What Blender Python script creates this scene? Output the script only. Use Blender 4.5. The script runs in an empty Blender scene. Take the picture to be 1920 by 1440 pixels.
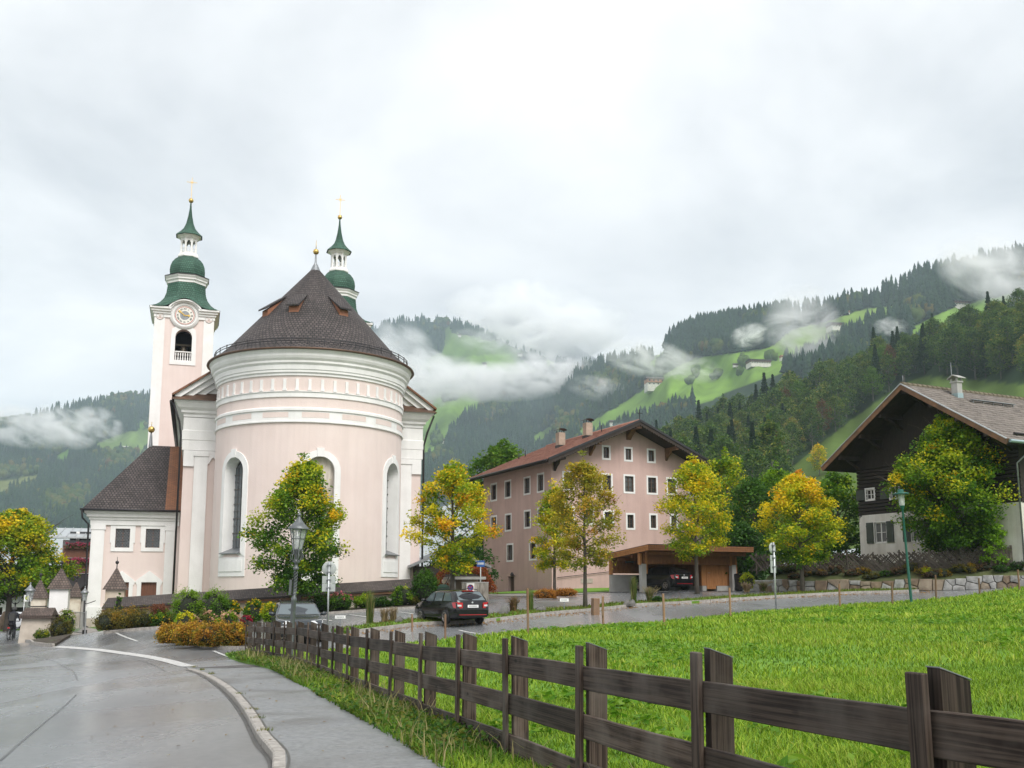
import bpy, bmesh, math, random
import numpy as np
from mathutils import Vector, Matrix
from mathutils.geometry import delaunay_2d_cdt
R = math.radians
PI = math.pi
random.seed(7)
rng = np.random.default_rng(7)
scene = bpy.context.scene
COL = scene.collection

# ------------------------------------------------------------------ camera
CAMZ = 1.5
FPX, CX, PPY, PITCH = 1867.0, 960.0, 827.0, R(8.5)
cam = bpy.data.cameras.new('camera')
cam.sensor_width = 36.0
cam.lens = FPX / 1920 * 36.0
cam.shift_y = (PPY - 720.0) / 1920.0
cam.clip_start = 0.1
cam.clip_end = 20000
camo = bpy.data.objects.new('camera', cam)
camo.location = (0, 0, CAMZ)
camo.rotation_euler = (R(90) + PITCH, 0, 0)
COL.objects.link(camo)
scene.camera = camo

# ------------------------------------------------------------------ sky and sun (overcast)
SUN_EL, SUN_AZ = R(48), R(150)          # azimuth clockwise from +Y: behind the camera, to the right
w = bpy.data.worlds.new('World')
scene.world = w
w.use_nodes = True
nt = w.node_tree
nt.nodes.clear()
def N(tree, t, **kw):
 n = tree.nodes.new(t)
 for k, v in kw.items():
  setattr(n, k, v)
 return n
out = N(nt, 'ShaderNodeOutputWorld')
bg = N(nt, 'ShaderNodeBackground')
bg.inputs['Strength'].default_value = 0.1
sky = N(nt, 'ShaderNodeTexSky', sky_type='NISHITA', sun_disc=False)
sky.sun_elevation = SUN_EL
sky.sun_rotation = SUN_AZ
tc = N(nt, 'ShaderNodeTexCoord')
sx = N(nt, 'ShaderNodeSeparateXYZ')
nt.links.new(tc.outputs['Generated'], sx.inputs[0])
def wm(op, a, b=None, c=None):
 m = N(nt, 'ShaderNodeMath', operation=op)
 for i, s in enumerate((a, b, c)):
  if s is None:
   continue
  if isinstance(s, (int, float)):
   m.inputs[i].default_value = s
  else:
   nt.links.new(s, m.inputs[i])
 return m.outputs[0]
zz = wm('ADD', wm('MAXIMUM', sx.outputs[2], 0.0), 0.16)
cx_ = wm('DIVIDE', sx.outputs[0], zz)
cy_ = wm('DIVIDE', sx.outputs[1], zz)
cmb = N(nt, 'ShaderNodeCombineXYZ')
nt.links.new(cx_, cmb.inputs[0]); nt.links.new(cy_, cmb.inputs[1])
n1 = N(nt, 'ShaderNodeTexNoise'); n1.inputs['Scale'].default_value = 1.05
n1.inputs['Detail'].default_value = 6.0; n1.inputs['Roughness'].default_value = 0.56; n1.inputs['Distortion'].default_value = 0.35
n2 = N(nt, 'ShaderNodeTexNoise'); n2.inputs['Scale'].default_value = 0.28
n2.inputs['Detail'].default_value = 2.0
nt.links.new(cmb.outputs[0], n1.inputs['Vector']); nt.links.new(cmb.outputs[0], n2.inputs['Vector'])
cl = wm('ADD', wm('MULTIPLY', n1.outputs['Fac'], 0.6), wm('MULTIPLY', n2.outputs['Fac'], 0.4))
ramp = N(nt, 'ShaderNodeValToRGB')
ramp.color_ramp.elements[0].position = 0.38; ramp.color_ramp.elements[0].color = (0.60, 0.61, 0.63, 1)
ramp.color_ramp.elements[1].position = 0.58; ramp.color_ramp.elements[1].color = (1.12, 1.10, 1.07, 1)
e = ramp.color_ramp.elements.new(0.48); e.color = (0.87, 0.868, 0.87, 1)
nt.links.new(cl, ramp.inputs[0])
sc_ = N(nt, 'ShaderNodeVectorMath', operation='SCALE'); sc_.inputs['Scale'].default_value = 6.1
nt.links.new(ramp.outputs['Color'], sc_.inputs[0])
mixw = N(nt, 'ShaderNodeMix', data_type='RGBA'); mixw.inputs[0].default_value = 0.96
nt.links.new(sky.outputs['Color'], mixw.inputs[6]); nt.links.new(sc_.outputs[0], mixw.inputs[7])
nt.links.new(mixw.outputs[2], bg.inputs['Color'])
nt.links.new(bg.outputs[0], out.inputs['Surface'])

sun = bpy.data.lights.new('sun', 'SUN')
sun.energy = 1.5
sun.angle = R(30)
sun.color = (1.0, 0.965, 0.92)
suno = bpy.data.objects.new('sun', sun)
sd = Vector((math.sin(SUN_AZ) * math.cos(SUN_EL), math.cos(SUN_AZ) * math.cos(SUN_EL), math.sin(SUN_EL)))
suno.rotation_euler = (-sd).to_track_quat('-Z', 'Y').to_euler()
suno.location = (0, 0, 60)
COL.objects.link(suno)
vs = scene.view_settings
vs.view_transform = 'Standard'; vs.look = 'None'; vs.gamma = 1.0; vs.use_curve_mapping = False
vs.exposure = 1.05
cy = scene.cycles
cy.max_bounces = 10; cy.diffuse_bounces = 3; cy.glossy_bounces = 2; cy.transmission_bounces = 4
cy.transparent_max_bounces = 8; cy.volume_bounces = 8
cy.use_denoising = True
cy.caustics_reflective = False; cy.caustics_refractive = False

# ------------------------------------------------------------------ pixels to rays
CP, SP = math.cos(PITCH), math.sin(PITCH)
def ray(u, v):
 dx = (u - CX) / FPX; dz = -(v - PPY) / FPX
 yy = CP - SP * dz; z = SP + CP * dz
 return dx / yy, z / yy
def at(u, v, Y):
 a, b = ray(u, v)
 return Vector((a * Y, Y, CAMZ + b * Y))
def zat(v, Y):
 return CAMZ + ray(CX, v)[1] * Y

# ------------------------------------------------------------------ mesh helpers
def empty(name, loc=(0, 0, 0), rz=0.0, label=None, cat=None, group=None, kind=None, parent=None):
 o = bpy.data.objects.new(name, None)
 o.empty_display_size = 0.2
 o.location = loc; o.rotation_euler = (0, 0, rz)
 COL.objects.link(o)
 if parent is not None:
  o.parent = parent
 return tag(o, label, cat, group, kind)
def tag(o, label=None, cat=None, group=None, kind=None):
 if label: o['label'] = label
 if cat: o['category'] = cat
 if group: o['group'] = group
 if kind: o['kind'] = kind
 return o
def link(name, me, parent=None, loc=(0, 0, 0), rot=(0, 0, 0), scale=(1, 1, 1)):
 o = bpy.data.objects.new(name, me)
 o.location = loc; o.rotation_euler = rot; o.scale = scale
 COL.objects.link(o)
 if parent is not None:
  o.parent = parent
 return o
def np_mesh(name, V, F, mat=None, smooth=False, colors=None, uv=None):
 """V (n,3), F (m,k) constant k"""
 V = np.asarray(V, dtype=np.float32); F = np.asarray(F, dtype=np.int32)
 me = bpy.data.meshes.new(name)
 m, k = F.shape
 me.vertices.add(len(V)); me.vertices.foreach_set('co', V.ravel())
 me.loops.add(m * k); me.loops.foreach_set('vertex_index', F.ravel())
 me.polygons.add(m)
 me.polygons.foreach_set('loop_start', np.arange(0, m * k, k, dtype=np.int32))
 me.polygons.foreach_set('loop_total', np.full(m, k, dtype=np.int32))
 if smooth:
  me.polygons.foreach_set('use_smooth', np.ones(m, dtype=bool))
 if mat is not None:
  me.materials.append(mat)
 me.update(calc_edges=True)
 if colors is not None:
  a = me.color_attributes.new('Col', 'FLOAT_COLOR', 'POINT')
  c = np.ones((len(V), 4), dtype=np.float32); c[:, :3] = colors
  a.data.foreach_set('color', c.ravel())
 if uv is not None:
  l = me.uv_layers.new(name='UVMap')
  l.data.foreach_set('uv', np.asarray(uv, dtype=np.float32)[F.ravel()].ravel())
 return me
class MB:
 def __init__(s):
  s.V = []; s.F = []; s.U = []; s.S = []
 def add(s, verts, faces, uvs=None, smooth=False):
  b = len(s.V)
  s.V += [tuple(v) for v in verts]
  for i, f in enumerate(faces):
   s.F.append([b + k for k in f])
   s.U.append(uvs[i] if uvs else None)
   s.S.append(smooth)
  return s
 def box(s, x0, x1, y0, y1, z0, z1):
  v = [(x0, y0, z0), (x1, y0, z0), (x1, y1, z0), (x0, y1, z0), (x0, y0, z1), (x1, y0, z1), (x1, y1, z1), (x0, y1, z1)]
  return s.add(v, [(0, 3, 2, 1), (4, 5, 6, 7), (0, 1, 5, 4), (1, 2, 6, 5), (2, 3, 7, 6), (3, 0, 4, 7)])
 def beam(s, p0, p1, wd, h, up=(0, 0, 1)):
  p0 = Vector(p0); p1 = Vector(p1)
  d = (p1 - p0).normalized(); upv = Vector(up)
  sd_ = d.cross(upv)
  if sd_.length < 1e-5:
   sd_ = d.cross(Vector((0, 1, 0)))
  sd_.normalize(); u2 = sd_.cross(d).normalized()
  a = sd_ * wd / 2; b = u2 * h / 2
  v = [p0 - a - b, p0 + a - b, p1 + a - b, p1 - a - b, p0 - a + b, p0 + a + b, p1 + a + b, p1 - a + b]
  return s.add(v, [(0, 3, 2, 1), (4, 5, 6, 7), (0, 1, 5, 4), (1, 2, 6, 5), (2, 3, 7, 6), (3, 0, 4, 7)])
 def tube(s, pts, rad, n=8, cap=True):
  pts = [Vector(p) for p in pts]
  if not hasattr(rad, '__len__'):
   rad = [rad] * len(pts)
  vs_ = []
  t0 = (pts[1] - pts[0]).normalized()
  ref = Vector((0, 0, 1)) if abs(t0.z) < 0.9 else Vector((1, 0, 0))
  a = t0.cross(ref).normalized()
  for i, p in enumerate(pts):
   if i == 0: t = t0
   elif i == len(pts) - 1: t = (pts[i] - pts[i - 1]).normalized()
   else: t = (pts[i + 1] - pts[i - 1]).normalized()
   a = (a - t * a.dot(t)).normalized(); b = t.cross(a)
   for k in range(n):
    an = 2 * PI * k / n
    vs_.append(p + (a * math.cos(an) + b * math.sin(an)) * rad[i])
  f = []
  for i in range(len(pts) - 1):
   for k in range(n):
    f.append((i * n + k, i * n + (k + 1) % n, (i + 1) * n + (k + 1) % n, (i + 1) * n + k))
  s.add(vs_, f, smooth=True)
  if cap:
   b0 = len(s.V) - len(vs_)
   s.F.append([b0 + k for k in range(n)][::-1]); s.U.append(None); s.S.append(False)
   b1 = len(s.V) - n
   s.F.append([b1 + k for k in range(n)]); s.U.append(None); s.S.append(False)
  return s
 def lathe(s, prof, n=32, a0=0.0, a1=2 * PI, c=(0, 0), smooth=True, uvr=None, flip=False, sx=1.0, sy=1.0):
  full = abs(a1 - a0 - 2 * PI) < 1e-6
  cols = n if full else n + 1
  vs_ = []
  for i in range(cols):
   a = a0 + (a1 - a0) * i / n
   for (r, z) in prof:
    vs_.append((c[0] + r * math.cos(a) * sx, c[1] + r * math.sin(a) * sy, z))
  m = len(prof)
  L = [0.0]
  for j in range(1, m):
   L.append(L[-1] + math.hypot(prof[j][0] - prof[j - 1][0], prof[j][1] - prof[j - 1][1]))
  rr = uvr or max(p[0] for p in prof)
  f = []; uv = []
  for i in range(n):
   i2 = (i + 1) % cols
   ua = (a1 - a0) * i / n * rr; ub = (a1 - a0) * (i + 1) / n * rr
   for j in range(m - 1):
    q = (i * m + j, i2 * m + j, i2 * m + j + 1, i * m + j + 1)
    u_ = ((ua, L[j]), (ub, L[j]), (ub, L[j + 1]), (ua, L[j + 1]))
    if flip: q = q[::-1]; u_ = u_[::-1]
    f.append(q); uv.append(u_)
  return s.add(vs_, f, uv, smooth)
 def prism(s, poly, fn, d0, d1):
  """poly: list of (a,b); fn(a,b,d)->xyz"""
  n = len(poly)
  v = [fn(a, b, d0) for a, b in poly] + [fn(a, b, d1) for a, b in poly]
  f = [tuple(range(n))[::-1], tuple(range(n, 2 * n))]
  for i in range(n):
   j = (i + 1) % n
   f.append((i, j, n + j, n + i))
  return s.add(v, f)
 def quad(s, a, b, c, d, uv=None):
  return s.add([a, b, c, d], [(0, 1, 2, 3)], [uv] if uv else None)
 def mesh(s, name, mat=None):
  me = bpy.data.meshes.new(name)
  me.from_pydata(s.V, [], s.F)
  if any(s.S):
   me.polygons.foreach_set('use_smooth', s.S)
  if any(u is not None for u in s.U):
   l = me.uv_layers.new(name='UVMap')
   i = 0
   dat = l.data
   for f, u in zip(s.F, s.U):
    for k in range(len(f)):
     if u is not None: dat[i].uv = u[k]
     i += 1
  if mat is not None:
   me.materials.append(mat)
  return me
 def build(s, name, mat, parent=None, loc=(0, 0, 0), rot=(0, 0, 0), fix=False):
  me = s.mesh(name, mat)
  if fix:
   fixn(me)
  return link(name, me, parent, loc, rot)
def fixn(me):
 bm = bmesh.new(); bm.from_mesh(me)
 bmesh.ops.recalc_face_normals(bm, faces=bm.faces)
 bm.to_mesh(me); bm.free()
def inpoly(x, y, poly):
 c = False; n = len(poly); j = n - 1
 for i in range(n):
  xi, yi = poly[i]; xj, yj = poly[j]
  if ((yi > y) != (yj > y)) and (x < (xj - xi) * (y - yi) / (yj - yi + 1e-12) + xi):
   c = not c
  j = i
 return c
def inpoly_np(x, y, poly):
 c = np.zeros(x.shape, bool); n = len(poly); j = n - 1
 for i in range(n):
  xi, yi = poly[i]; xj, yj = poly[j]
  t = ((yi > y) != (yj > y)) & (x < (xj - xi) * (y - yi) / (yj - yi + 1e-12) + xi)
  c ^= t; j = i
 return c
def cdt(outer, holes, pts=()):
 vs_ = []; ed = []
 for lp in [outer] + list(holes):
  b = len(vs_); n = len(lp)
  vs_ += [Vector(p) for p in lp]
  ed += [(b + i, b + (i + 1) % n) for i in range(n)]
 vs_ += [Vector(p) for p in pts]
 v, e_, f, *_r = delaunay_2d_cdt(vs_, ed, [], 0, 1e-5)
 res = []
 for t in f:
  mx = sum(v[i][0] for i in t) / len(t); my = sum(v[i][1] for i in t) / len(t)
  if inpoly(mx, my, outer) and not any(inpoly(mx, my, h) for h in holes):
   res.append(tuple(t))
 return [(p[0], p[1]) for p in v], res
def resample(poly, step, closed=True):
 o = []; n = len(poly)
 for i in range(n if closed else n - 1):
  a = poly[i]; b = poly[(i + 1) % n]
  L = math.hypot(b[0] - a[0], b[1] - a[1]); k = max(1, int(L / step))
  for j in range(k):
   o.append((a[0] + (b[0] - a[0]) * j / k, a[1] + (b[1] - a[1]) * j / k))
 if not closed: o.append(tuple(poly[-1]))
 return o
def smooth_line(pts, step=0.5):
 """Catmull-Rom"""
 P = [Vector(p) for p in pts]
 P = [P[0] * 2 - P[1]] + P + [P[-1] * 2 - P[-2]]
 o = []
 for i in range(1, len(P) - 2):
  L = (P[i + 1] - P[i]).length; k = max(2, int(L / step))
  for j in range(k):
   t = j / k
   o.append(0.5 * ((2 * P[i]) + (P[i + 1] - P[i - 1]) * t + (2 * P[i - 1] - 5 * P[i] + 4 * P[i + 1] - P[i + 2]) * t * t + (3 * P[i] - P[i - 1] - 3 * P[i + 1] + P[i + 2]) * t ** 3))
 o.append(P[-2].copy())
 return o
def copy_tree(o, parent=None):
 c = o.copy(); COL.objects.link(c); c.parent = parent
 for ch in o.children:
  copy_tree(ch, c)
 return c

# ------------------------------------------------------------------ materials
MATS = {}
def material(name, col, rough=0.7, col2=None, nscale=3.0, bump=0.0, bscale=40.0, metal=0.0, spec=None, detail=5.0, ramp=(0.35, 0.65), coat=0.0, vec='Object', stretch=None, streak=0.0):
 m = bpy.data.materials.new(name); MATS[name] = m
 m.use_nodes = True
 t = m.node_tree; b = t.nodes['Principled BSDF']
 b.inputs['Roughness'].default_value = rough; b.inputs['Metallic'].default_value = metal
 b.inputs['Base Color'].default_value = (*col, 1)
 if spec is not None: b.inputs['Specular IOR Level'].default_value = spec
 if coat: b.inputs['Coat Weight'].default_value = coat; b.inputs['Coat Roughness'].default_value = 0.05
 tcn = None
 if col2 or bump:
  tcn = N(t, 'ShaderNodeTexCoord').outputs[vec]
  if stretch:
   mp = N(t, 'ShaderNodeMapping'); mp.inputs['Scale'].default_value = stretch
   t.links.new(tcn, mp.inputs[0]); tcn = mp.outputs[0]
 if col2:
  n = N(t, 'ShaderNodeTexNoise'); n.inputs['Scale'].default_value = nscale; n.inputs['Detail'].default_value = detail; n.inputs['Roughness'].default_value = 0.6
  t.links.new(tcn, n.inputs['Vector'])
  mr = N(t, 'ShaderNodeMapRange'); mr.inputs[1].default_value = ramp[0]; mr.inputs[2].default_value = ramp[1]
  t.links.new(n.outputs['Fac'], mr.inputs[0])
  mx = N(t, 'ShaderNodeMix', data_type='RGBA')
  mx.inputs[6].default_value = (*col, 1); mx.inputs[7].default_value = (*col2, 1)
  t.links.new(mr.outputs[0], mx.inputs[0]); t.links.new(mx.outputs[2], b.inputs['Base Color'])
 if streak:
  src = b.inputs['Base Color'].links[0].from_socket
  mp = N(t, 'ShaderNodeMapping'); mp.inputs['Scale'].default_value = (1.6, 1.6, .10); t.links.new(tcn, mp.inputs[0])
  n = N(t, 'ShaderNodeTexNoise'); n.inputs['Scale'].default_value = 1.3; n.inputs['Detail'].default_value = 7; n.inputs['Roughness'].default_value = .7
  t.links.new(mp.outputs[0], n.inputs['Vector'])
  mr = N(t, 'ShaderNodeMapRange'); mr.inputs[1].default_value = .42; mr.inputs[2].default_value = .72; mr.inputs[3].default_value = 1.0; mr.inputs[4].default_value = 1.0 - streak
  t.links.new(n.outputs['Fac'], mr.inputs[0])
  sv = N(t, 'ShaderNodeVectorMath', operation='SCALE'); t.links.new(src, sv.inputs[0]); t.links.new(mr.outputs[0], sv.inputs['Scale']); t.links.new(sv.outputs[0], b.inputs['Base Color'])
 if bump:
  n = N(t, 'ShaderNodeTexNoise'); n.inputs['Scale'].default_value = bscale; n.inputs['Detail'].default_value = 4.0
  t.links.new(tcn, n.inputs['Vector'])
  bp = N(t, 'ShaderNodeBump'); bp.inputs['Strength'].default_value = bump; bp.inputs['Distance'].default_value = 0.02
  t.links.new(n.outputs['Fac'], bp.inputs['Height']); t.links.new(bp.outputs[0], b.inputs['Normal'])
 return m
def shingle(name, col, col2, bw=0.16, bh=0.14, mortar=(0.02, 0.016, 0.014), rough=0.75, msize=0.012, bump=0.6, stain=None):
 m = bpy.data.materials.new(name); MATS[name] = m
 m.use_nodes = True
 t = m.node_tree; b = t.nodes['Principled BSDF']
 b.inputs['Roughness'].default_value = rough
 uv = N(t, 'ShaderNodeTexCoord').outputs['UV']
 br = N(t, 'ShaderNodeTexBrick')
 br.inputs['Scale'].default_value = 1.0; br.inputs['Brick Width'].default_value = bw; br.inputs['Row Height'].default_value = bh
 br.inputs['Mortar Size'].default_value = msize; br.inputs['Mortar Smooth'].default_value = 0.3; br.inputs['Bias'].default_value = 0.0
 br.inputs['Color1'].default_value = (*col, 1); br.inputs['Color2'].default_value = (*col2, 1); br.inputs['Mortar'].default_value = (*mortar, 1)
 t.links.new(uv, br.inputs['Vector'])
 n = N(t, 'ShaderNodeTexNoise'); n.inputs['Scale'].default_value = 0.6; n.inputs['Detail'].default_value = 6
 t.links.new(uv, n.inputs['Vector'])
 mr = N(t, 'ShaderNodeMapRange'); mr.inputs[1].default_value = 0.3; mr.inputs[2].default_value = 0.7; mr.inputs[3].default_value = 0.72; mr.inputs[4].default_value = 1.2
 t.links.new(n.outputs['Fac'], mr.inputs[0])
 mx = N(t, 'ShaderNodeVectorMath', operation='SCALE')
 t.links.new(br.outputs['Color'], mx.inputs[0]); t.links.new(mr.outputs[0], mx.inputs['Scale'])
 t.links.new(mx.outputs[0], b.inputs['Base Color'])
 bp = N(t, 'ShaderNodeBump'); bp.inputs['Strength'].default_value = bump; bp.inputs['Distance'].default_value = 0.03; bp.invert = True
 t.links.new(br.outputs['Fac'], bp.inputs['Height']); t.links.new(bp.outputs[0], b.inputs['Normal'])
 return m
def leafmat(name, trans=0.3, rough=0.55):
 m = bpy.data.materials.new(name); MATS[name] = m
 m.use_nodes = True
 t = m.node_tree; b = t.nodes['Principled BSDF']
 b.inputs['Roughness'].default_value = rough; b.inputs['Specular IOR Level'].default_value = 0.25
 a = N(t, 'ShaderNodeAttribute', attribute_name='Col')
 t.links.new(a.outputs['Color'], b.inputs['Base Color'])
 tr = N(t, 'ShaderNodeBsdfTranslucent'); t.links.new(a.outputs['Color'], tr.inputs['Color'])
 mx = N(t, 'ShaderNodeMixShader'); mx.inputs[0].default_value = trans
 t.links.new(b.outputs[0], mx.inputs[1]); t.links.new(tr.outputs[0], mx.inputs[2])
 t.links.new(mx.outputs[0], t.nodes['Material Output'].inputs['Surface'])
 return m
def glassmat(name, col=(0.02, 0.025, 0.03), rough=0.08):
 m = material(name, col, rough, spec=0.7)
 return m
M = MATS
material('pink_plaster', (0.76, 0.645, 0.605), 0.9, (0.715, 0.595, 0.555), 0.5, 0.35, 14, streak=.07)
material('white_plaster', (0.84, 0.83, 0.82), 0.9, (0.76, 0.75, 0.735), 0.8, 0.3, 14, streak=.08)
material('old_plaster', (0.68, 0.62, 0.52), 0.95, (0.42, 0.33, 0.24), 1.3, 0.5, 8)
material('base_plaster', (0.52, 0.46, 0.39), 0.95, (0.36, 0.31, 0.26), 1.1, 0.4, 10)
material('house_pink', (0.585, 0.415, 0.375), 0.95, (0.51, 0.355, 0.32), 0.45, 0.45, 12, streak=.13)
material('farm_white', (0.72, 0.70, 0.66), 0.95, (0.57, 0.53, 0.48), 0.7, 0.5, 6, streak=.25)
shingle('church_shingle', (0.055, 0.043, 0.042), (0.105, 0.085, 0.08), 0.2, 0.22, (0.012, 0.010, 0.010), msize=0.03, bump=1.0)
shingle('green_shingle', (0.036, 0.105, 0.07), (0.062, 0.155, 0.105), 0.25, 0.22, (0.014, 0.042, 0.03), msize=0.03, bump=0.9)
shingle('pier_shingle', (0.085, 0.06, 0.05), (0.15, 0.11, 0.09), 0.14, 0.16, bump=0.9)
shingle('wall_shingle', (0.06, 0.048, 0.044), (0.10, 0.08, 0.072), 0.12, 0.12)
shingle('copper_shingle', (0.22, 0.09, 0.04), (0.30, 0.125, 0.055), 0.25, 0.12, (0.10, 0.04, 0.02), 0.5)
material('brown_copper', (0.105, 0.062, 0.045), 0.5, (0.15, 0.085, 0.055), 1.5, 0.1, 10, metal=0.3)
material('dark_metal', (0.035, 0.033, 0.035), 0.45, metal=0.5)
material('grey_metal', (0.20, 0.215, 0.23), 0.45, (0.28, 0.29, 0.30), 6, metal=0.6)
material('galvanised', (0.42, 0.44, 0.45), 0.4, (0.52, 0.54, 0.55), 5, metal=0.7)
material('gold', (0.62, 0.42, 0.14), 0.35, metal=1.0)
material('lamp_grey', (0.10, 0.11, 0.115), 0.45, (0.15, 0.16, 0.165), 6, metal=0.4)
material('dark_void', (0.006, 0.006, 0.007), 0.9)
glassmat('church_glass', (0.10, 0.115, 0.125), 0.25)
glassmat('window_glass', (0.03, 0.033, 0.036), 0.12)
material('lead', (0.09, 0.085, 0.08), 0.6)
material('clock_white', (0.78, 0.76, 0.70), 0.7)
material('red_paint', (0.45, 0.03, 0.03), 0.5)
material('black_paint', (0.015, 0.015, 0.017), 0.4)
material('blue_paint', (0.03, 0.13, 0.45), 0.45)
material('white_paint', (0.80, 0.80, 0.79), 0.5)
material('bronze_bell', (0.06, 0.05, 0.035), 0.5, metal=0.6)
material('stained_niche', (0.66, 0.60, 0.52), 0.95, (0.40, 0.35, 0.30), 1.2, 0.3, 10, stretch=(3, 3, 0.35))
material('red_wood', (0.25, 0.10, 0.055), 0.75, (0.32, 0.14, 0.075), 4, 0.3, 20, stretch=(6, 6, 0.6))
material('door_wood', (0.12, 0.045, 0.025), 0.6, (0.17, 0.065, 0.035), 4, 0.3, 20, stretch=(6, 6, 0.6))
# ------------------------------------------------------------------ the lie of the land (thin plate through surveyed points)
CTRL = []
def cp(x, y, z): CTRL.append((x, y, z))
def cpv(u, v, Y):
 p = at(u, v, Y); CTRL.append((p.x, p.y, p.z))
for X in (-45, -28, -12):
 for Y in (-8, 4, 14, 26, 36):
  cp(X, Y, 0.0 - 0.024 * Y)
for X, Y in ((-45, 50), (-45, 65), (-60, 20), (-60, 80), (-45, 85)):
 cp(X, Y, 0.05 - 0.024 * Y - (0.2 if Y > 60 else 0))
FY = [4.23 + 1.91 * k - 0.0035 * k * k for k in range(18)]
FU = [1735, 1312, 1092, 956, 864, 793, 737, 692, 656, 627, 601, 579, 557, 535, 515, 496, 479, 463]
FBZ = {0: 0.04, 3: -0.09, 5: -0.20, 9: -0.36, 12: -0.45, 17: -0.74}
FENCE = []
for k in range(18):
 x = ray(FU[k], 1200)[0] * FY[k]
 z = float(np.interp(k, list(FBZ), list(FBZ.values())))
 FENCE.append((x, FY[k], z))
FENCE = [(3.65, -1.5, 0.14), (2.45 + 0.03, 2.35, 0.08)] + FENCE
for f in FENCE[::2]:
 cp(f[0], f[1], f[2] - 0.08)
# meadow and its far edge
for p in ((10, -5, 0.5), (10, 10, 0.45), (20, 10, 0.9), (8, 20, 0.3), (20, 25, 1.0), (35, 25, 1.7), (35, 5, 1.6), (0.5, 30, 0.12), (5.5, 36, 0.2), (8.8, 40, 0.40), (14.8, 45, 0.72), (20.9, 49, 1.0), (26.5, 52, 1.5), (40, 56, 2.6)):
 cp(*p)
cp(-3, 41, -0.06); cp(-8.3, 38, -0.48); cp(-5, 50, 0.75); cp(-20.3, 51.5, -0.45); cp(-12, 51, 0.2)
cpv(195, 1187, 49); cpv(175, 1171, 62.5); cpv(900, 1165, 43); cpv(1097, 1143, 50); cpv(1307, 1112, 57)
cpv(1150, 1110, 63); cpv(1400, 1110, 67); cpv(1035, 1107, 73); cpv(908, 1113, 83); cpv(1318, 1085, 80); cpv(1040, 1124, 62)
cpv(890, 1130, 51); cpv(1440, 1110, 58); cpv(1600, 1108.5, 55); cpv(1790, 1107, 53); cpv(1920, 1094, 51)
cpv(20, 1200, 58); cpv(70, 1203, 54); cpv(100, 1213, 47); cpv(230, 1226, 39); cpv(140, 1185, 60)
cp(24, 60, 1.9); cp(18, 70, 1.6); cp(32, 56, 2.6); cp(30, 75, 2.5); cp(-12, 57, 0.1); cp(-16, 75, 0.0); cp(-24, 95, -0.5); cp(0, 95, 1.5); cp(30, 95, 3.5); cp(60, 90, 6)
cp(-30, 110, -1); cp(0, 120, 2); cp(60, 120, 6); cp(-80, 110, -2); cp(60, 30, 3.5); cp(60, 0, 3.0); cp(-80, 0, 0.0); cp(-80, 50, -1.2)
CT = np.array(CTRL)
def _phi(r2): return np.where(r2 > 1e-9, 0.5 * r2 * np.log(r2 + 1e-12), 0.0)
_n = len(CT)
_K = _phi(((CT[:, None, :2] - CT[None, :, :2]) ** 2).sum(-1)) + np.eye(_n) * 6.0
_P = np.c_[np.ones(_n), CT[:, :2]]
_A = np.block([[_K, _P], [_P.T, np.zeros((3, 3))]])
_W = np.linalg.solve(_A, np.r_[CT[:, 2], 0, 0, 0])
def gz_np(x, y):
 x = np.asarray(x, float); y = np.asarray(y, float)
 sh = x.shape; x = x.ravel(); y = y.ravel()
 o = np.empty_like(x)
 for i in range(0, len(x), 20000):
  xs = x[i:i + 20000]; ys = y[i:i + 20000]
  r2 = (xs[:, None] - CT[None, :, 0]) ** 2 + (ys[:, None] - CT[None, :, 1]) ** 2
  o[i:i + 20000] = _phi(r2) @ _W[:_n] + _W[_n] + _W[_n + 1] * xs + _W[_n + 2] * ys
 return o.reshape(sh)
def gz(x, y): return float(gz_np([x], [y])[0])
_yy = np.concatenate([np.arange(2.0, 30, 0.05), np.arange(30, 130, 0.1)])
def hit(u, v, off=0.0):
 a, b = ray(u, v)
 g = gz_np(a * _yy, _yy) + off
 d = CAMZ + b * _yy - g
 i = np.argmax(d <= 0)
 if d[i] > 0: i = len(_yy) - 1
 return Vector((a * _yy[i], _yy[i], g[i]))
def on(u, Y, off=0.0):
 """the ground point on column u at distance Y"""
 x = ray(u, 1110)[0] * Y
 return Vector((x, Y, gz(x, Y) + off))
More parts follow.
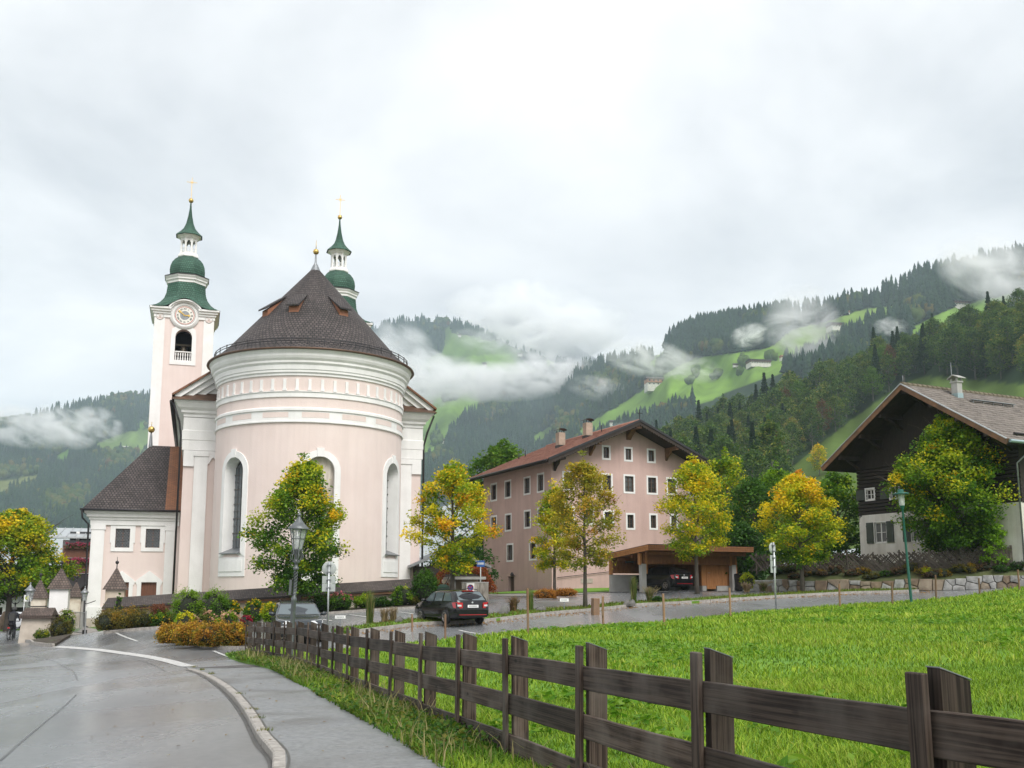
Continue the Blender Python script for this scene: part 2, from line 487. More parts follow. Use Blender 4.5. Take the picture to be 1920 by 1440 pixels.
# ------------------------------------------------------------------ ground surfaces
def surf_mat(name, c1, c2, scale, rough, c3=None, s3=0.35, bump=0.3, bscale=120, rough2=None, rscale=0.5, stretch=None):
 m = material(name, c1, rough, c2, scale, bump, bscale)
 t = m.node_tree; b = t.nodes['Principled BSDF']
 oc = N(t, 'ShaderNodeTexCoord').outputs['Object']
 if stretch:
  mp = N(t, 'ShaderNodeMapping'); mp.inputs['Scale'].default_value = stretch; mp.inputs['Rotation'].default_value = (0, 0, R(18))
  t.links.new(oc, mp.inputs[0]); oc = mp.outputs[0]
 if c3:
  l = b.inputs['Base Color'].links[0]; src = l.from_socket
  n = N(t, 'ShaderNodeTexNoise'); n.inputs['Scale'].default_value = s3; n.inputs['Detail'].default_value = 7; n.inputs['Distortion'].default_value = 0.5
  t.links.new(oc, n.inputs['Vector'])
  mr = N(t, 'ShaderNodeMapRange'); mr.inputs[1].default_value = 0.52; mr.inputs[2].default_value = 0.72
  t.links.new(n.outputs['Fac'], mr.inputs[0])
  mx = N(t, 'ShaderNodeMix', data_type='RGBA'); mx.inputs[7].default_value = (*c3, 1)
  t.links.new(src, mx.inputs[6]); t.links.new(mr.outputs[0], mx.inputs[0]); t.links.new(mx.outputs[2], b.inputs['Base Color'])
 if rough2 is not None:
  n = N(t, 'ShaderNodeTexNoise'); n.inputs['Scale'].default_value = rscale; n.inputs['Detail'].default_value = 6; n.inputs['Distortion'].default_value = 0.8
  t.links.new(oc, n.inputs['Vector'])
  mr = N(t, 'ShaderNodeMapRange'); mr.inputs[1].default_value = 0.35; mr.inputs[2].default_value = 0.65; mr.inputs[3].default_value = rough; mr.inputs[4].default_value = rough2
  t.links.new(n.outputs['Fac'], mr.inputs[0]); t.links.new(mr.outputs[0], b.inputs['Roughness'])
 return m
surf_mat('asphalt', (0.165, 0.175, 0.185), (0.25, 0.255, 0.26), 9, 0.17, (0.115, 0.116, 0.12), 0.22, 0.10, 70, 0.32, 0.4, (1.0, 0.3, 1.0))
surf_mat('asphalt_path', (0.15, 0.157, 0.162), (0.25, 0.255, 0.26), 14, 0.28, (0.125, 0.122, 0.12), 0.6, 0.5, 110, 0.55, 0.7)
surf_mat('lawn', (0.09, 0.21, 0.010), (0.14, 0.28, 0.014), 2.0, 0.9, (0.12, 0.19, 0.02), 0.25, 0.6, 30)
surf_mat('bank_grass', (0.055, 0.075, 0.022), (0.09, 0.10, 0.035), 2.5, 0.95, (0.07, 0.05, 0.03), 0.8, 0.8, 20)
surf_mat('soil', (0.035, 0.026, 0.018), (0.06, 0.045, 0.03), 6, 0.9, (0.05, 0.06, 0.02), 1.0, 0.8, 20)
surf_mat('gravel', (0.32, 0.30, 0.27), (0.20, 0.19, 0.17), 12, 0.9, None, 1, 0.8, 60)
surf_mat('dark_gravel', (0.045, 0.042, 0.042), (0.14, 0.13, 0.125), 28, 0.7, None, 1, 1.0, 40)
surf_mat('valley_grass', (0.06, 0.14, 0.02), (0.09, 0.17, 0.03), 0.08, 0.9, (0.10, 0.12, 0.03), 0.02, 0.2, 3)
surf_mat('kerb_granite', (0.42, 0.39, 0.355), (0.24, 0.22, 0.20), 9, 0.75, None, 1, 0.6, 50)
surf_mat('strip_concrete', (0.55, 0.545, 0.53), (0.42, 0.415, 0.40), 5, 0.6, None, 1, 0.3, 50)
surf_mat('line_paint', (0.62, 0.62, 0.60), (0.35, 0.35, 0.34), 7, 0.5)
surf_mat('paving', (0.30, 0.28, 0.26), (0.22, 0.20, 0.19), 4, 0.6)

def g_far(x, y):
 x = np.asarray(x, float); y = np.asarray(y, float)
 xc = np.clip(x, -80, 60); yc = np.clip(y, -8, 115)
 return gz_np(xc, yc)
def ground_sheet():
 xs = np.unique(np.r_[np.linspace(-2600, -90, 14), np.arange(-90, 70.1, 2.0), np.linspace(75, 2600, 14)])
 ys = np.unique(np.r_[np.linspace(-300, -20, 6), np.arange(-20, 130.1, 2.0), np.linspace(140, 5250, 20)])
 X, Y = np.meshgrid(xs, ys, indexing='ij')
 Z = g_far(X, Y) - 0.10
 # a valley floor further out
 far = np.clip((np.hypot(X, Y - 50) - 130) / 300, 0, 1)
 Z = Z * (1 - far) + far * (-6.0)
 V = np.c_[X.ravel(), Y.ravel(), Z.ravel()]
 nx, ny = len(xs), len(ys)
 I = np.arange(nx * ny).reshape(nx, ny)
 F = np.c_[I[:-1, :-1].ravel(), I[1:, :-1].ravel(), I[1:, 1:].ravel(), I[:-1, 1:].ravel()]
 o = link('ground', np_mesh('ground', V, F, M['valley_grass'], True))
 return tag(o, kind='structure')
ground_sheet()

def patch(name, poly, mat, off=0.0, step=1.0, skirt=0.0, offf=None, parent=None, edge=None):
 poly = resample([(p[0], p[1]) for p in poly], edge or step)
 xs = [p[0] for p in poly]; ys = [p[1] for p in poly]
 gx, gy = np.meshgrid(np.arange(min(xs) + step / 2, max(xs), step), np.arange(min(ys) + step / 2, max(ys), step))
 gx = gx.ravel(); gy = gy.ravel()
 k = inpoly_np(gx, gy, poly)
 pts = list(zip(gx[k], gy[k]))
 v, f = cdt(poly, [], pts)
 va = np.array(v)
 o_ = np.full(len(va), off) if offf is None else np.array([offf(x, y) for x, y in v])
 z = gz_np(va[:, 0], va[:, 1]) + o_
 mb = MB()
 mb.add([(a[0], a[1], zz_) for a, zz_ in zip(v, z)], f, smooth=True)
 if skirt:
  zb = gz_np(np.array([p[0] for p in poly]), np.array([p[1] for p in poly])) + (off if offf is None else np.array([offf(*p) for p in poly]))
  n = len(poly)
  area = sum(poly[i][0] * poly[(i + 1) % n][1] - poly[(i + 1) % n][0] * poly[i][1] for i in range(n))
  vs_ = [(p[0], p[1], q) for p, q in zip(poly, zb)] + [(p[0], p[1], q - skirt) for p, q in zip(poly, zb)]
  fs = [((i, n + i, n + (i + 1) % n, (i + 1) % n) if area > 0 else ((i + 1) % n, n + (i + 1) % n, n + i, i)) for i in range(n)]
  mb.add(vs_, fs)
 o = mb.build(name, mat, parent)
 # faces up
 me = o.data
 if len(f) and me.polygons[0].normal.z < 0:
  bm = bmesh.new(); bm.from_mesh(me)
  for fc in bm.faces:
   if fc.normal.z < -0.05: fc.normal_flip()
  bm.to_mesh(me); bm.free()
 return o
def P(u, v):
 h = hit(u, v); return (h.x, h.y)
def Q(u, Y):
 return (ray(u, 1110)[0] * Y, Y)

# asphalt of the road, the parking places and the lanes
tag(patch('road', [(-75, -8), (45, -8), (44, 54), (25.5, 53.3), (15.5, 59.6), (13.5, 68), (4, 70.5), (-2, 82), (-7, 84), (-5.5, 60), (-4.6, 52), (-20, 53), (-24, 58), (-29, 63), (-31, 85), (-75, 85)], M['asphalt'], 0.0, 1.0), kind='structure')

# footpath beside the fence, with a granite kerb that runs out into a flush strip
kerb_px = [(525, 1435), (492, 1375), (464, 1328), (438, 1298), (407, 1273), (380, 1258), (355, 1249.5)]
kerb_pts = [hit(u, v, 0.09) for u, v in kerb_px]
k0 = kerb_pts[0]; kd = (kerb_pts[0] - kerb_pts[1]).normalized()
kerb_line = [Vector((k0.x + 0.9, k0.y - 16, 0)), Vector((k0.x + 0.75, k0.y - 9, 0)), Vector((k0.x + 0.42, k0.y - 4, 0))] + [Vector((p.x, p.y, 0)) for p in kerb_pts]
kerb_sm = smooth_line(kerb_line, 0.25)
def pav_off(x, y):
 return 0.09 if y < 20 else max(0.008, 0.09 - (y - 20) * 0.0085)
fl = [Vector((f[0], f[1], 0)) for f in FENCE]
fsm = smooth_line(fl, 0.8)
def offset_line(line, d):
 o = []
 for i, p in enumerate(line):
  t = (line[min(i + 1, len(line) - 1)] - line[max(i - 1, 0)]).normalized()
  o.append(Vector((p.x - t.y * d, p.y + t.x * d, 0)))
 return o
edge_line = offset_line(fsm, 0.72)           # left of the fence
rpav = [(p.x, p.y) for p in kerb_sm if p.y > -6]
lpav = [(p.x, p.y) for p in edge_line if p.y > -6 and p.y < 34]
tag(patch('footpath', rpav + [(-10.6, 32.5)] + lpav[::-1], M['asphalt_path'], 0, 0.6, 0.0, pav_off), kind='structure')
kerb = empty('kerb', (0, 0, 0), kind='structure')
# kerb stones
kl = kerb_sm; acc = 0.0; last = 0
def kerb_stone(a, b, parent, top, wd=0.125, down=0.16):
 mb = MB()
 ta = (b - a).normalized(); nrm = Vector((-ta.y, ta.x, 0))
 g = 0.006
 a2 = a + ta * g; b2 = b - ta * g
 jz = random.uniform(-0.004, 0.004)
 za = gz(a.x, a.y) + top(a.x, a.y) + jz; zb = gz(b.x, b.y) + top(b.x, b.y) + jz
 bv = 0.018
 def ring(p, z):
  L = p + nrm * wd / 2; Rr = p - nrm * wd / 2
  return [(L.x, L.y, z - down), (L.x, L.y, z - bv), (L.x - nrm.x * bv, L.y - nrm.y * bv, z), (Rr.x, Rr.y, z), (Rr.x, Rr.y, z - down)]
 v = ring(a2, za) + ring(b2, zb)
 f = [(i, i + 1, i + 6, i + 5) for i in range(4)] + [(4, 3, 2, 1, 0), (5, 6, 7, 8, 9)]
 mb.add(v, f)
 return mb.build('kerb_stone', M['kerb_granite'], parent, fix=True)
def run_kerb(line, parent, top, length=1.0, **kw):
 acc = 0.0; s0 = line[0]
 for i in range(1, len(line)):
  acc += (line[i] - line[i - 1]).length
  if acc >= length or i == len(line) - 1:
   if (line[i] - s0).length > 0.05:
    kerb_stone(s0, line[i], parent, top, **kw)
   s0 = line[i]; acc = 0.0
run_kerb([p for p in kerb_sm if p.y > -4], kerb, lambda x, y: pav_off(x, y) + 0.012, 1.0)
# flush concrete strip that carries the kerb line on across the junction
sp = smooth_line([Vector((*P(u, v), 0)) for u, v in ((355, 1250), (320, 1241), (270, 1231), (200, 1221), (150, 1216), (104, 1213))], 0.4)
def ribbon(name, line, wd, mat, off, kind='structure', parent=None):
 V = []; F = []
 for i, p in enumerate(line):
  t = (line[min(i + 1, len(line) - 1)] - line[max(i - 1, 0)]).normalized(); n = Vector((-t.y, t.x, 0)) * wd / 2
  for q in (p - n, p, p + n):
   V.append((q.x, q.y, gz(q.x, q.y) + (off(q.x, q.y) if callable(off) else off)))
 for i in range(len(line) - 1):
  for k in (0, 1):
   F.append((i * 3 + k, i * 3 + k + 1, i * 3 + k + 4, i * 3 + k + 3))
 me = np_mesh(name, V, F, mat, True)
 if me.polygons[0].normal.z < 0:
  me.flip_normals()
 o = link(name, me, parent)
 if kind: tag(o, kind=kind)
 return o
ribbon('concrete_strip', sp, 0.42, M['strip_concrete'], 0.012)
for a, b in (((217, 1187), (258, 1203)), ((400, 1221.5), (453, 1239)), ((655, 1153), (690, 1158)), ((745, 1148), (775, 1152)), ((604, 1162), (622, 1165)), ((730, 1164), (785, 1167)), ((860, 1182), (905, 1190))):
 A = Vector((*P(*a), 0)); B = Vector((*P(*b), 0))
 ribbon('parking_line', smooth_line([A, (A + B) / 2, B], 0.5), 0.11, M['line_paint'], 0.014 if a[0] != 400 else 0.02)
# dark gravel drain across the footpath
dp = [Vector((*P(u, v), 0)) for u, v in ((392, 1254.5), (440, 1251), (490, 1248.5), (520, 1248))]
ribbon('drain_gravel', smooth_line(dp, 0.4), 1.9, M['dark_gravel'], lambda x, y: pav_off(x, y) + .008)

# meadow behind the fence
medge = [Vector(p + (0,)) for p in ((-8.6, 36.6), (-6.2, 33.3), (-3.2, 32.3), (0.5, 33.6), (3.0, 36.0), (6.0, 38.5), (10.6, 42.6), (14.8, 45.4), (18.9, 47.6), (24.5, 49.4), (32, 52), (44, 55))]
medge = smooth_line(medge, 1.0)
mpoly = [(p.x, p.y) for p in edge_line if p.y > -7] + [(p.x, p.y) for p in medge] + [(45, -8)]
MEADOW = mpoly
tag(patch('meadow', mpoly, M['lawn'], 0.10, 0.9, 0.13), kind='structure')

# planted beds and verges
def bed(name, poly, mat='soil', off=0.10, kerbed=None, step=0.6):
 o = tag(patch(name, poly, M[mat], off, step, 0.14), kind='structure')
 if kerbed:
  k = empty('kerb', kind='structure')
  run_kerb([Vector((*p, 0)) for p in resample(kerbed, 0.5, False)], k, lambda x, y: off + 0.03, 1.0, wd=0.12)
 return o
b1 = [P(195, 1188), P(250, 1183), P(314, 1178), P(335, 1176)]
WALL_A = Vector((-21.0, 52.4, 0)); WALL_B = Vector((-4.6, 50.6, 0))
bed('hedge_bed', b1 + [(-14.6, 51.6), (-20.6, 52.2)], kerbed=b1)
b2 = [P(303, 1203), P(335, 1208), P(400, 1216.5), P(462, 1220)]
bed('shrub_bed', b2 + [(-9.6, 38.6), (-11.5, 43.5), (-14.2, 43.2)], kerbed=b2)
b3 = [(-12.4, 46.3), P(612, 1152), P(700, 1146), P(792, 1141), (-4.3, 49.9)]
bed('wall_bed', b3 + [(-4.6, 50.5), (-13.8, 51.5)], 'soil', 0.08, b3)
isl_px = [(655, 1189), (720, 1181), (782, 1173), (906, 1167), (1021, 1154), (1181, 1138), (1305, 1131), (1440, 1122)]
isl = [Vector((*P(u, v), 0)) for u, v in isl_px] + [Vector((17.5, 53.6, 0)), Vector((21.5, 53.2, 0))]
isl = smooth_line(isl, 0.8)
isl2 = offset_line(isl, 1.5)
ISL = [(p.x, p.y) for p in isl] + [(p.x, p.y) for p in isl2[::-1]]
bed('verge_strip', ISL, 'lawn', 0.11, [(p.x, p.y) for p in isl])
hb = [P(100, 1213), P(62, 1209), P(45, 1203), P(38, 1198)]
bed('corner_bed', hb + [Q(40, 56), Q(100, 57.5), Q(132, 54), P(132, 1195)], 'soil', 0.12, hb[::-1] + [])
tag(patch('lawn', [Q(914, 82), Q(960, 76.5), Q(1036, 71.8), Q(1090, 72.5), Q(1152, 71.5), Q(1152, 65), Q(1060, 67.5), Q(1000, 70), Q(930, 74), Q(913, 78)], M['lawn'], 0.07, 1.0, 0.1), kind='structure')
tag(patch('gravel_path', [Q(1000, 69.9), Q(1060, 67.4), Q(1152, 65), Q(1152, 64), Q(1060, 64.4), Q(990, 66.5), Q(915, 72), Q(913, 78), Q(930, 73.9)], M['gravel'], 0.02, 1.0), kind='structure')

# tar seams in the road
material('tar', (0.06, 0.06, 0.062), .35, (0.12, 0.12, 0.122), 3)
for pts in (((51, 1229), (80, 1234), (110, 1244), (135, 1258), (146, 1277)), ((143, 1303), (115, 1330), (80, 1358), (40, 1392), (0, 1428)), ((248, 1236), (270, 1241), (292, 1249), (309, 1259))):
 ribbon('tar_seam', smooth_line([Vector((*P(u, v), 0)) for u, v in pts], .3), .032, M['tar'], .005)

surf_mat('gutter_dirt', (0.035, 0.033, 0.032), (0.085, 0.08, 0.075), 5, 0.35)
gl_ = [p for p in offset_line(kerb_sm, .09) if p.y > -4]
ribbon('gutter', gl_, .06, M['gutter_dirt'], .006)
ribbon('gutter', [p for p in offset_line(kerb_sm, -.08) if -4 < p.y < 27], .028, M['gutter_dirt'], lambda x, y: pav_off(x, y) + .006)
# ------------------------------------------------------------------ church
CH_A = Vector((-12.7, 62.0, 0)); CH_ROT = math.atan2(0.303, 0.953)
church = empty('church', CH_A, CH_ROT, 'pale pink and white church with round apse and two green onion towers', 'church')
cr, ct = Vector((0.953, 0.303, 0)), Vector((-0.303, 0.953, 0))
def cl2w(x, y, z): return CH_A + cr * x + ct * y + Vector((0, 0, z))
RD = 5.7
YF = 56.4
def zf(v): return zat(v, YF)        # heights read off the front of the drum
Z_EAVE = zf(656); Z_C0 = zf(705); Z_B1 = zf(734); Z_B1b = zf(745); Z_M1 = zf(764); Z_M1b = zf(771); Z_P1 = zf(784); Z_P1b = zf(792.6)
Z_BASE = -1.2
# --- drum wall with three round-headed window openings
WIN = [(-R(55), 0.62 * 1.35, zf(1035), zf(880)), (0.0, 0.62 * 1.35, zf(1060), zf(882)), (R(55), 0.62 * 1.35, zf(1035), zf(880))]
def drum_xy(a, r): return (r * math.sin(a), -r * math.cos(a))      # a: 0 faces the parking place
def drum_wall():
 mb = MB()
 A0, A1 = -R(112), R(112)
 brk = []
 for wc, hw, zs, zsp in WIN:
  da = hw / RD
  brk += [(wc - da + 2 * da * i / 16) for i in range(17)]
 base = [A0 + (A1 - A0) * i / 60 for i in range(61)]
 al = sorted(set(brk + [a for a in base if all(abs(a - wc) > hw / RD + 0.02 for wc, hw, _, _ in WIN)]))
 ztop = Z_EAVE - 0.2
 for a, b in zip(al[:-1], al[1:]):
  m = (a + b) / 2
  inw = None
  for W in WIN:
   if abs(m - W[0]) < W[1] / RD: inw = W
  def col(z0a, z1a, z0b, z1b):
   xa, ya = drum_xy(a, RD); xb, yb = drum_xy(b, RD)
   mb.add([(xa, ya, z0a), (xb, yb, z0b), (xb, yb, z1b), (xa, ya, z1a)], [(0, 1, 2, 3)], smooth=True)
  if inw is None:
   col(Z_BASE, ztop, Z_BASE, ztop)
  else:
   wc, hw, zs, zsp = inw
   def arch(t):
    s = max(-1, min(1, (t - wc) * RD / hw)); return zsp + hw * math.sqrt(max(0, 1 - s * s))
   col(Z_BASE, zs, Z_BASE, zs); col(arch(a), ztop, arch(b), ztop)
 return mb.build('apse_wall', M['pink_plaster'], church)
apse = drum_wall()
def outline(hw, zs, zsp, n=14):
 return [(-hw, zs), (hw, zs)] + [(hw * math.cos(PI * i / n), zsp + hw * math.sin(PI * i / n)) for i in range(n + 1)]
def apse_window(wc, hw, zs, zsp, blind):
 def fn(s, z, d):                     # d: depth inward
  a = wc + s / RD
  x, y = drum_xy(wc, 1.0)
  X, Yy = drum_xy(a, RD)
  return (X - x * d, Yy - y * d, z)
 o1 = outline(hw, zs, zsp); o2 = outline(hw + 0.36, zs - 0.25, zsp)
 o2 = [(p[0], p[1]) for p in o2]
 mb = MB(); n = len(o1)
 for i in range(n):
  j = (i + 1) % n
  mb.quad(fn(*o2[i], -0.06), fn(*o2[j], -0.06), fn(*o1[j], -0.06), fn(*o1[i], -0.06))
  mb.quad(fn(*o2[j], -0.06), fn(*o2[i], -0.06), fn(*o2[i], 0.05), fn(*o2[j], 0.05))
 # apron panel below the sill
 zb = zs - 1.35
 def slab(sa, sb, za, zb_, pr, n_=6):
  for i in range(n_):
   s0_ = sa + (sb - sa) * i / n_; s1_ = sa + (sb - sa) * (i + 1) / n_
   mb.quad(fn(s0_, za, -pr), fn(s1_, za, -pr), fn(s1_, zb_, -pr), fn(s0_, zb_, -pr))
   mb.quad(fn(s0_, zb_, -pr), fn(s1_, zb_, -pr), fn(s1_, zb_, .02), fn(s0_, zb_, .02))
   mb.quad(fn(s1_, za, -pr), fn(s0_, za, -pr), fn(s0_, za, .02), fn(s1_, za, .02))
  for s_ in (sa, sb):
   mb.quad(fn(s_, za, -pr), fn(s_, zb_, -pr), fn(s_, zb_, .02), fn(s_, za, .02))
 slab(-hw - 0.36, hw + 0.36, zb, zs - 0.26, .05)
 slab(-hw - 0.18, hw + 0.18, zb + 0.28, zs - 0.42, .085)
 # keystone
 mb.prism([(-0.16, zsp + hw - 0.02), (0.16, zsp + hw - 0.02), (0.22, zsp + hw + 0.48), (-0.22, zsp + hw + 0.48)], lambda s, z, d: fn(s, z, -d), 0.0, 0.10)
 fr = mb.build('window', M['white_plaster'], church)
 # reveal
 dep = 0.32 if blind else 0.62
 o3 = outline(hw - (0.0 if blind else 0.16), zs + (0.0 if blind else 0.3), zsp + (0 if blind else 0.05))
 rv = MB()
 for i in range(1, n):
  j = (i + 1) % n
  rv.quad(fn(*o1[i], -0.06), fn(*o1[j], -0.06), fn(*o3[j], dep), fn(*o3[i], dep))
 rv.build('reveal', M['white_plaster'], fr)
 sl = MB()
 sl.quad(fn(o1[0][0] - 0.05, zs - 0.02, -0.22), fn(o1[1][0] + 0.05, zs - 0.02, -0.22), fn(*o3[1], dep), fn(*o3[0], dep))
 sl.prism([(-hw - 0.05, zs - 0.07), (hw + 0.05, zs - 0.07), (hw + 0.05, zs - 0.02), (-hw - 0.05, zs - 0.02)], lambda s, z, d: fn(s, z, -d), 0.05, 0.22)
 sl.build('sill', M['grey_metal'], fr)
 gl = MB(); gl.add([fn(p[0], p[1], dep - 0.01) for p in o3], [tuple(range(n))])
 if blind:
  gl.build('blind_panel', M['stained_niche'], fr)
  return
 h2 = o3[1][0]; z0 = o3[0][1]; z1 = zsp + 0.05 + h2
 rows = 12; ph = (z1 - z0) / rows
 for r_ in range(rows):
  for s0, s1 in ((-h2, 0.0), (0.0, h2)):
   a, b = z0 + r_ * ph, z0 + (r_ + 1) * ph
   def lim(z):
    if z <= zsp + 0.05: return h2
    q = h2 * h2 - (z - zsp - 0.05) ** 2
    return math.sqrt(max(q, 0.0))
   la, lb = lim(a), lim(b)
   jt = random.uniform(-0.012, 0.012)
   c_ = [max(min(s0, la), -la), max(min(s1, la), -la), max(min(s1, lb), -lb), max(min(s0, lb), -lb)]
   pm = MB(); pm.quad(fn(c_[0], a, dep - 0.02 + jt), fn(c_[1], a, dep - 0.02 - jt), fn(c_[2], b, dep - 0.02 - jt), fn(c_[3], b, dep - 0.02 + jt))
   pm.build('pane', M['church_glass'], fr)
 br = MB()
 for r_ in range(1, rows):
  z = z0 + r_ * ph
  l_ = h2 if z < zsp else math.sqrt(max(0.001, h2 * h2 - (z - zsp - 0.05) ** 2))
  br.beam(fn(-l_, z, dep - 0.05), fn(l_, z, dep - 0.05), 0.05 if r_ % 2 == 0 else 0.022, 0.05 if r_ % 2 == 0 else 0.02)
 for s in (-h2 / 2, 0, h2 / 2):
  br.beam(fn(s, z0, dep - 0.045), fn(s, zsp + 0.3, dep - 0.045), 0.03, 0.03)
 br.build('glazing_bar', M['lead'], fr)
for i, W in enumerate(WIN):
 apse_window(*W, blind=(i == 1))
# --- mouldings round the drum
def ring(name, prof, mat, a0=-112, a1=112, parent=church, n=90):
 mb = MB(); mb.lathe(prof, n, R(a0 - 90), R(a1 - 90), smooth=False)
 o = mb.build(name, mat, parent)
 for p in o.data.polygons: p.use_smooth = False
 return o
d = RD
ring('cornice', [(d, Z_C0), (d + .08, Z_C0 + .02), (d + .08, Z_C0 + .14), (d + .16, Z_C0 + .20), (d + .16, Z_C0 + .32), (d + .2, Z_C0 + .36), (d + .22, Z_C0 + .62), (d + .32, Z_C0 + .74), (d + .32, Z_C0 + .86), (d + .42, Z_C0 + .98), (d + .48, Z_C0 + 1.12), (d + .48, Z_C0 + 1.25), (d + .58, Z_EAVE - .10), (d + .58, Z_EAVE - .02), (d - .1, Z_EAVE - .02)], M['white_plaster'])
ring('band', [(d, Z_B1b), (d + .07, Z_B1b + .01), (d + .07, Z_B1 - .05), (d + .12, Z_B1 - .04), (d + .12, Z_B1), (d, Z_B1 + .01)], M['white_plaster'])
ring('band', [(d, Z_P1b), (d + .10, Z_P1b + .02), (d + .10, Z_P1b + .1), (d + .05, Z_P1b + .12), (d + .05, Z_M1b), (d + .12, Z_M1b + .03), (d + .12, Z_M1 - .06), (d + .06, Z_M1), (d, Z_M1 + .01)], M['white_plaster'])
for k in range(9):
 a0 = -104 + k * 23.2
 ring('panel', [(d + .045, Z_P1 + .02), (d + .058, Z_P1 + .03), (d + .058, Z_M1b - .07), (d + .045, Z_M1b - .06)], M['pink_plaster'], a0, a0 + 15.5, n=8)
for k in range(-13, 14):
 a = R(k * 7.2)
 mb = MB()
 def fn(s, z, dd, a=a):
  x, y = drum_xy(a, RD + dd); return (x + s * math.cos(a), y + s * math.sin(a), z)
 zt, zb_ = zf(711), zf(729)
 mb.prism([(-.085, zb_), (.085, zb_), (.085, zt), (-.085, zt)], fn, -0.02, 0.06)
 mb.prism([(-.11, zb_ - .12), (.11, zb_ - .12), (.11, zb_), (-.11, zb_)], fn, -0.02, 0.1)
 mb.build('frieze_tab', M['white_plaster'], church, fix=True)
# --- apse roof
apx_z = zat(500, 62)
RE = RD + 0.72
prof = [(RE, Z_EAVE), (RE - .55, Z_EAVE + .36), (RE - 1.05, Z_EAVE + .82)]
r0, z0 = prof[-1]
for i in range(1, 9):
 t = i / 8; prof.append((r0 * (1 - t) + .06 * t, z0 + (apx_z - z0) * t))
mb = MB(); mb.lathe(prof, 72, uvr=4.2)
roof = mb.build('roof', M['church_shingle'], church)
mb = MB(); mb.lathe([(RE, Z_EAVE), (RE + .03, Z_EAVE - .07), (RE - .05, Z_EAVE - .10), (d + .5, Z_EAVE - .10)], 72)
mb.build('eave_board', M['brown_copper'], roof)
# snow guard
mb = MB(); rg = RE - .42; zg = Z_EAVE + .46
for zz_ in (zg, zg + .14):
 mb.tube([(rg * math.cos(2 * PI * i / 64), rg * math.sin(2 * PI * i / 64), zz_) for i in range(65)], 0.025, 5)
for i in range(40):
 a = 2 * PI * i / 40
 mb.beam((rg * math.cos(a), rg * math.sin(a), zg - .22), (rg * math.cos(a), rg * math.sin(a), zg + .19), .05, .05)
mb.build('snow_guard', M['dark_metal'], roof)
mb = MB(); zt = apx_z - .5
mb.lathe([(.42, zt), (.2, zt + .5), (.07, zt + .75), (.05, zt + 1.35)], 12)
mb.build('finial', M['grey_metal'], roof)
mb = MB(); mb.lathe([(0.001, zt + 1.3), (.14, zt + 1.36), (.2, zt + 1.5), (.14, zt + 1.64), (.001, zt + 1.7)], 14)
mb.tube([(0, 0, zt + 1.6), (0, 0, zt + 2.3)], [.03, .01], 5)
mb.build('gilded_ball', M['gold'], roof)
# dormers: little pent roofs over shuttered openings
def dormer(ang, zc):
 f = (zc - z0) / (apx_z - z0); rc = r0 * (1 - f) + .06 * f
 sl = (apx_z - z0) / r0
 c = Vector((*drum_xy(ang, 1.0), 0)); s = Vector((math.cos(ang), math.sin(ang), 0))
 def p(sx_, rr, z): return tuple(c * rr + s * sx_ + Vector((0, 0, z)))
 rf = rc + .28; zf_ = zc - .05
 mb = MB(); hw = .31
 rb = rc - 0.15
 mb.add([p(-hw, rf, zf_ - .45), p(hw, rf, zf_ - .45), p(hw, rf, zf_ + .1), p(-hw, rf, zf_ + .1), p(-hw, rc - .8, zf_ + .95), p(hw, rc - .8, zf_ + .95), p(hw, rb - .1, zf_ - .45), p(-hw, rb - .1, zf_ - .45)],
     [(0, 1, 2, 3), (1, 6, 5, 2), (7, 0, 3, 4), (0, 7, 6, 1)])
 o = mb.build('dormer', M['red_wood'], roof)
 rf2 = MB(); e_ = .1
 A = [p(-hw - e_, rf + .22, zf_ + .06), p(hw + e_, rf + .22, zf_ + .06), p(hw + e_, rc - .95, zf_ + 1.1), p(-hw - e_, rc - .95, zf_ + 1.1)]
 B = [(q[0], q[1], q[2] + .1) for q in A]
 rf2.add(A + B, [(3, 2, 1, 0), (0, 1, 5, 4), (1, 2, 6, 5), (2, 3, 7, 6), (3, 0, 4, 7)])
 rf2.add(B, [(0, 1, 2, 3)], [((0, 0), (1, 0), (1, 2), (0, 2))])
 o2 = rf2.build('dormer_roof', M['church_shingle'], roof)
for a in (-26, 24, -62):
 dormer(R(a), zat(588, 60))
# --- nave east wall, with pilasters, entablature and gable behind the drum
NW, D0 = 7.55, 2.0
zc1 = zat(757, 62.5); zc0 = zat(786, 62.5); zfr = zat(845, 62.5)
NLEN = 36.0
mb = MB()
mb.box(-NW, NW, D0, D0 + NLEN, Z_BASE, zc1 - .3)
mb.add([(-NW, D0, zc1 - .4), (NW, D0, zc1 - .4), (0, D0, zc1 + 5.6)], [(0, 1, 2)])
mb.build('nave_wall', M['pink_plaster'], church)
def entab(name, prof, mat, path):
 """sweep a (out, z) profile along a plan polyline, mitred"""
 mb = MB(); n = len(path); rows = []
 for i, p in enumerate(path):
  p = Vector((*p, 0))
  d0 = (Vector((*path[i], 0)) - Vector((*path[i - 1], 0))).normalized() if i > 0 else None
  d1 = (Vector((*path[i + 1], 0)) - Vector((*path[i], 0))).normalized() if i < n - 1 else None
  n0 = Vector((d0.y, -d0.x, 0)) if d0 else None; n1 = Vector((d1.y, -d1.x, 0)) if d1 else None
  if n0 is None: m = n1
  elif n1 is None: m = n0
  else:
   m = (n0 + n1).normalized(); m = m / max(.3, m.dot(n0))
  rows.append([(p.x + m.x * o, p.y + m.y * o, z) for o, z in prof])
 k = len(prof)
 for a, b in zip(rows[:-1], rows[1:]):
  for j in range(k - 1):
   mb.quad(a[j], b[j], b[j + 1], a[j + 1])
 return mb.build(name, mat, church, fix=False)
path = [(-NW, D0 + NLEN - 5.0), (-NW, D0), (-4.9, D0)]
path2 = [(4.9, D0), (NW, D0), (NW, D0 + NLEN - 5.0)]
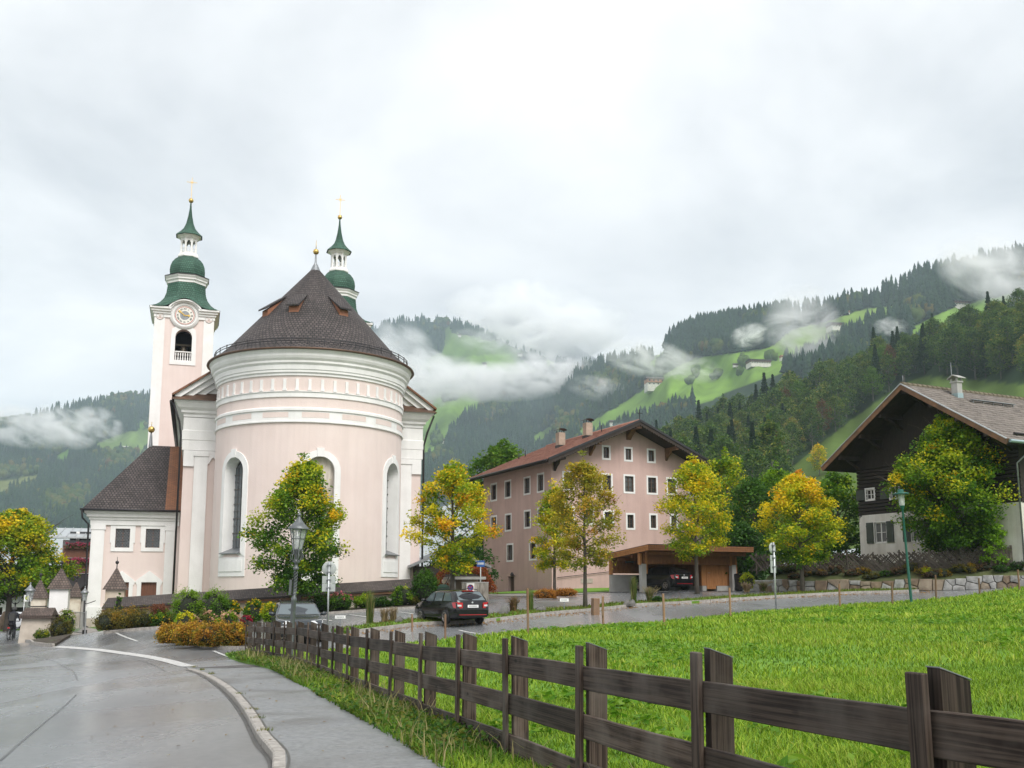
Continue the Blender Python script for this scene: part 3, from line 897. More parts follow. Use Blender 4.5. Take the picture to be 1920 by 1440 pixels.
cpf = [(0, zc0 - .05), (.12, zc0), (.12, zc0 + .16), (.26, zc0 + .26), (.26, zc0 + .40), (.46, zc0 + .56), (.62, zc1 - .18), (.70, zc1 - .14), (.70, zc1 - .02), (0, zc1)]
fpf = [(0, zfr - .1), (.12, zfr - .08), (.12, zfr + .55), (.15, zfr + .57), (.15, zfr + 1.15), (.10, zfr + 1.2), (.10, zc0 - .04)]
spf = [(.86, zc1 - .05), (.86, zc1 + .02), (0, zc1 + .62)]
for pth in (path, path2):
 entab('cornice', cpf, M['white_plaster'], pth)
 entab('frieze', fpf, M['white_plaster'], pth)
 entab('skirt_roof', spf, M['brown_copper'], pth)
# pilasters on the east wall and the corners
for sgn in (-1, 1):
 for x0, x1 in ((6.1, 6.9), (4.9, 5.45)):
  mb = MB()
  a, b = (x0 * sgn, x1 * sgn) if sgn > 0 else (-x1, -x0)
  mb.box(a, b, D0 - .16, D0 + .05, Z_BASE, zfr - .11)
  mb.box(a - .05, b + .05, D0 - .22, D0 + .05, zfr - .45, zfr - .13)
  mb.build('pilaster', M['white_plaster'], church)
 mb = MB()                                 # scalloped head of the pink field between them
 xa, xb = sorted((5.45 * sgn, 6.1 * sgn)); xm = (xa + xb) / 2
 mb.prism([(xa, zfr - .1), (xa, zfr - .95), (xm - .22, zfr - .85), (xm - .12, zfr - .62), (xm, zfr - .5), (xm + .12, zfr - .62), (xm + .22, zfr - .85), (xb, zfr - .95), (xb, zfr - .1)], lambda a, b, dd: (a, dd, b), D0 - .12, D0 + .02)
 mb.build('panel_head', M['white_plaster'], church)
 # rounded console under the cornice at the corner
 mb = MB()
 xa, xb = sorted((6.92 * sgn, 7.56 * sgn))
 mb.prism([(xa, zfr - .1), (xa, zfr - 1.1)] + [(xa + (xb - xa) * t, zfr - 1.1 + (.0 if sgn else 0) - 0.0) for t in (.5, 1)] + [(xb, zfr - .1)], lambda a, b, dd: (a, dd, b), D0 - .13, D0 + .02)
 mb.build('console', M['white_plaster'], church)
# raking cornice of the gable
for sgn in (-1, 1):
 mb = MB()
 p0 = Vector((sgn * (NW + .7), 0, zc1 + .25)); p1 = Vector((sgn * .4, 0, zc1 + 6.1))
 dd = (p1 - p0).normalized(); nn = Vector((-dd.z * sgn * -1, 0, dd.x * sgn * -1)); nn = Vector((dd.z, 0, -dd.x)) if sgn < 0 else Vector((-dd.z, 0, -dd.x * -1))
 nn = Vector((-dd.z, 0, dd.x)); nn = nn if nn.z > 0 else -nn
 for o0, o1, pr in ((-1.25, -.95, .12), (-.95, -.62, .26), (-.62, -.3, .45), (-.3, 0.0, .66)):
  q = [p0 + nn * o0, p1 + nn * o0, p1 + nn * o1, p0 + nn * o1]
  v = [(a.x, D0 - pr, a.z) for a in q] + [(a.x, D0 + .1, a.z) for a in q]
  mb.add(v, [(0, 1, 2, 3), (3, 2, 6, 7), (1, 0, 4, 5), (0, 3, 7, 4), (2, 1, 5, 6)])
 mb.build('raking_cornice', M['white_plaster'], church, fix=True)
# nave roof
mb = MB()
rz0, rz1 = zc1 + .3, zc1 + 6.25
for sgn in (-1, 1):
 e0 = (sgn * (NW + .85), D0 - .85, rz0); e1 = (sgn * (NW + .85), D0 + NLEN, rz0); t1 = (0, D0 + NLEN, rz1); t0 = (0, D0 - .85, rz1)
 L = math.hypot(NW + .85, rz1 - rz0)
 q = [e0, e1, t1, t0]; u_ = [(0, 0), (NLEN, 0), (NLEN, L), (0, L)]
 if sgn < 0: q = q[::-1]; u_ = u_[::-1]
 mb.quad(*q, uv=u_)
 mb.quad(*[(a[0], a[1], a[2] - .14) for a in q[::-1]])
 mb.quad(e0, t0, (t0[0], t0[1], t0[2] - .14), (e0[0], e0[1], e0[2] - .14))
mb.build('roof', M['copper_shingle'], church)
# gutters and rain pipes of the nave
mb = MB()
mb.tube([(-NW - .9, D0 - .3, zc1 - .1), (-NW - .9, D0 + NLEN - 6, zc1 - .1)], .09, 6)
mb.tube([(-NW - .75, D0 - .5, zc1 - .2), (-NW - .35, D0 - .25, zc0 - .35), (-NW - .22, D0 - .1, zfr + .8), (-NW - .22, D0 - .1, Z_BASE)], .07, 6)
mb.build('rain_pipe', M['dark_metal'], church)
mb = MB()
mb.tube([(NW + .75, D0 - .5, zc1 - .2), (NW + .35, D0 - .25, zc0 - .35), (NW + .16, D0 - .1, zfr + .8), (NW + .16, D0 - .1, Z_BASE)], .07, 6)
mb.build('rain_pipe', M['dark_metal'], church)

# --- flat walls with openings, used for every other building
def wall_cdt(outer, holes, fn, reveal=0.25, thick=None):
 """outer/holes in (s,z); fn(s,z,d) -> point, d inward"""
 mb = MB()
 v, f = cdt(outer, holes)
 mb.add([fn(a, b, 0) for a, b in v], f)
 for h in holes:
  n = len(h)
  for i in range(n):
   j = (i + 1) % n
   mb.quad(fn(*h[i], 0), fn(*h[j], 0), fn(*h[j], reveal), fn(*h[i], reveal))
 return mb
def rect(x, z, w_, h_): return [(x - w_ / 2, z), (x + w_ / 2, z), (x + w_ / 2, z + h_), (x - w_ / 2, z + h_)]
# --- sacristy
SY = 5.0; SX0, SX1 = -12.85, -7.55; SYL = 9.0
se = zat(957, 63.5); szb = -0.9
wins = [(-11.02, zat(1027, 63.6)), (-9.22, zat(1027, 64))]
wh = 1.2; ww = .86
door = (-9.3, zat(1126, 64), .95, 1.5 - .5)
door2 = (-10.95, zat(1126, 64), .95, 1.0)
holes = [rect(x, z, ww, wh) for x, z in wins] + [rect(door[0], door[1], .92, 1.15), rect(door2[0], door2[1], .92, 1.15)]
def sfn(s, z, dd): return (s, SY + dd, z)
mb = wall_cdt([(SX0, szb), (SX1 - .05, szb), (SX1 - .05, se), (SX0, se)], holes, sfn, .28)
mb.quad((SX0, SY, szb), (SX0, SY, se), (SX0, SY + SYL, se), (SX0, SY + SYL, szb))
mb.quad((SX0, SY + SYL, szb), (SX0, SY + SYL, se), (SX1, SY + SYL, se), (SX1, SY + SYL, szb))
sac = mb.build('sacristy', M['pink_plaster'], church, fix=False)
for pts in ([(SX0 - .03, SX0 + .75), (SX1 - .9, SX1 - .35)],):
 for x0, x1 in pts:
  mb = MB()
  mb.box(x0, x1, SY - .09, SY + .02, szb + 1.0, se - .9)
  mb.box(x0 - .05, x1 + .06, SY - .13, SY + .02, se - 1.25, se - .95)
  mb.box(x0 - .05, x1 + .09, SY - .16, SY + .02, szb + .65, szb + 1.35)
  mb.build('corner_strip', M['white_plaster'], sac)
mb = MB(); mb.box(SX0 - .06, SX0 + .95, SY - .18, SY + .03, szb, szb + .64); mb.build('plinth', M['base_plaster'], sac)
mb = MB()
for k, (o_, za, zb2) in enumerate(((.12, se - .95, se - .62), (.2, se - .62, se - .45), (.34, se - .45, se - .22), (.48, se - .22, se - .06))):
 mb.box(SX0 - o_, SX1 - .1, SY - o_, SY + SYL + o_, za, zb2)
mb.build('cornice', M['white_plaster'], sac)
# hipped roof
rx = zat(827, 66)
e = .6
mb = MB()
A = (SX0 - e, SY - e, se); B = (SX1 + .1, SY - e, se); C = (SX0 - e, SY + SYL + e, se); D = (SX1 + .1, SY + SYL + e, se)
ra = (SX0 + 3.0, SY + SYL / 2, rx); rb = (SX1 + .1, SY + SYL / 2, rx)
L = math.hypot(SYL / 2 + e, rx - se)
mb.quad(A, (SX1 - 1.0, SY - e, se), (SX1 - 1.0, SY + SYL / 2, rx), ra, uv=((0, 0), (5, 0), (5, L), (3.6, L)))
mb.add([C, A, ra], [(0, 1, 2)], [((0, 0), (9, 0), (4.5, L))])
mb.add([D, C, ra, rb], [(0, 1, 2, 3)], [((0, 0), (9, 0), (9, L), (0, L))])
rs = mb.build('sacristy_roof', M['church_shingle'], church)
mb = MB(); mb.quad((SX1 - 1.0, SY - e, se), B, rb, (SX1 - 1.0, SY + SYL / 2, rx), uv=((0, 0), (1, 0), (1, L), (0, L)))
mb.build('copper_strip', M['copper_shingle'], rs)
mb = MB(); mb.tube([(SX0 - e, SY - e - .06, se - .03), (SX1 - .1, SY - e - .06, se - .03)], .08, 6); mb.tube([(SX0 - e - .06, SY - e, se - .03), (SX0 - e - .06, SY + SYL, se - .03)], .08, 6)
mb.build('gutter', M['dark_metal'], rs)
mb = MB(); mb.tube([(SX0 - e, SY - e, se - .1), (SX0 - .55, SY - .5, se - .55), (SX0 - .2, SY - .2, se - .95), (SX0 - .14, SY - .16, szb + .45), (SX0 - .1, SY - .3, szb + .2), (SX0 + .15, SY - .5, szb + .1)], .065, 6)
mb.build('rain_pipe', M['dark_metal'], sac)
mb = MB(); mb.lathe([(.14, rx - .1), (.08, rx + .7), (.05, rx + .9)], 8, c=ra[:2]); mb.build('finial', M['grey_metal'], rs)
mb = MB(); mb.lathe([(.001, rx + .85), (.17, rx + .95), (.24, rx + 1.12), (.17, rx + 1.29), (.001, rx + 1.36)], 12, c=ra[:2]); mb.tube([(*ra[:2], rx + 1.3), (*ra[:2], rx + 1.65)], .02, 5); mb.build('gilded_ball', M['gold'], rs)
def sac_window(x, z, w_, h_, dr=False):
 mb = MB()
 t = .24
 if dr:
  sh = [(-w_ / 2 - t, -.02), (-w_ / 2, -.02), (-w_ / 2, h_), (w_ / 2, h_), (w_ / 2, -.02), (w_ / 2 + t, -.02), (w_ / 2 + t, h_ * .8), (w_ / 2 + t + .12, h_ + .02), (w_ / 2 + t, h_ + .18), (0, h_ + .72), (-w_ / 2 - t, h_ + .18), (-w_ / 2 - t - .12, h_ + .02), (-w_ / 2 - t, h_ * .8)]
  mb.prism(sh, lambda a, b, dd: (x + a, dd, z + b), SY - .06, SY + .01)
 else:
  oo = [(-w_ / 2 - t, -t), (w_ / 2 + t, -t), (w_ / 2 + t, h_ * .25), (w_ / 2 + t + .07, h_ * .25), (w_ / 2 + t + .07, h_ + t), (0, h_ + t + .2), (-w_ / 2 - t - .07, h_ + t), (-w_ / 2 - t - .07, h_ * .25), (-w_ / 2 - t, h_ * .25)]
  hh = rect(0, 0, w_, h_)
  v, f = cdt(oo, [hh])
  mb.add([(x + a, SY - .06, z + b) for a, b in v], f)
  for lp in (oo, hh):
   for i in range(len(lp)):
    j = (i + 1) % len(lp)
    mb.quad((x + lp[i][0], SY - .06, z + lp[i][1]), (x + lp[j][0], SY - .06, z + lp[j][1]), (x + lp[j][0], SY + .01, z + lp[j][1]), (x + lp[i][0], SY + .01, z + lp[i][1]))
 o = mb.build('door_surround' if dr else 'window', M['white_plaster'], sac, fix=True)
 if dr:
  for k in range(5):
   b = MB(); b.box(x - w_ / 2 + k * w_ / 5 + .005, x - w_ / 2 + (k + 1) * w_ / 5 - .005, SY + .12, SY + .16, z, z + h_); b.build('plank', M['door_wood'], o)
  b = MB(); b.box(x - w_ / 2, x + w_ / 2, SY + .165, SY + .18, z, z + h_); b.build('backing', M['dark_void'], o)
  return
 for s in (-1, 1):
  for k in range(3):
   b = MB(); x0 = x + (s * w_ / 4) - w_ / 4
   b.box(x0 + .02, x0 + w_ / 2 - .02, SY + .2, SY + .205, z + k * h_ / 3 + .01, z + (k + 1) * h_ / 3 - .01)
   b.build('pane', M['window_glass'], o)
 b = MB()
 for xx in (-w_ / 2, 0, w_ / 2): b.beam((x + xx, SY + .17, z), (x + xx, SY + .17, z + h_), .07, .05)
 for zz_ in (0, h_): b.beam((x - w_ / 2, SY + .165, z + zz_), (x + w_ / 2, SY + .165, z + zz_), .06, .06)
 b.build('sash', M['door_wood'], o)
 b = MB()
 n = 4
 for k in range(-n, n + 1):
  for s in (1, -1):
   pts = []
   for q in (0.0, 1.0):
    pts.append((k / n * w_ * .8 + s * (q - .5) * h_ * .8, z + q * h_))
   (xa, za), (xb, zb2) = pts
   lo, hi = -w_ / 2, w_ / 2
   def clipx(xa, za, xb, zb2):
    t0, t1 = 0, 1; dx_ = xb - xa
    if abs(dx_) < 1e-9: return None
    ta, tb = (lo - xa) / dx_, (hi - xa) / dx_
    if ta > tb: ta, tb = tb, ta
    t0, t1 = max(t0, ta), min(t1, tb)
    if t0 >= t1: return None
    return (xa + dx_ * t0, za + (zb2 - za) * t0, xa + dx_ * t1, za + (zb2 - za) * t1)
   c_ = clipx(xa, za, xb, zb2)
   if c_: b.beam((x + c_[0], SY + .10, c_[1]), (x + c_[2], SY + .10, c_[3]), .018, .018)
 b.build('lattice', M['grey_metal'], o)
for x, z in wins: sac_window(x, z, ww, wh)
sac_window(door[0], door[1], .92, 1.15, True)
sac_window(door2[0], door2[1], .92, 1.15, True)
# ------------------------------------------------------------------ the two towers
def text_mesh(body, size, mat, extrude=0.004, font_bold=False):
 cu = bpy.data.curves.new('text', 'FONT'); cu.body = body; cu.size = size; cu.align_x = 'CENTER'; cu.align_y = 'CENTER'; cu.extrude = extrude
 cu.resolution_u = 3
 o = bpy.data.objects.new('text', cu)
 COL.objects.link(o)
 dg = bpy.context.evaluated_depsgraph_get()
 me = bpy.data.meshes.new_from_object(o.evaluated_get(dg))
 bpy.data.objects.remove(o)
 me.materials.clear(); me.materials.append(mat)
 return me
def tower(tx, ty, Yt, detail=True):
 def z(v): return zat(v, Yt)
 TH = 2.66
 y0 = ty - TH
 zb, ze = -1.5, z(596)
 ow, oz0, osp = .76, z(690), z(647)
 arch = [(tx - ow, oz0), (tx + ow, oz0)] + [(tx + ow * math.cos(PI * i / 12), osp + ow * math.sin(PI * i / 12)) for i in range(13)]
 mb = wall_cdt([(tx - TH, zb), (tx + TH, zb), (tx + TH, ze), (tx - TH, ze)], [arch], lambda s, q, d_: (s, y0 + d_, q), .7)
 for sgn in (-1, 1):
  mb.quad((tx + sgn * TH, y0, zb), (tx + sgn * TH, y0, ze), (tx + sgn * TH, y0 + 2 * TH, ze), (tx + sgn * TH, y0 + 2 * TH, zb))
 mb.quad((tx - TH, y0 + 2 * TH, zb), (tx + TH, y0 + 2 * TH, zb), (tx + TH, y0 + 2 * TH, ze), (tx - TH, y0 + 2 * TH, ze))
 t = mb.build('bell_tower', M['pink_plaster'], church)
 # white corner strips
 for sx_ in (-1, 1):
  mb = MB(); xa, xb = sorted((tx + sx_ * (TH + .05), tx + sx_ * (TH - .9)))
  mb.box(xa, xb, y0 - .06, y0 + .9, zb, ze); mb.build('corner_strip', M['white_plaster'], t)
  mb = MB(); mb.lathe([(.34, 0), (.34, .05), (.28, .05), (.28, .02), (.10, .02), (.10, .05), (.001, .05)], 16)
  for k in range(4):
   a = PI / 4 + k * PI / 2; mb.beam((0, 0, .04), (.3 * math.cos(a), .3 * math.sin(a), .04), .07, .03)
  mb.build('rosette', M['pink_plaster'], t, (tx + sx_ * (TH - .44), y0 - .07, z(612)), (R(90), 0, 0))
 # opening surround
 mb = MB()
 oo = [(tx - ow - .42, oz0 - .4), (tx + ow + .42, oz0 - .4), (tx + ow + .38, osp + .15), (tx + ow + .3, osp + .75), (tx + .5, osp + 1.15), (tx - .5, osp + 1.15), (tx - ow - .3, osp + .75), (tx - ow - .38, osp + .15)]
 v, f = cdt(oo, [arch]); mb.add([(a, y0 - .07, b) for a, b in v], f)
 for i in range(len(oo)):
  j = (i + 1) % len(oo)
  mb.quad((oo[i][0], y0 - .07, oo[i][1]), (oo[j][0], y0 - .07, oo[j][1]), (oo[j][0], y0 + .01, oo[j][1]), (oo[i][0], y0 + .01, oo[i][1]))
 mb.build('opening_surround', M['white_plaster'], t)
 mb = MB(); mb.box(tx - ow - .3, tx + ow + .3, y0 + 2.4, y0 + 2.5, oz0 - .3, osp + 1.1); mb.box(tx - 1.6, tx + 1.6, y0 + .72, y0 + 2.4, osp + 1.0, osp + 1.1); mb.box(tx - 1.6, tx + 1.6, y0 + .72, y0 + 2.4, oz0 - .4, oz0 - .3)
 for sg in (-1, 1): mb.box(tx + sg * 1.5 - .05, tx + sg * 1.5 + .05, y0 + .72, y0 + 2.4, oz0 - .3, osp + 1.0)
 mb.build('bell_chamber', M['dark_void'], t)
 mb = MB(); zc_ = osp - .9
 mb.lathe([(.5, zc_ - .55), (.42, zc_ - .4), (.3, zc_), (.24, zc_ + .25), (.001, zc_ + .33)], 16, c=(tx, y0 + 1.3)); mb.beam((tx - 1.2, y0 + 1.3, zc_ + .42), (tx + 1.2, y0 + 1.3, zc_ + .42), .14, .18)
 mb.build('bell', M['bronze_bell'], t)
 # balustrade
 mb = MB(); zh = .95
 mb.box(tx - ow, tx + ow, y0 + .05, y0 + .25, oz0 + zh - .1, oz0 + zh)
 mb.box(tx - ow, tx + ow, y0 + .05, y0 + .25, oz0, oz0 + .08)
 for k in range(7):
  x = tx - ow + .11 + k * (2 * ow - .22) / 6
  mb.lathe([(.045, oz0 + .08), (.07, oz0 + .25), (.04, oz0 + .4), (.04, oz0 + .46), (.07, oz0 + .6), (.045, oz0 + zh - .1)], 8, c=(x, y0 + .15))
 mb.build('balustrade', M['white_plaster'], t)
 # clock
 zc = z(608); rc = .84
 def disc(r, dz, m, nm, parent, r_in=0.0, n=40):
  b = MB(); b.lathe([(max(r_in, .001), dz), (r, dz), (r, dz - .03)], n, smooth=False); return b.build(nm, m, parent, (tx, y0 - .1, zc), (R(90), 0, 0))
 b = MB(); b.lathe([(1.36, -.05), (1.36, .06), (1.2, .06), (1.15, .13), (1.0, .13), (.94, .04), (.94, -.02)], 40); b.build('clock_surround', M['white_plaster'], t, (tx, y0 - .05, zc), (R(90), 0, 0))
 disc(.92, .05, M['clock_white'], 'clock_face', t)
 b = MB(); b.lathe([(rc - .02, .06), (rc + .03, .06)], 40); b.build('clock_ring', M['red_paint'], t, (tx, y0 - .1, zc), (R(90), 0, 0))
 disc(.44, .056, M['grey_metal'], 'clock_centre', t)
 NUM = ['XII', 'I', 'II', 'III', 'IIII', 'V', 'VI', 'VII', 'VIII', 'IX', 'X', 'XI']
 for k, s in enumerate(NUM):
  a = k * PI / 6
  me = text_mesh(s, .24, M['black_paint'])
  o = link('numeral', me, t, (tx + .64 * math.sin(a), y0 - .175, zc + .64 * math.cos(a)))
  o.rotation_euler = (R(90), 0, 0); o.rotation_euler = (Matrix.Rotation(a, 4, 'Y') @ Matrix.Rotation(R(90), 4, 'X')).to_euler()
 for L, a, wd in ((.72, R(-52), .09), (.5, R(92), .1)):
  b = MB(); dx_, dz_ = math.sin(a), math.cos(a)
  b.beam((tx - dx_ * .12, y0 - .2, zc - dz_ * .12), (tx + dx_ * L, y0 - .2, zc + dz_ * L), .02, wd, up=(dz_, 0, -dx_))
  b.beam((tx + dx_ * L * .62, y0 - .205, zc + dz_ * L * .62), (tx + dx_ * L * .9, y0 - .205, zc + dz_ * L * .9), .02, wd * 2, up=(dz_, 0, -dx_))
  b.build('clock_hand', M['gold'], t)
 # main cornice with the arch over the clock
 mb = MB()
 for o_, za, zb2 in ((.12, ze - .95, ze - .62), (.22, ze - .62, ze - .4), (.36, ze - .4, ze - .18), (.5, ze - .18, ze)):
  for xa, xb in ((tx - TH - o_, tx - 1.25), (tx + 1.25, tx + TH + o_)):
   mb.box(xa, xb, y0 - o_, y0 + .3, za, zb2)
  for sg in (-1, 1):
   xa, xb = sorted((tx + sg * (TH + o_), tx + sg * (TH - .3)))
   mb.box(xa, xb, y0 + .3, y0 + 2 * TH + o_, za, zb2)
  mb.box(tx - TH - .1, tx + TH + .1, y0 + 2 * TH - .2, y0 + 2 * TH + o_, za, zb2)
 n = 20
 ra_, rb_ = 1.28, 1.62
 for o_, r_i, r_o in ((.14, 1.2, 1.36), (.34, 1.36, 1.5), (.5, 1.5, 1.64)):
  for i in range(n):
   a, b = R(22) + (PI - 2 * R(22)) * i / n, R(22) + (PI - 2 * R(22)) * (i + 1) / n
   def pt(r, th, y): return (tx + r * math.cos(th) * 1.02, y, zc + r * math.sin(th) * .92)
   yA, yB = y0 - o_, y0 + .4
   mb.add([pt(r_i, a, yA), pt(r_o, a, yA), pt(r_o, b, yA), pt(r_i, b, yA), pt(r_i, a, yB), pt(r_o, a, yB), pt(r_o, b, yB), pt(r_i, b, yB)], [(0, 1, 2, 3), (1, 5, 6, 2), (4, 0, 3, 7)])
 mb.build('cornice', M['white_plaster'], t, fix=True)
 # bell-shaped roof from square to octagon
 lv = [(3.22, .42, ze), (3.22, .42, ze + .08), (2.75, .40, ze + .38), (2.35, .5, ze + .85), (2.02, .6, ze + 1.45), (1.84, .7, ze + 2.0), (1.74, .72, z(541))]
 mb = MB(); rings = []
 B = zc + 1.60 - ze; fade = [1, 1, .8, .45, .18, 0, 0]
 for (h, k, zz_), fd in zip(lv, fade):
  c_ = h * (.10 + .486 * min(1, (zz_ - ze) / 1.5))
  cor = [(h, -(h - c_)), (h, h - c_), (h - c_, h), (-(h - c_), h), (-h, h - c_), (-h, -(h - c_)), (-(h - c_), -h)]
  pts = [(tx + a, ty + b, zz_) for a, b in cor]
  nf = 16
  for i in range(1, nf + 1):
   x = -(h - c_) + 2 * (h - c_) * i / nf
   bz = B * math.cos(PI * x / 4.3) ** 2 if abs(x) < 2.15 else 0.0
   top_ = B + ze
   zz2 = zz_ + fd * max(0, bz - 0.5 * (zz_ - ze))
   pts.append((tx + x, ty - h, zz2))
  rings.append(pts)
 for r1, r2 in zip(rings[:-1], rings[1:]):
  m_ = len(r1); acc = 0.0
  for i in range(m_):
   j = (i + 1) % m_
   w1 = (Vector(r1[i]) - Vector(r1[j])).length; w2 = (Vector(r2[i]) - Vector(r2[j])).length
   q = (w1 - w2) / 2
   mb.quad(r1[i], r1[j], r2[j], r2[i], uv=((acc, r1[i][2]), (acc + w1, r1[j][2]), (acc + w1 - q, r2[j][2]), (acc + q, r2[i][2])))
   acc += w1
 dome = mb.build('spire_roof', M['green_shingle'], t, fix=False)
 def oct_(name, prof, mat, smooth=False):
  b = MB(); b.lathe([(r / math.cos(PI / 8), zz_) for r, zz_ in prof], 8, R(22.5), R(382.5), c=(tx, ty), smooth=False, uvr=2.0); return b.build(name, mat, dome)
 z1, z2 = z(541), z(528)
 oct_('moulding', [(1.7, z1 - .05), (1.78, z1), (1.78, z1 + .18), (1.9, z1 + .3), (1.9, z1 + .42), (2.02, z2 - .12), (2.02, z2)], M['white_plaster'])
 oct_('moulding_cap', [(2.08, z2 - .03), (2.08, z2 + .04), (1.55, z2 + .14)], M['dark_metal'])
 zd0, zd1 = z2 + .05, z(488)
 H = zd1 - zd0
 oct_('onion_dome', [(1.52, zd0), (1.62, zd0 + .12 * H), (1.65, zd0 + .3 * H), (1.60, zd0 + .5 * H), (1.45, zd0 + .7 * H), (1.2, zd0 + .87 * H), (.86, zd0 + H)], M['green_shingle'])
 zl0, zl1 = z(488), z(481)
 oct_('moulding', [(.82, zl0 - .1), (.96, zl0), (.96, zl0 + .12), (.86, zl1), (.6, zl1)], M['white_plaster'])
 zla, zlb = zl1, z(453)
 # lantern: eight posts with arches
 b = MB()
 for k in range(8):
  a = R(22.5 + 45 * k); x, y = tx + .74 * math.cos(a), ty + .74 * math.sin(a)
  b.beam((x, y, zla), (x, y, zlb), .17, .17)
 oc = [(tx + .74 * math.cos(R(22.5 + 45 * k)), ty + .74 * math.sin(R(22.5 + 45 * k))) for k in range(9)]
 for k in range(8):
  for zz_, hh in ((zla + .5, .04), (zla + .12, .05), (zlb - .12, .28)):
   b.beam((*oc[k], zz_), (*oc[k + 1], zz_), .07, hh)
  (xa, ya), (xb, yb) = oc[k], oc[k + 1]
  for q in range(1, 4):
   x, y = xa + (xb - xa) * q / 4, ya + (yb - ya) * q / 4
   b.beam((x, y, zla), (x, y, zla + .5), .03, .03)
  for q0, q1 in ((0.12, .3), (.88, .7)):
   b.beam((xa + (xb - xa) * q0, ya + (yb - ya) * q0, zlb - .45), (xa + (xb - xa) * q1, ya + (yb - ya) * q1, zlb - .2), .06, .12)
 b.build('lantern', M['white_plaster'], dome)
 zs = z(449)
 oct_('moulding', [(.7, zlb - .1), (.85, zlb), (.95, zlb + .12), (1.12, zs), (1.12, zs + .05)], M['white_plaster'])
 zt = z(384)
 Hs = zt - zs
 oct_('needle_spire', [(1.24, zs + .02), (1.24, zs + .08), (.82, zs + .14 * Hs), (.55, zs + .24 * Hs), (.36, zs + .38 * Hs), (.2, zs + .6 * Hs), (.1, zs + .82 * Hs), (.06, zt)], M['green_shingle'])
 b = MB(); zq = z(380); b.lathe([(.001, zq - .26), (.17, zq - .19), (.25, zq), (.17, zq + .19), (.001, zq + .26)], 16, c=(tx, ty)); b.build('gilded_ball', M['gold'], dome)
 b = MB(); zt2 = z(337); zx = z(346)
 b.beam((tx, ty, zq + .2), (tx, ty, zt2), .045, .045); b.beam((tx - .5, ty, zx), (tx + .5, ty, zx), .04, .04)
 for a in (45, 135):
  dx_, dz_ = .22 * math.cos(R(a)), .22 * math.sin(R(a)); b.beam((tx - dx_, ty, zx - dz_), (tx + dx_, ty, zx + dz_), .03, .03)
 b.build('cross', M['gold'], dome)
tower(-8.5, 37.2, 95.4)
tower(6.3, 37.2, 95.4)
# ------------------------------------------------------------------ other buildings
material('sash_wood', (0.085, 0.055, 0.04), 0.6)
material('dark_timber', (0.022, 0.015, 0.011), 0.8, (0.04, 0.026, 0.018), 3, 0.5, 30, stretch=(1, 1, 1))
material('black_plank', (0.013, 0.010, 0.008), 0.85, (0.030, 0.021, 0.016), 4, 0.5, 30, stretch=(6, 6, .7))
material('verge_wood', (0.22, 0.105, 0.05), 0.7, (0.11, 0.06, 0.035), 2.5, 0.3, 20)
material('larch', (0.46, 0.21, 0.075), 0.7, (0.30, 0.125, 0.045), 3.5, 0.4, 25, stretch=(5, 5, .5))
material('larch_dark', (0.27, 0.115, 0.045), 0.7, (0.16, 0.068, 0.03), 3.5, 0.4, 25, stretch=(5, 5, .5))
material('concrete', (0.42, 0.415, 0.40), 0.85, (0.32, 0.315, 0.30), 1.2, 0.3, 20)
material('stained_concrete', (0.50, 0.47, 0.42), 0.9, (0.14, 0.12, 0.10), 1.6, 0.4, 14, stretch=(3, 3, .5))
material('shutter_green', (0.035, 0.045, 0.036), 0.6, (0.05, 0.062, 0.05), 5)
material('terracotta', (0.40, 0.20, 0.145), 0.85, (0.30, 0.14, 0.105), 3.0, 0.2, 20)
material('grey_tile', (0.145, 0.125, 0.112), 0.85, (0.235, 0.205, 0.185), 2.2, 0.3, 20)
material('moss_tile', (0.13, 0.11, 0.075), 0.9, (0.20, 0.17, 0.12), 3, 0.3, 20)
material('blue_sheet', (0.30, 0.40, 0.42), 0.4, metal=0.3)
material('window_white', (0.72, 0.71, 0.69), 0.5)
material('curtain_glass', (0.10, 0.105, 0.105), 0.15, spec=0.7)
material('chimney_plaster', (0.42, 0.33, 0.26), 0.95, (0.30, 0.24, 0.19), 2, 0.4, 10)
def plane_hit(u, v, P0, dv):
 a, b = ray(u, v)
 s = (a * P0.y - P0.x) / (dv.x - a * dv.y)
 Y = P0.y + s * dv.y
 return s, CAMZ + b * Y
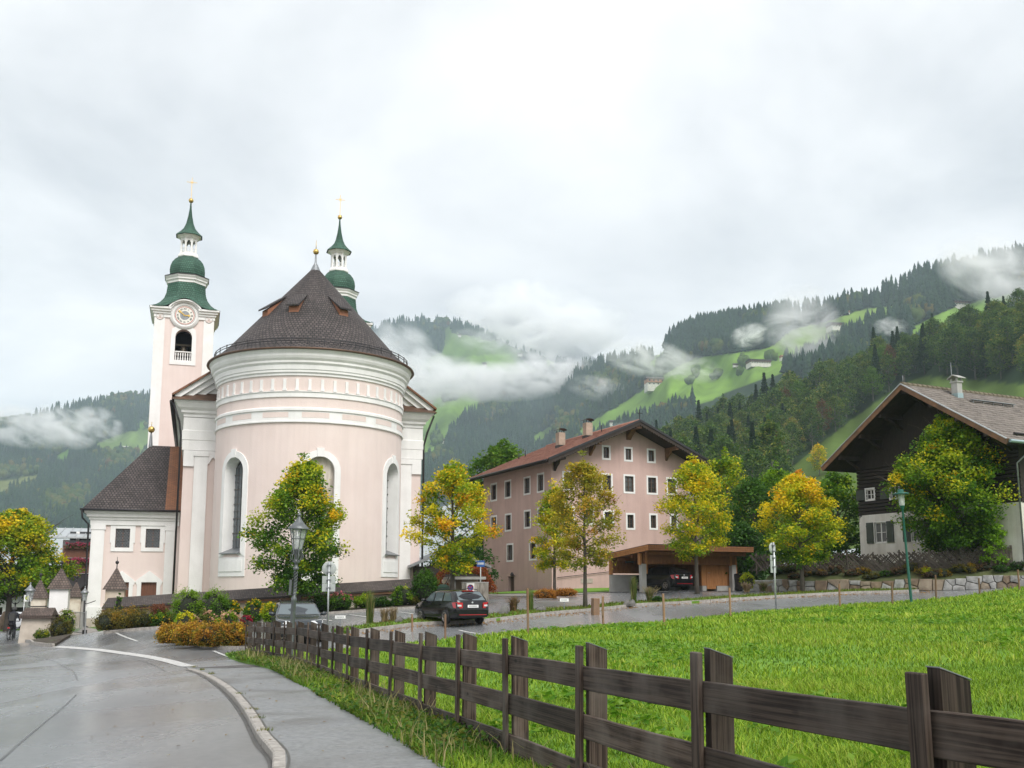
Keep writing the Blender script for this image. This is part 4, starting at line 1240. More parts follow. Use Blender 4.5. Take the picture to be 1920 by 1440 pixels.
def frame_window(parent, T, x, z, w_, h_, band=.14, recess=.16, bars=(2, 3), sash='sash_wood', band_mat='white_plaster', glass='window_glass', proud=.025):
 """T(s, d, z) -> local point, d inward; x,z = lower middle of the clear opening"""
 mb = MB(); o_ = [(-w_ / 2 - band, -band), (w_ / 2 + band, -band), (w_ / 2 + band, h_ + band), (-w_ / 2 - band, h_ + band)]
 i_ = [(-w_ / 2, 0), (w_ / 2, 0), (w_ / 2, h_), (-w_ / 2, h_)]
 for k in range(4):
  j = (k + 1) % 4
  mb.quad(T(x + o_[k][0], -proud, z + o_[k][1]), T(x + o_[j][0], -proud, z + o_[j][1]), T(x + i_[j][0], -proud, z + i_[j][1]), T(x + i_[k][0], -proud, z + i_[k][1]))
  mb.quad(T(x + o_[j][0], -proud, z + o_[j][1]), T(x + o_[k][0], -proud, z + o_[k][1]), T(x + o_[k][0], .01, z + o_[k][1]), T(x + o_[j][0], .01, z + o_[j][1]))
  mb.quad(T(x + i_[k][0], -proud, z + i_[k][1]), T(x + i_[j][0], -proud, z + i_[j][1]), T(x + i_[j][0], recess, z + i_[j][1]), T(x + i_[k][0], recess, z + i_[k][1]))
 wo = mb.build('window', M[band_mat], parent)
 sb = MB(); t = .055
 def bar(xa, xb, za, zb, d0, d1):
  v = [T(xa, d0, za), T(xb, d0, za), T(xb, d0, zb), T(xa, d0, zb), T(xa, d1, za), T(xb, d1, za), T(xb, d1, zb), T(xa, d1, zb)]
  sb.add(v, [(0, 1, 2, 3), (1, 0, 4, 5), (2, 1, 5, 6), (3, 2, 6, 7), (0, 3, 7, 4)])
 x0, x1 = x - w_ / 2, x + w_ / 2
 bar(x0, x0 + t, z, z + h_, recess - .06, recess); bar(x1 - t, x1, z, z + h_, recess - .06, recess)
 bar(x0 + t, x1 - t, z, z + t, recess - .06, recess); bar(x0 + t, x1 - t, z + h_ - t, z + h_, recess - .06, recess)
 cols, rows = bars
 for c in range(1, cols): xx = x0 + w_ * c / cols; bar(xx - t * .6, xx + t * .6, z + t, z + h_ - t, recess - .055, recess - .002)
 for r_ in range(1, rows): zz_ = z + h_ * r_ / rows; bar(x0 + t, x1 - t, zz_ - .015, zz_ + .015, recess - .05, recess - .004)
 sb.build('sash', M[sash], wo)
 for c in range(cols):
  g = MB(); xa, xb = x0 + w_ * c / cols, x0 + w_ * (c + 1) / cols
  q = random.uniform(-.006, .006)
  g.quad(T(xa, recess - .01 + q, z), T(xb, recess - .01 - q, z), T(xb, recess - .01 - q, z + h_), T(xa, recess - .01 + q, z + h_)); g.build('pane', M[glass], wo)
 return wo
def tile_field(name, A, B, C, D, tw, th, mat, parent, lift=.035, jit=.008):
 """overlapping tiles on the quad A(eave left) B(eave right) C(ridge right) D(ridge left)"""
 A, B, C, D = map(Vector, (A, B, C, D))
 n = (B - A).cross(D - A).normalized()
 nu = max(1, int((B - A).length / tw)); nv = max(1, int((D - A).length / th))
 V = []; F = []
 for j in range(nv):
  for i in range(nu):
   o_ = (j % 2) * .5
   u0 = max(0.0, (i - o_ + .03) / nu); u1 = min(1.0, (i + 1 - o_ - .03) / nu)
   v0 = j / nv; v1 = min(1.0, (j + 1.12) / nv)
   def pt(u, v, h): return A.lerp(B, u).lerp(D.lerp(C, u), v) + n * h
   jj = random.uniform(-jit, jit); j2 = random.uniform(-jit, jit)
   b = len(V)
   V += [pt(u0, v0, lift + jj), pt(u1, v0, lift + j2), pt(u1, v1, .006), pt(u0, v1, .006), pt(u0, v0, 0.0), pt(u1, v0, 0.0)]
   F += [(b, b + 1, b + 2, b + 3), (b + 4, b + 5, b + 1, b)]
 o = link(name, np_mesh(name, [tuple(v) for v in V], F, mat), parent)
 return tag(o, kind='stuff')

# ---------------- pink house
PH0 = at(1035, 1106, 73.0); pg = Vector((.9015, .4327, 0)); ps = Vector((-.4327, .9015, 0))
PH0.z = 0
PHW, PHL = 13.5, 12.3
ph = empty('pink_house', PH0, math.atan2(.4327, .9015), 'broad dusty pink house with low red tiled gable roof and white window frames', 'house')
pz_e = zat(861, 71.1); pz_a = zat(789, 74.5)
slope = (pz_a - pz_e) / (PHW / 2 + 1.1)
wz = pz_e + 1.1 * slope - .28           # wall top under the eave
wa = pz_a - .28
zb0 = 0.2
def Tg(s, d, z): return (s, d, z)
def Tl(s, d, z): return (d, s, z)       # left wall x=0: inward is +x
def px7(x, y): return 860 + x / 3.79, 760 + y / 3.79
def win_from(cx_, y0, y1, w_, P0, dv):
 ua, va = px7(cx_ - w_ / 2, y1); ub, vb = px7(cx_ + w_ / 2, y0)
 um, vm = px7(cx_, y1)
 s0, _ = plane_hit(ua, va, P0, dv); s1, _ = plane_hit(ub, va, P0, dv); s, zb_ = plane_hit(um, vm, P0, dv); _, zt_ = plane_hit(um, vb, P0, dv)
 return s, zb_, abs(s1 - s0), zt_ - zb_
gw = [(1049, 284, 388, 62), (1206, 296, 400, 62), (1369, 308, 411, 62), (778, 468, 607, 82), (1054, 484, 621, 83), (1213, 491, 627, 83), (1376, 501, 635, 80), (1515, 512, 640, 76), (1668, 522, 650, 72),
   (787, 715, 845, 76), (925, 730, 850, 80), (1066, 745, 868, 78), (1222, 765, 885, 66), (1385, 768, 885, 60), (1530, 772, 885, 58)]
lw = [(250, 552, 683, 45), (350, 530, 663, 47), (487, 505, 637, 49), (583, 480, 620, 51), (250, 783, 910, 45), (353, 768, 897, 47), (489, 742, 877, 49), (585, 725, 850, 51), (365, 980, 1113, 48), (528, 965, 1103, 54)]
gws = [win_from(*w_, PH0, pg) for w_ in gw]; lws = [win_from(*w_, PH0, ps) for w_ in lw]
def inner(s, z, w_, h_, band=.14): return s, z + band, max(.4, w_ - 2 * band), max(.5, h_ - 2 * band)
gin = [inner(*w_) for w_ in gws]; lin = [inner(*w_) for w_ in lws]
lin = [(s, z, max(.62, w_), h_) for s, z, w_, h_ in lin]
gholes = [rect(*w_) for w_ in gin]
mb = wall_cdt([(0, zb0), (PHW, zb0), (PHW, wz), (PHW / 2, wa), (0, wz)], gholes, lambda s, z, d_: (s, d_, z), .1)
lholes = [rect(*w_) for w_ in lin]
ds, dz0, dw, dh = win_from(372, 1215, 1322, 58, PH0, ps)
lholes.append(rect(ds, zb0 + .2, 1.15, max(1.2, dz0 + dh - zb0 - .2)))
ss_, sz, sw, sh_ = win_from(247, 1078, 1138, 24, PH0, ps)
lholes.append(rect(ss_, sz, .45, sh_))
s3, z3, w3, h3 = win_from(252, 1275, 1320, 8, PH0, ps)
lholes.append(rect(s3, z3, .22, h3))
m2 = wall_cdt([(0, zb0), (PHL, zb0), (PHL, wz), (0, wz)], lholes, lambda s, z, d_: (d_, s, z), .3)
mb.add(m2.V, m2.F)
mb.quad((PHW, 0, zb0), (PHW, PHL, zb0), (PHW, PHL, wz), (PHW, 0, wz)); mb.add([(0, PHL, zb0), (PHW, PHL, zb0), (PHW, PHL, wz), (PHW / 2, PHL, wa), (0, PHL, wz)], [(0, 1, 2, 3, 4)])
mb.build('wall', M['house_pink'], ph)
rw_ = random.Random(3)
for w_ in gin: frame_window(ph, Tg, *w_, glass=rw_.choice(('window_glass', 'window_glass', 'curtain_glass')))
for w_ in lin: frame_window(ph, Tl, *w_, recess=.2, glass=rw_.choice(('window_glass', 'curtain_glass')))
mb = MB(); mb.quad((.29, ds - .6, zb0 + .2), (.29, ds + .6, zb0 + .2), (.29, ds + .6, dz0 + dh), (.29, ds - .6, dz0 + dh)); mb.build('door', M['sash_wood'], ph)
mb = MB(); mb.quad((.28, ss_ - .25, sz), (.28, ss_ + .25, sz), (.28, ss_ + .25, sz + sh_), (.28, ss_ - .25, sz + sh_)); mb.build('pane', M['window_glass'], ph)
mb = MB(); mb.quad((.28, s3 - .2, z3), (.28, s3 + .2, z3), (.28, s3 + .2, z3 + h3), (.28, s3 - .2, z3 + h3)); mb.build('vent_slit', M['dark_void'], ph)
sl_, zl_ = plane_hit(*px7(402, 1205), PH0, ps)
mb = MB(); mb.beam((-.02, sl_, zl_ - .1), (-.25, sl_, zl_ + .05), .04, .04); mb.lathe([(.12, zl_ - .1), (.16, zl_ + .05), (.05, zl_ + .2)], 8, c=(-.28, sl_)); mb.build('wall_lamp', M['dark_metal'], ph)
# cellar window low on the gable side, hand rail
s4, z4, w4, h4 = win_from(910, 1230, 1262, 50, PH0, pg)
mb = MB(); mb.box(s4 - .5, s4 + .5, -.04, .03, z4, z4 + h4); mb.build('cellar_window', M['base_plaster'], ph)
mb = MB(); pa = plane_hit(*px7(700, 1224), PH0, pg); pb = plane_hit(*px7(1090, 1180), PH0, pg)
mb.tube([(pa[0], -.12, pa[1]), (pb[0], -.12, pb[1])], .025, 6)
for t in (0, .33, .66, 1): mb.beam((pa[0] + (pb[0] - pa[0]) * t, 0, pa[1] + (pb[1] - pa[1]) * t), (pa[0] + (pb[0] - pa[0]) * t, -.12, pa[1] + (pb[1] - pa[1]) * t), .03, .03)
mb.build('hand_rail', M['dark_metal'], ph)
# roof
OX, OYF, OYB = 1.1, 1.6, 1.3
rm = MB(); th = .22
xl, xr, xm = -OX, PHW + OX, PHW / 2
for x0 in (xl, xr):
 rm.add([(x0, -OYF, pz_e), (x0, PHL + OYB, pz_e), (xm, PHL + OYB, pz_a), (xm, -OYF, pz_a), (x0, -OYF, pz_e - th), (x0, PHL + OYB, pz_e - th), (xm, PHL + OYB, pz_a - th), (xm, -OYF, pz_a - th)],
     [(0, 1, 2, 3), (7, 6, 5, 4), (0, 3, 7, 4), (1, 0, 4, 5), (2, 1, 5, 6)])
prf = rm.build('roof', M['dark_timber'], ph, fix=True)
tile_field('roof_tiles', (xl - .05, PHL + OYB, pz_e), (xl - .05, -OYF - .04, pz_e), (xm, -OYF - .04, pz_a + .02), (xm, PHL + OYB, pz_a + .02), .24, .34, M['terracotta'], prf)
tile_field('roof_tiles', (xr + .05, -OYF - .04, pz_e), (xr + .05, PHL + OYB, pz_e), (xm, PHL + OYB, pz_a + .02), (xm, -OYF - .04, pz_a + .02), .24, .34, M['terracotta'], prf)
mb = MB(); mb.tube([(xm, -OYF, pz_a + .03), (xm, PHL + OYB, pz_a + .03)], .11, 8); mb.build('ridge_tiles', M['terracotta'], prf)
for x0 in (xl, xr):                       # barge boards with a scalloped lower edge
 mb = MB(); n = 36
 for i in range(n):
  t0, t1 = i / n, (i + 1) / n
  def pt(t, dz_): return (x0 + (xm - x0) * t, pz_e + (pz_a - pz_e) * t + dz_)
  tm = (t0 + t1) / 2
  poly = [pt(t0, .06), pt(t0, -.30), pt(t0 * .7 + t1 * .3, -.38), pt(tm, -.40), pt(t0 * .3 + t1 * .7, -.38), pt(t1, -.30), pt(t1, .06)]
  mb.prism(poly, lambda a, b, d_: (a, d_, b), -OYF - .07, -OYF - .005)
 mb.build('barge_board', M['dark_timber'], prf, fix=True)
 mb = MB(); mb.beam((x0, -OYF - .10, pz_e + .02), (xm, -OYF - .10, pz_a + .02), .05, .16, up=(0, 0, 1)); mb.build('verge_board', M['black_paint'], prf)
for t in (.02, .24, .48):                 # purlin ends on carved brackets
 for sg in (-1, 1):
  x = xm + sg * (PHW / 2 + .0) * (1 - 2 * t) if t else xm
  x = xm + sg * (PHW / 2) * (1 - t * 2.05)
  z = pz_a - slope * abs(x - xm) - th - .16
  mb = MB(); mb.beam((x, .05, z), (x, -OYF + .05, z), .24, .26); mb.prism([(0.02, z - .13), (-.75, z - .13), (-.62, z - .32), (-.28, z - .55), (0.02, z - .85)], lambda a, b, d_: (d_, a, b), x - .1, x + .1)
  mb.build('purlin', M['verge_wood'] if t > .02 else M['dark_timber'], prf, fix=True)
mb = MB(); mb.tube([(xl - .12, -OYF, pz_e - .05), (xl - .12, PHL + OYB, pz_e - .05)], .08, 6); mb.build('gutter', M['dark_metal'], prf)
mb = MB(); mb.tube([(xl - .1, PHL + OYB - .3, pz_e - .1), (-.3, PHL + .1, pz_e - .7), (-.08, PHL - .08, pz_e - 1.0), (-.08, PHL - .08, .9)], .06, 6); mb.build('rain_pipe', M['dark_metal'], ph)
def on_slope(u, v):
 """point of the left roof slope seen at a pixel, in house coordinates"""
 a, b = ray(u, v)
 best = None
 for Y in np.arange(66, 95, .02):
  X = a * Y; z = CAMZ + b * Y
  dx_, dy_ = X - PH0.x, Y - PH0.y
  lx = dx_ * pg.x + dy_ * pg.y; ly = dx_ * ps.x + dy_ * ps.y
  if z < pz_a - slope * abs(lx - xm): return lx, ly, z
 return 3, 8, pz_a
for (u0, u1, vt, vb) in ((1044, 1058, 814, 838), (1095, 1109, 797, 820)):
 lx, ly, lz = on_slope((u0 + u1) / 2, vb)
 c = empty('chimney', (lx, ly, lz), 0, parent=prf)
 mb = MB(); mb.box(-.29, .29, -.29, .29, -.6, 1.15); mb.build('shaft', M['chimney_plaster'], c)
 mb = MB(); mb.box(-.33, .33, -.33, .33, -.55, .12); mb.build('flashing', M['dark_metal'], c)
 mb = MB()
 for sx_ in (-.22, .22):
  for sy_ in (-.22, .22): mb.beam((sx_, sy_, 1.15), (sx_, sy_, 1.35), .04, .04)
 n = 10
 for i in range(n):
  a0, a1 = PI * i / n, PI * (i + 1) / n
  mb.quad((.42 * math.cos(a0), -.36, 1.33 + .16 * math.sin(a0)), (.42 * math.cos(a1), -.36, 1.33 + .16 * math.sin(a1)), (.42 * math.cos(a1), .36, 1.33 + .16 * math.sin(a1)), (.42 * math.cos(a0), .36, 1.33 + .16 * math.sin(a0)))
 mb.build('cowl', M['dark_metal'], c)
for u_, v_ in ((985, 857), (973, 862), (1128, 810)):
 lx, ly, lz = on_slope(u_, v_); mb = MB(); mb.tube([(lx, ly, lz - .1), (lx, ly, lz + .55)], .045, 6); mb.build('vent_pipe', M['dark_metal'], prf)
mb = MB(); mb.beam((xm, -OYF, pz_a), (xm, -OYF, pz_a + .85), .05, .05); mb.beam((xm - .26, -OYF, pz_a + .58), (xm + .26, -OYF, pz_a + .58), .05, .05)
mb.build('ridge_cross', M['dark_metal'], prf)

# ---------------- dark timber farmhouse
FH0 = Vector((21.63, 61.94, 0)); fx = Vector((.446, -.895, 0)); fy = Vector((.895, .446, 0))
FW, FL = 11.2, 22.0
fh = empty('farmhouse', FH0, math.atan2(-.895, .446), 'old farmhouse with blackened timber gable over whitewashed ground floor', 'house')
FOX, FOY = 0.95, 2.0
fz_e = (zat(822, 50.0) + zat(875, 61.2)) / 2; fz_a = zat(719, 55.7)
fsl = (fz_a - fz_e) / (FW / 2 + FOX)
fzw = fz_e + FOX * fsl - .3; fza = fz_a - .3
fzm = 6.05; fzb = 1.2
def pf(x, y): return 1340 + x / 3.131, 680 + y / 3.131
def fwin(cx_, y0, y1, w_):
 ua, va = pf(cx_ - w_ / 2, y1); ub, _ = pf(cx_ + w_ / 2, y1); um, vb = pf(cx_, y0)
 s0, _ = plane_hit(ua, va, FH0, fx); s1, _ = plane_hit(ub, va, FH0, fx); s, zb_ = plane_hit(um, va, FH0, fx); _, zt_ = plane_hit(um, vb, FH0, fx)
 return s, zb_, abs(s1 - s0), zt_ - zb_
lows = [fwin(985, 966, 1056, 50), fwin(1205, 966, 1046, 58), fwin(1440, 945, 1030, 62)]
lows = [(s, z, .92, 1.22) for s, z, w_, h_ in lows]
holes = [rect(*w_) for w_ in lows]
mb = wall_cdt([(0.05, fzb), (FW, fzb), (FW, fzm), (0.35, fzm), (0.12, fzm - .15), (0.05, fzm - .5)], holes, lambda s, z, d_: (s, -.12 + d_, z), .2)
mb.quad((FW, -.12, fzb), (FW, FL, fzb), (FW, FL, fzm), (FW, -.12, fzm)); mb.quad((0.05, -.12, fzb), (0.05, FL, fzb), (0.05, FL, fzm), (0.05, -.12, fzm)); mb.quad((0.05, -.12, fzm), (FW, -.12, fzm), (FW, .3, fzm), (0.05, .3, fzm))
mb.quad((0.05, FL, fzb), (FW, FL, fzb), (FW, FL, fzm), (0.05, FL, fzm))
mb.build('ground_floor_wall', M['farm_white'], fh)
def Tf(s, d, z): return (s, -.12 + d, z)
for s, z, w_, h_ in lows:
 wo = frame_window(fh, Tf, s, z, w_, h_, .05, .14, (2, 2), 'window_white', 'window_white', 'curtain_glass', .015)
 for sg in (-1, 1):
  mb = MB(); xa = s + sg * (w_ / 2 + .33)
  mb.box(xa - .26, xa + .26, -.12 - .07, -.12 - .02, z - .02, z + h_ + .02)
  for zz_ in (z + .2, z + h_ - .2): mb.box(xa - .26, xa + .26, -.12 - .09, -.12 - .072, zz_ - .04, zz_ + .04)
  mb.build('shutter', M['shutter_green'], wo)
# timber storey: laid logs, then upright boards in the gable
mb = MB(); mb.box(.0, FW, .06, FL, fzm - .05, fzw); mb.add([(0, .06, fzw), (FW, .06, fzw), (FW / 2, .06, fza)], [(0, 1, 2)]); mb.build('timber_core', M['black_plank'], fh)
ups = [fwin(917, 750, 803, 36), fwin(1060, 745, 796, 36)]
ups = [(s, z, .62, .62) for s, z, w_, h_ in ups]
zl = fzm; logh = .215; nlog = int((fzw - .2 - fzm) / logh)
for k in range(nlog):
 za, zb_ = fzm + k * logh + .008, fzm + (k + 1) * logh - .008
 segs = [(-.06, FW + .06)]
 for s, z, w_, h_ in ups:
  if zb_ > z - .02 and za < z + h_ + .02:
   ns = []
   for a, b in segs:
    if a < s - w_ / 2 and b > s + w_ / 2: ns += [(a, s - w_ / 2), (s + w_ / 2, b)]
    else: ns.append((a, b))
   segs = ns
 for a, b in segs:
  o_ = random.uniform(0, .012)
  mb = MB(); mb.add([(a, .05, za), (b, .05, za), (b, .05, zb_), (a, .05, zb_), (a, -.04 - o_, za + .03), (b, -.04 - o_, za + .03), (b, -.04 - o_, zb_ - .03), (a, -.04 - o_, zb_ - .03)], [(4, 5, 6, 7), (0, 1, 5, 4), (7, 6, 2, 3), (0, 4, 7, 3), (1, 2, 6, 5)])
  mb.build('log', M['black_plank'], fh)
zlt = fzm + nlog * logh
npl = 50; pw = (FW + .1) / npl
for k in range(npl):
 xa, xb = -.05 + k * pw + .006, -.05 + (k + 1) * pw - .006
 za_, zb_ = fza - fsl * abs(xa - FW / 2), fza - fsl * abs(xb - FW / 2)
 o_ = -.07 - random.uniform(0, .02)
 if min(za_, zb_) < zlt - .1 + .02: continue
 mb = MB(); mb.prism([(xa, zlt - .12 - random.uniform(0, .02)), (xb, zlt - .12), (xb, zb_), (xa, za_)], lambda a, b, d_: (a, d_, b), o_, .05); mb.build('plank', M['black_plank'], fh, fix=True)
for s, z, w_, h_ in ups:
 wo = frame_window(fh, Tg, s, z, w_, h_, .09, .1, (2, 2), 'window_white', 'window_white', 'curtain_glass', .07)
 mb = MB(); mb.box(s - w_ / 2 - .75, s - w_ / 2 - .12, -.12, -.07, z, z + h_); mb.build('shutter', M['shutter_green'], wo)
# roof
fr_ = MB(); th = .2
fl0, frr, fm = -FOX, FW + FOX, FW / 2
for x0 in (fl0, frr):
 fr_.add([(x0, -FOY, fz_e), (x0, FL, fz_e), (fm, FL, fz_a), (fm, -FOY, fz_a), (x0, -FOY, fz_e - th), (x0, FL, fz_e - th), (fm, FL, fz_a - th), (fm, -FOY, fz_a - th)], [(0, 1, 2, 3), (7, 6, 5, 4), (0, 3, 7, 4), (1, 0, 4, 5), (2, 1, 5, 6)])
frf = fr_.build('roof', M['dark_timber'], fh, fix=True)
tile_field('roof_tiles', (frr + .04, -FOY, fz_e), (frr + .04, FL, fz_e), (fm, FL, fz_a + .02), (fm, -FOY, fz_a + .02), .26, .36, M['grey_tile'], frf, .05, .012)
tile_field('roof_tiles', (fl0 - .04, FL, fz_e), (fl0 - .04, -FOY, fz_e), (fm, -FOY, fz_a + .02), (fm, FL, fz_a + .02), .26, .36, M['grey_tile'], frf, .05, .012)
for k in range(60):
 y = -FOY + k * .4
 if y > FL - .4: break
 mb = MB(); mb.tube([(fm, y, fz_a + .04), (fm, y + .42, fz_a + .02)], [.15, .12], 7); mb.build('ridge_tile', M['moss_tile'], frf)
for x0 in (fl0, frr):
 mb = MB(); mb.beam((x0, -FOY - .03, fz_e - .12), (fm, -FOY - .03, fz_a - .12), .05, .30); mb.build('barge_board', M['verge_wood'], frf)
 mb = MB(); mb.beam((x0, -FOY - .05, fz_e + .05), (fm, -FOY - .05, fz_a + .05), .10, .05); mb.build('verge_trim', M['galvanised'], frf)
for t in (0, .33, .62, .93):
 for sg in ((-1, 1) if t else (1,)):
  x = fm + sg * (FW / 2) * t; z = fz_a - fsl * abs(x - fm) - th - .15
  mb = MB(); mb.beam((x, .05, z), (x, -FOY + .1, z), .24, .24); mb.beam((x, .0, z - .75), (x, -FOY + .6, z - .14), .14, .14); mb.build('purlin', M['dark_timber'], frf)
# soffit boards under the verge
for x0 in (fl0, frr):
 for k in range(9):
  y = -FOY + .04 + k * .225
  mb = MB(); mb.beam((x0 + (fm - x0) * .02, y + .1, fz_e - th - .015), (fm, y + .1, fz_a - th - .015), .21, .02); mb.build('soffit_board', M['dark_timber'], frf)
mb = MB(); mb.tube([(frr + .1, -FOY + .05, fz_e - .06), (frr + .1, FL, fz_e - .06)], .09, 8); mb.build('gutter', M['blue_sheet'], frf)
mb = MB(); mb.tube([(frr - .3, -FOY + 1.9, fz_e - .5), (FW + .05, -.2, fz_e - 1.0), (FW + .05, -.2, fzb + 1)], .045, 6); mb.build('rain_pipe', M['grey_metal'], fh)
c = empty('chimney', (fm + 1.0, 1.35, fz_a - 1.0 * fsl), 0, parent=frf); c.scale = (.62, .62, .68)
mb = MB(); mb.box(-.33, .33, -.33, .33, -.4, 1.25); mb.build('shaft', M['chimney_plaster'] if False else M['concrete'], c)
mb = MB(); mb.box(-.37, .37, -.37, .37, -.35, .32); mb.build('flashing', M['blue_sheet'], c)
mb = MB(); mb.box(-.42, .42, -.42, .42, 1.25, 1.36); mb.build('crown', M['concrete'], c)
mb = MB()
for sx_ in (-.3, .3):
 for sy_ in (-.3, .3): mb.box(sx_ - .07, sx_ + .07, sy_ - .07, sy_ + .07, 1.36, 1.62)
mb.build('cap_feet', M['concrete'], c)
mb = MB(); mb.prism([(-.62, 1.58), (0, 1.86), (.62, 1.58), (.62, 1.65), (0, 1.93), (-.62, 1.65)], lambda a, b, d_: (a, d_, b), -.52, .52); mb.build('cap', M['concrete'], c, fix=True)
mb = MB(); mb.tube([(fm + .05, -FOY + .1, fz_a), (fm + .05, -FOY + .1, fz_a + .55)], .018, 5); mb.build('lightning_rod', M['grey_metal'], frf)
mb = MB(); mb.tube([(fm + .7, 1.35, fz_a - .2), (fm + .7, 1.35, fz_a + 1.5)], .018, 5); mb.build('lightning_rod', M['grey_metal'], frf)
def froof(x, y, h): return (x, y, fz_a - fsl * (x - fm) + h)
mb = MB(); mb.beam(froof(fm + 1.75, 1.6, .22), froof(fm + 1.75, 5.2, .22), .25, .04)
for k in range(5): mb.beam(froof(fm + 1.75, 1.7 + k * .85, 0), froof(fm + 1.75, 1.7 + k * .85, .2), .05, .05)
mb.build('roof_step', M['grey_metal'], frf)
mb = MB(); mb.tube([froof(frr - .5, -FOY + 1.2, .18), froof(frr - .5, FL, .18)], .06, 6)
for k in range(14): mb.beam(froof(frr - .5, -FOY + 1.4 + k * 1.5, 0), froof(frr - .5, -FOY + 1.4 + k * 1.5, .18), .05, .05)
mb.build('snow_guard', M['dark_metal'], frf)

# ---------------- carport
CPO = Vector((8.25, 60.0, 0)); cpo = empty('carport', CPO, math.atan2(.4327, .9015), 'open timber carport with flat roof, concrete post and board shed', 'carport')
def cpw(x, y): return CPO + pg * x + ps * y
CZ = gz(*cpw(3.5, 2.5).xy) + .04
czf, czb = zat(1022, 60.0), zat(1041, 64.5)
CWd, CD = 7.75, 5.1
def cz(y): return czf + (czb - czf) * y / CD
mb = MB()
A = [(-.05, 0, czf - .28), (CWd, 0, czf - .28), (CWd, CD, czb - .28), (-.05, CD, czb - .28)]
mb.add(A + [(a, b, c_ + .28) for a, b, c_ in A], [(3, 2, 1, 0), (4, 5, 6, 7), (0, 1, 5, 4), (1, 2, 6, 5), (2, 3, 7, 6), (3, 0, 4, 7)])
crf = mb.build('roof', M['larch_dark'], cpo)
for k in range(3):
 mb = MB(); z0_, z1_ = czf - .30 + k * .11, czf - .30 + k * .11 + .10; mb.box(-.09, CWd + .03, -.045 - k * .012, -.004, z0_, z1_); mb.build('fascia_board', M['larch_dark'], crf)
 mb = MB(); dd = k * .012; mb.beam((-.075 - dd / 2, 0, czf - .25 + k * .11), (-.075 - dd / 2, CD, czb - .25 + k * .11), .05 + dd, .10); mb.build('fascia_board', M['larch'], crf)
mb = MB(); mb.quad((-.12, -.1, czf + .06), (CWd + .06, -.1, czf + .06), (CWd + .06, CD + .1, czb + .06), (-.12, CD + .1, czb + .06)); mb.build('roof_sheet', M['dark_metal'], crf)
mb = MB(); mb.box(.3, CWd - .5, 1.2, 1.42, cz(1.3) - .98, cz(1.3) - .30); mb.build('beam', M['larch_dark'], cpo)
for y in (.6, 2.2, 3.8):
 mb = MB(); mb.beam((.1, y, cz(y) - .40), (CWd - .1, y, cz(y) - .40), .12, .2); mb.build('rafter', M['larch_dark'], cpo)
pzt = cz(1.3) - .72
for x in (.32, CWd - .62):
 mb = MB(); mb.box(x - .16, x + .16, 1.13, 1.45, CZ - .2, pzt - .25); mb.build('post', M['concrete'], cpo)
 for sx_ in (-.2, .2):
  mb = MB(); mb.box(x + sx_ - .07, x + sx_ + .07, 1.17, 1.41, pzt - (.85 if sx_ > 0 else .3), pzt + .4); mb.build('post_shoe', M['larch'], cpo)
mb = MB(); mb.box(.05, 5.0, 4.55, 4.8, CZ - .3, CZ + 1.0); mb.build('low_wall', M['concrete'], cpo)
mb = MB(); mb.box(0.02, 5.0, 4.62, 4.72, CZ + 1.08, cz(4.6) - .3); mb.build('board_backing', M['larch_dark'], cpo)
for k in range(28):
 xa = .02 + k * .178; mb = MB(); mb.box(xa + .004, xa + .174, 4.58 - random.uniform(0, .008), 4.62, CZ + 1.08, cz(4.6) - .32); mb.build('plank', M['larch_dark'], cpo)
mb = MB(); mb.box(-.02, .16, 4.5, 4.7, CZ + 1.0, cz(4.6) - .3); mb.build('corner_post', M['larch'], cpo)
shx0, shx1, shy = 4.95, CWd - .45, 1.62
mb = MB(); mb.box(shx0 + .02, shx1 - .02, shy + .03, 4.8, CZ + .25, cz(4.8) - .3); mb.build('shed_core', M['larch_dark'], cpo)
for k in range(13):
 xa = shx0 + k * (shx1 - shx0) / 13; mb = MB(); mb.box(xa + .004, xa + (shx1 - shx0) / 13 - .004, shy - random.uniform(0, .01), shy + .028, CZ + (.3 if not 2 <= k <= 5 else 2.15), cz(1.6) - .96); mb.build('plank', M['larch'], cpo)
for k in range(14):
 ya = shy + .04 + k * .22; mb = MB(); mb.box(shx0 - .02 - random.uniform(0, .008), shx0 + .018, ya, ya + .212, CZ + .3, cz(ya) - .45); mb.build('plank', M['larch_dark'], cpo)
dxa = shx0 + 2 * (shx1 - shx0) / 13
dr = MB(); dr.box(dxa + .01, dxa + 4 * (shx1 - shx0) / 13 - .01, shy - .002, shy + .027, CZ + .08, CZ + 2.13); dr = dr.build('door', M['larch'], cpo)
for k in range(4):
 mb = MB(); xa = dxa + k * (shx1 - shx0) / 13 + .012; mb.box(xa, xa + (shx1 - shx0) / 13 - .02, shy - .016, shy - .003, CZ + .1, CZ + 2.11); mb.build('plank', M['larch'], dr)
mb = MB(); mb.tube([(dxa + .12, shy - .02, CZ + 1.1), (dxa + .12, shy - .07, CZ + 1.1), (dxa + .24, shy - .07, CZ + 1.1)], .012, 6); mb.build('handle', M['galvanised'], dr)
mb = MB(); mb.box(shx0, dxa - .05, shy - .05, 4.8, CZ - .2, CZ + .29); mb.box(dxa + 4 * (shx1 - shx0) / 13 + .05, shx1, shy - .05, 4.8, CZ - .2, CZ + .29); tag(mb.build('shed_plinth', M['concrete'], cpo), kind='stuff')
mb = MB(); mb.box(CWd - .1, CWd + .1, 1.0, 4.0, CZ - .2, CZ + 1.0); mb.build('side_wall', M['concrete'], cpo)
mb = MB(); mb.box(1.15, 1.75, 4.54, 4.57, CZ + 1.75, CZ + 1.95); mb.build('number_plate', M['grey_metal'], cpo)
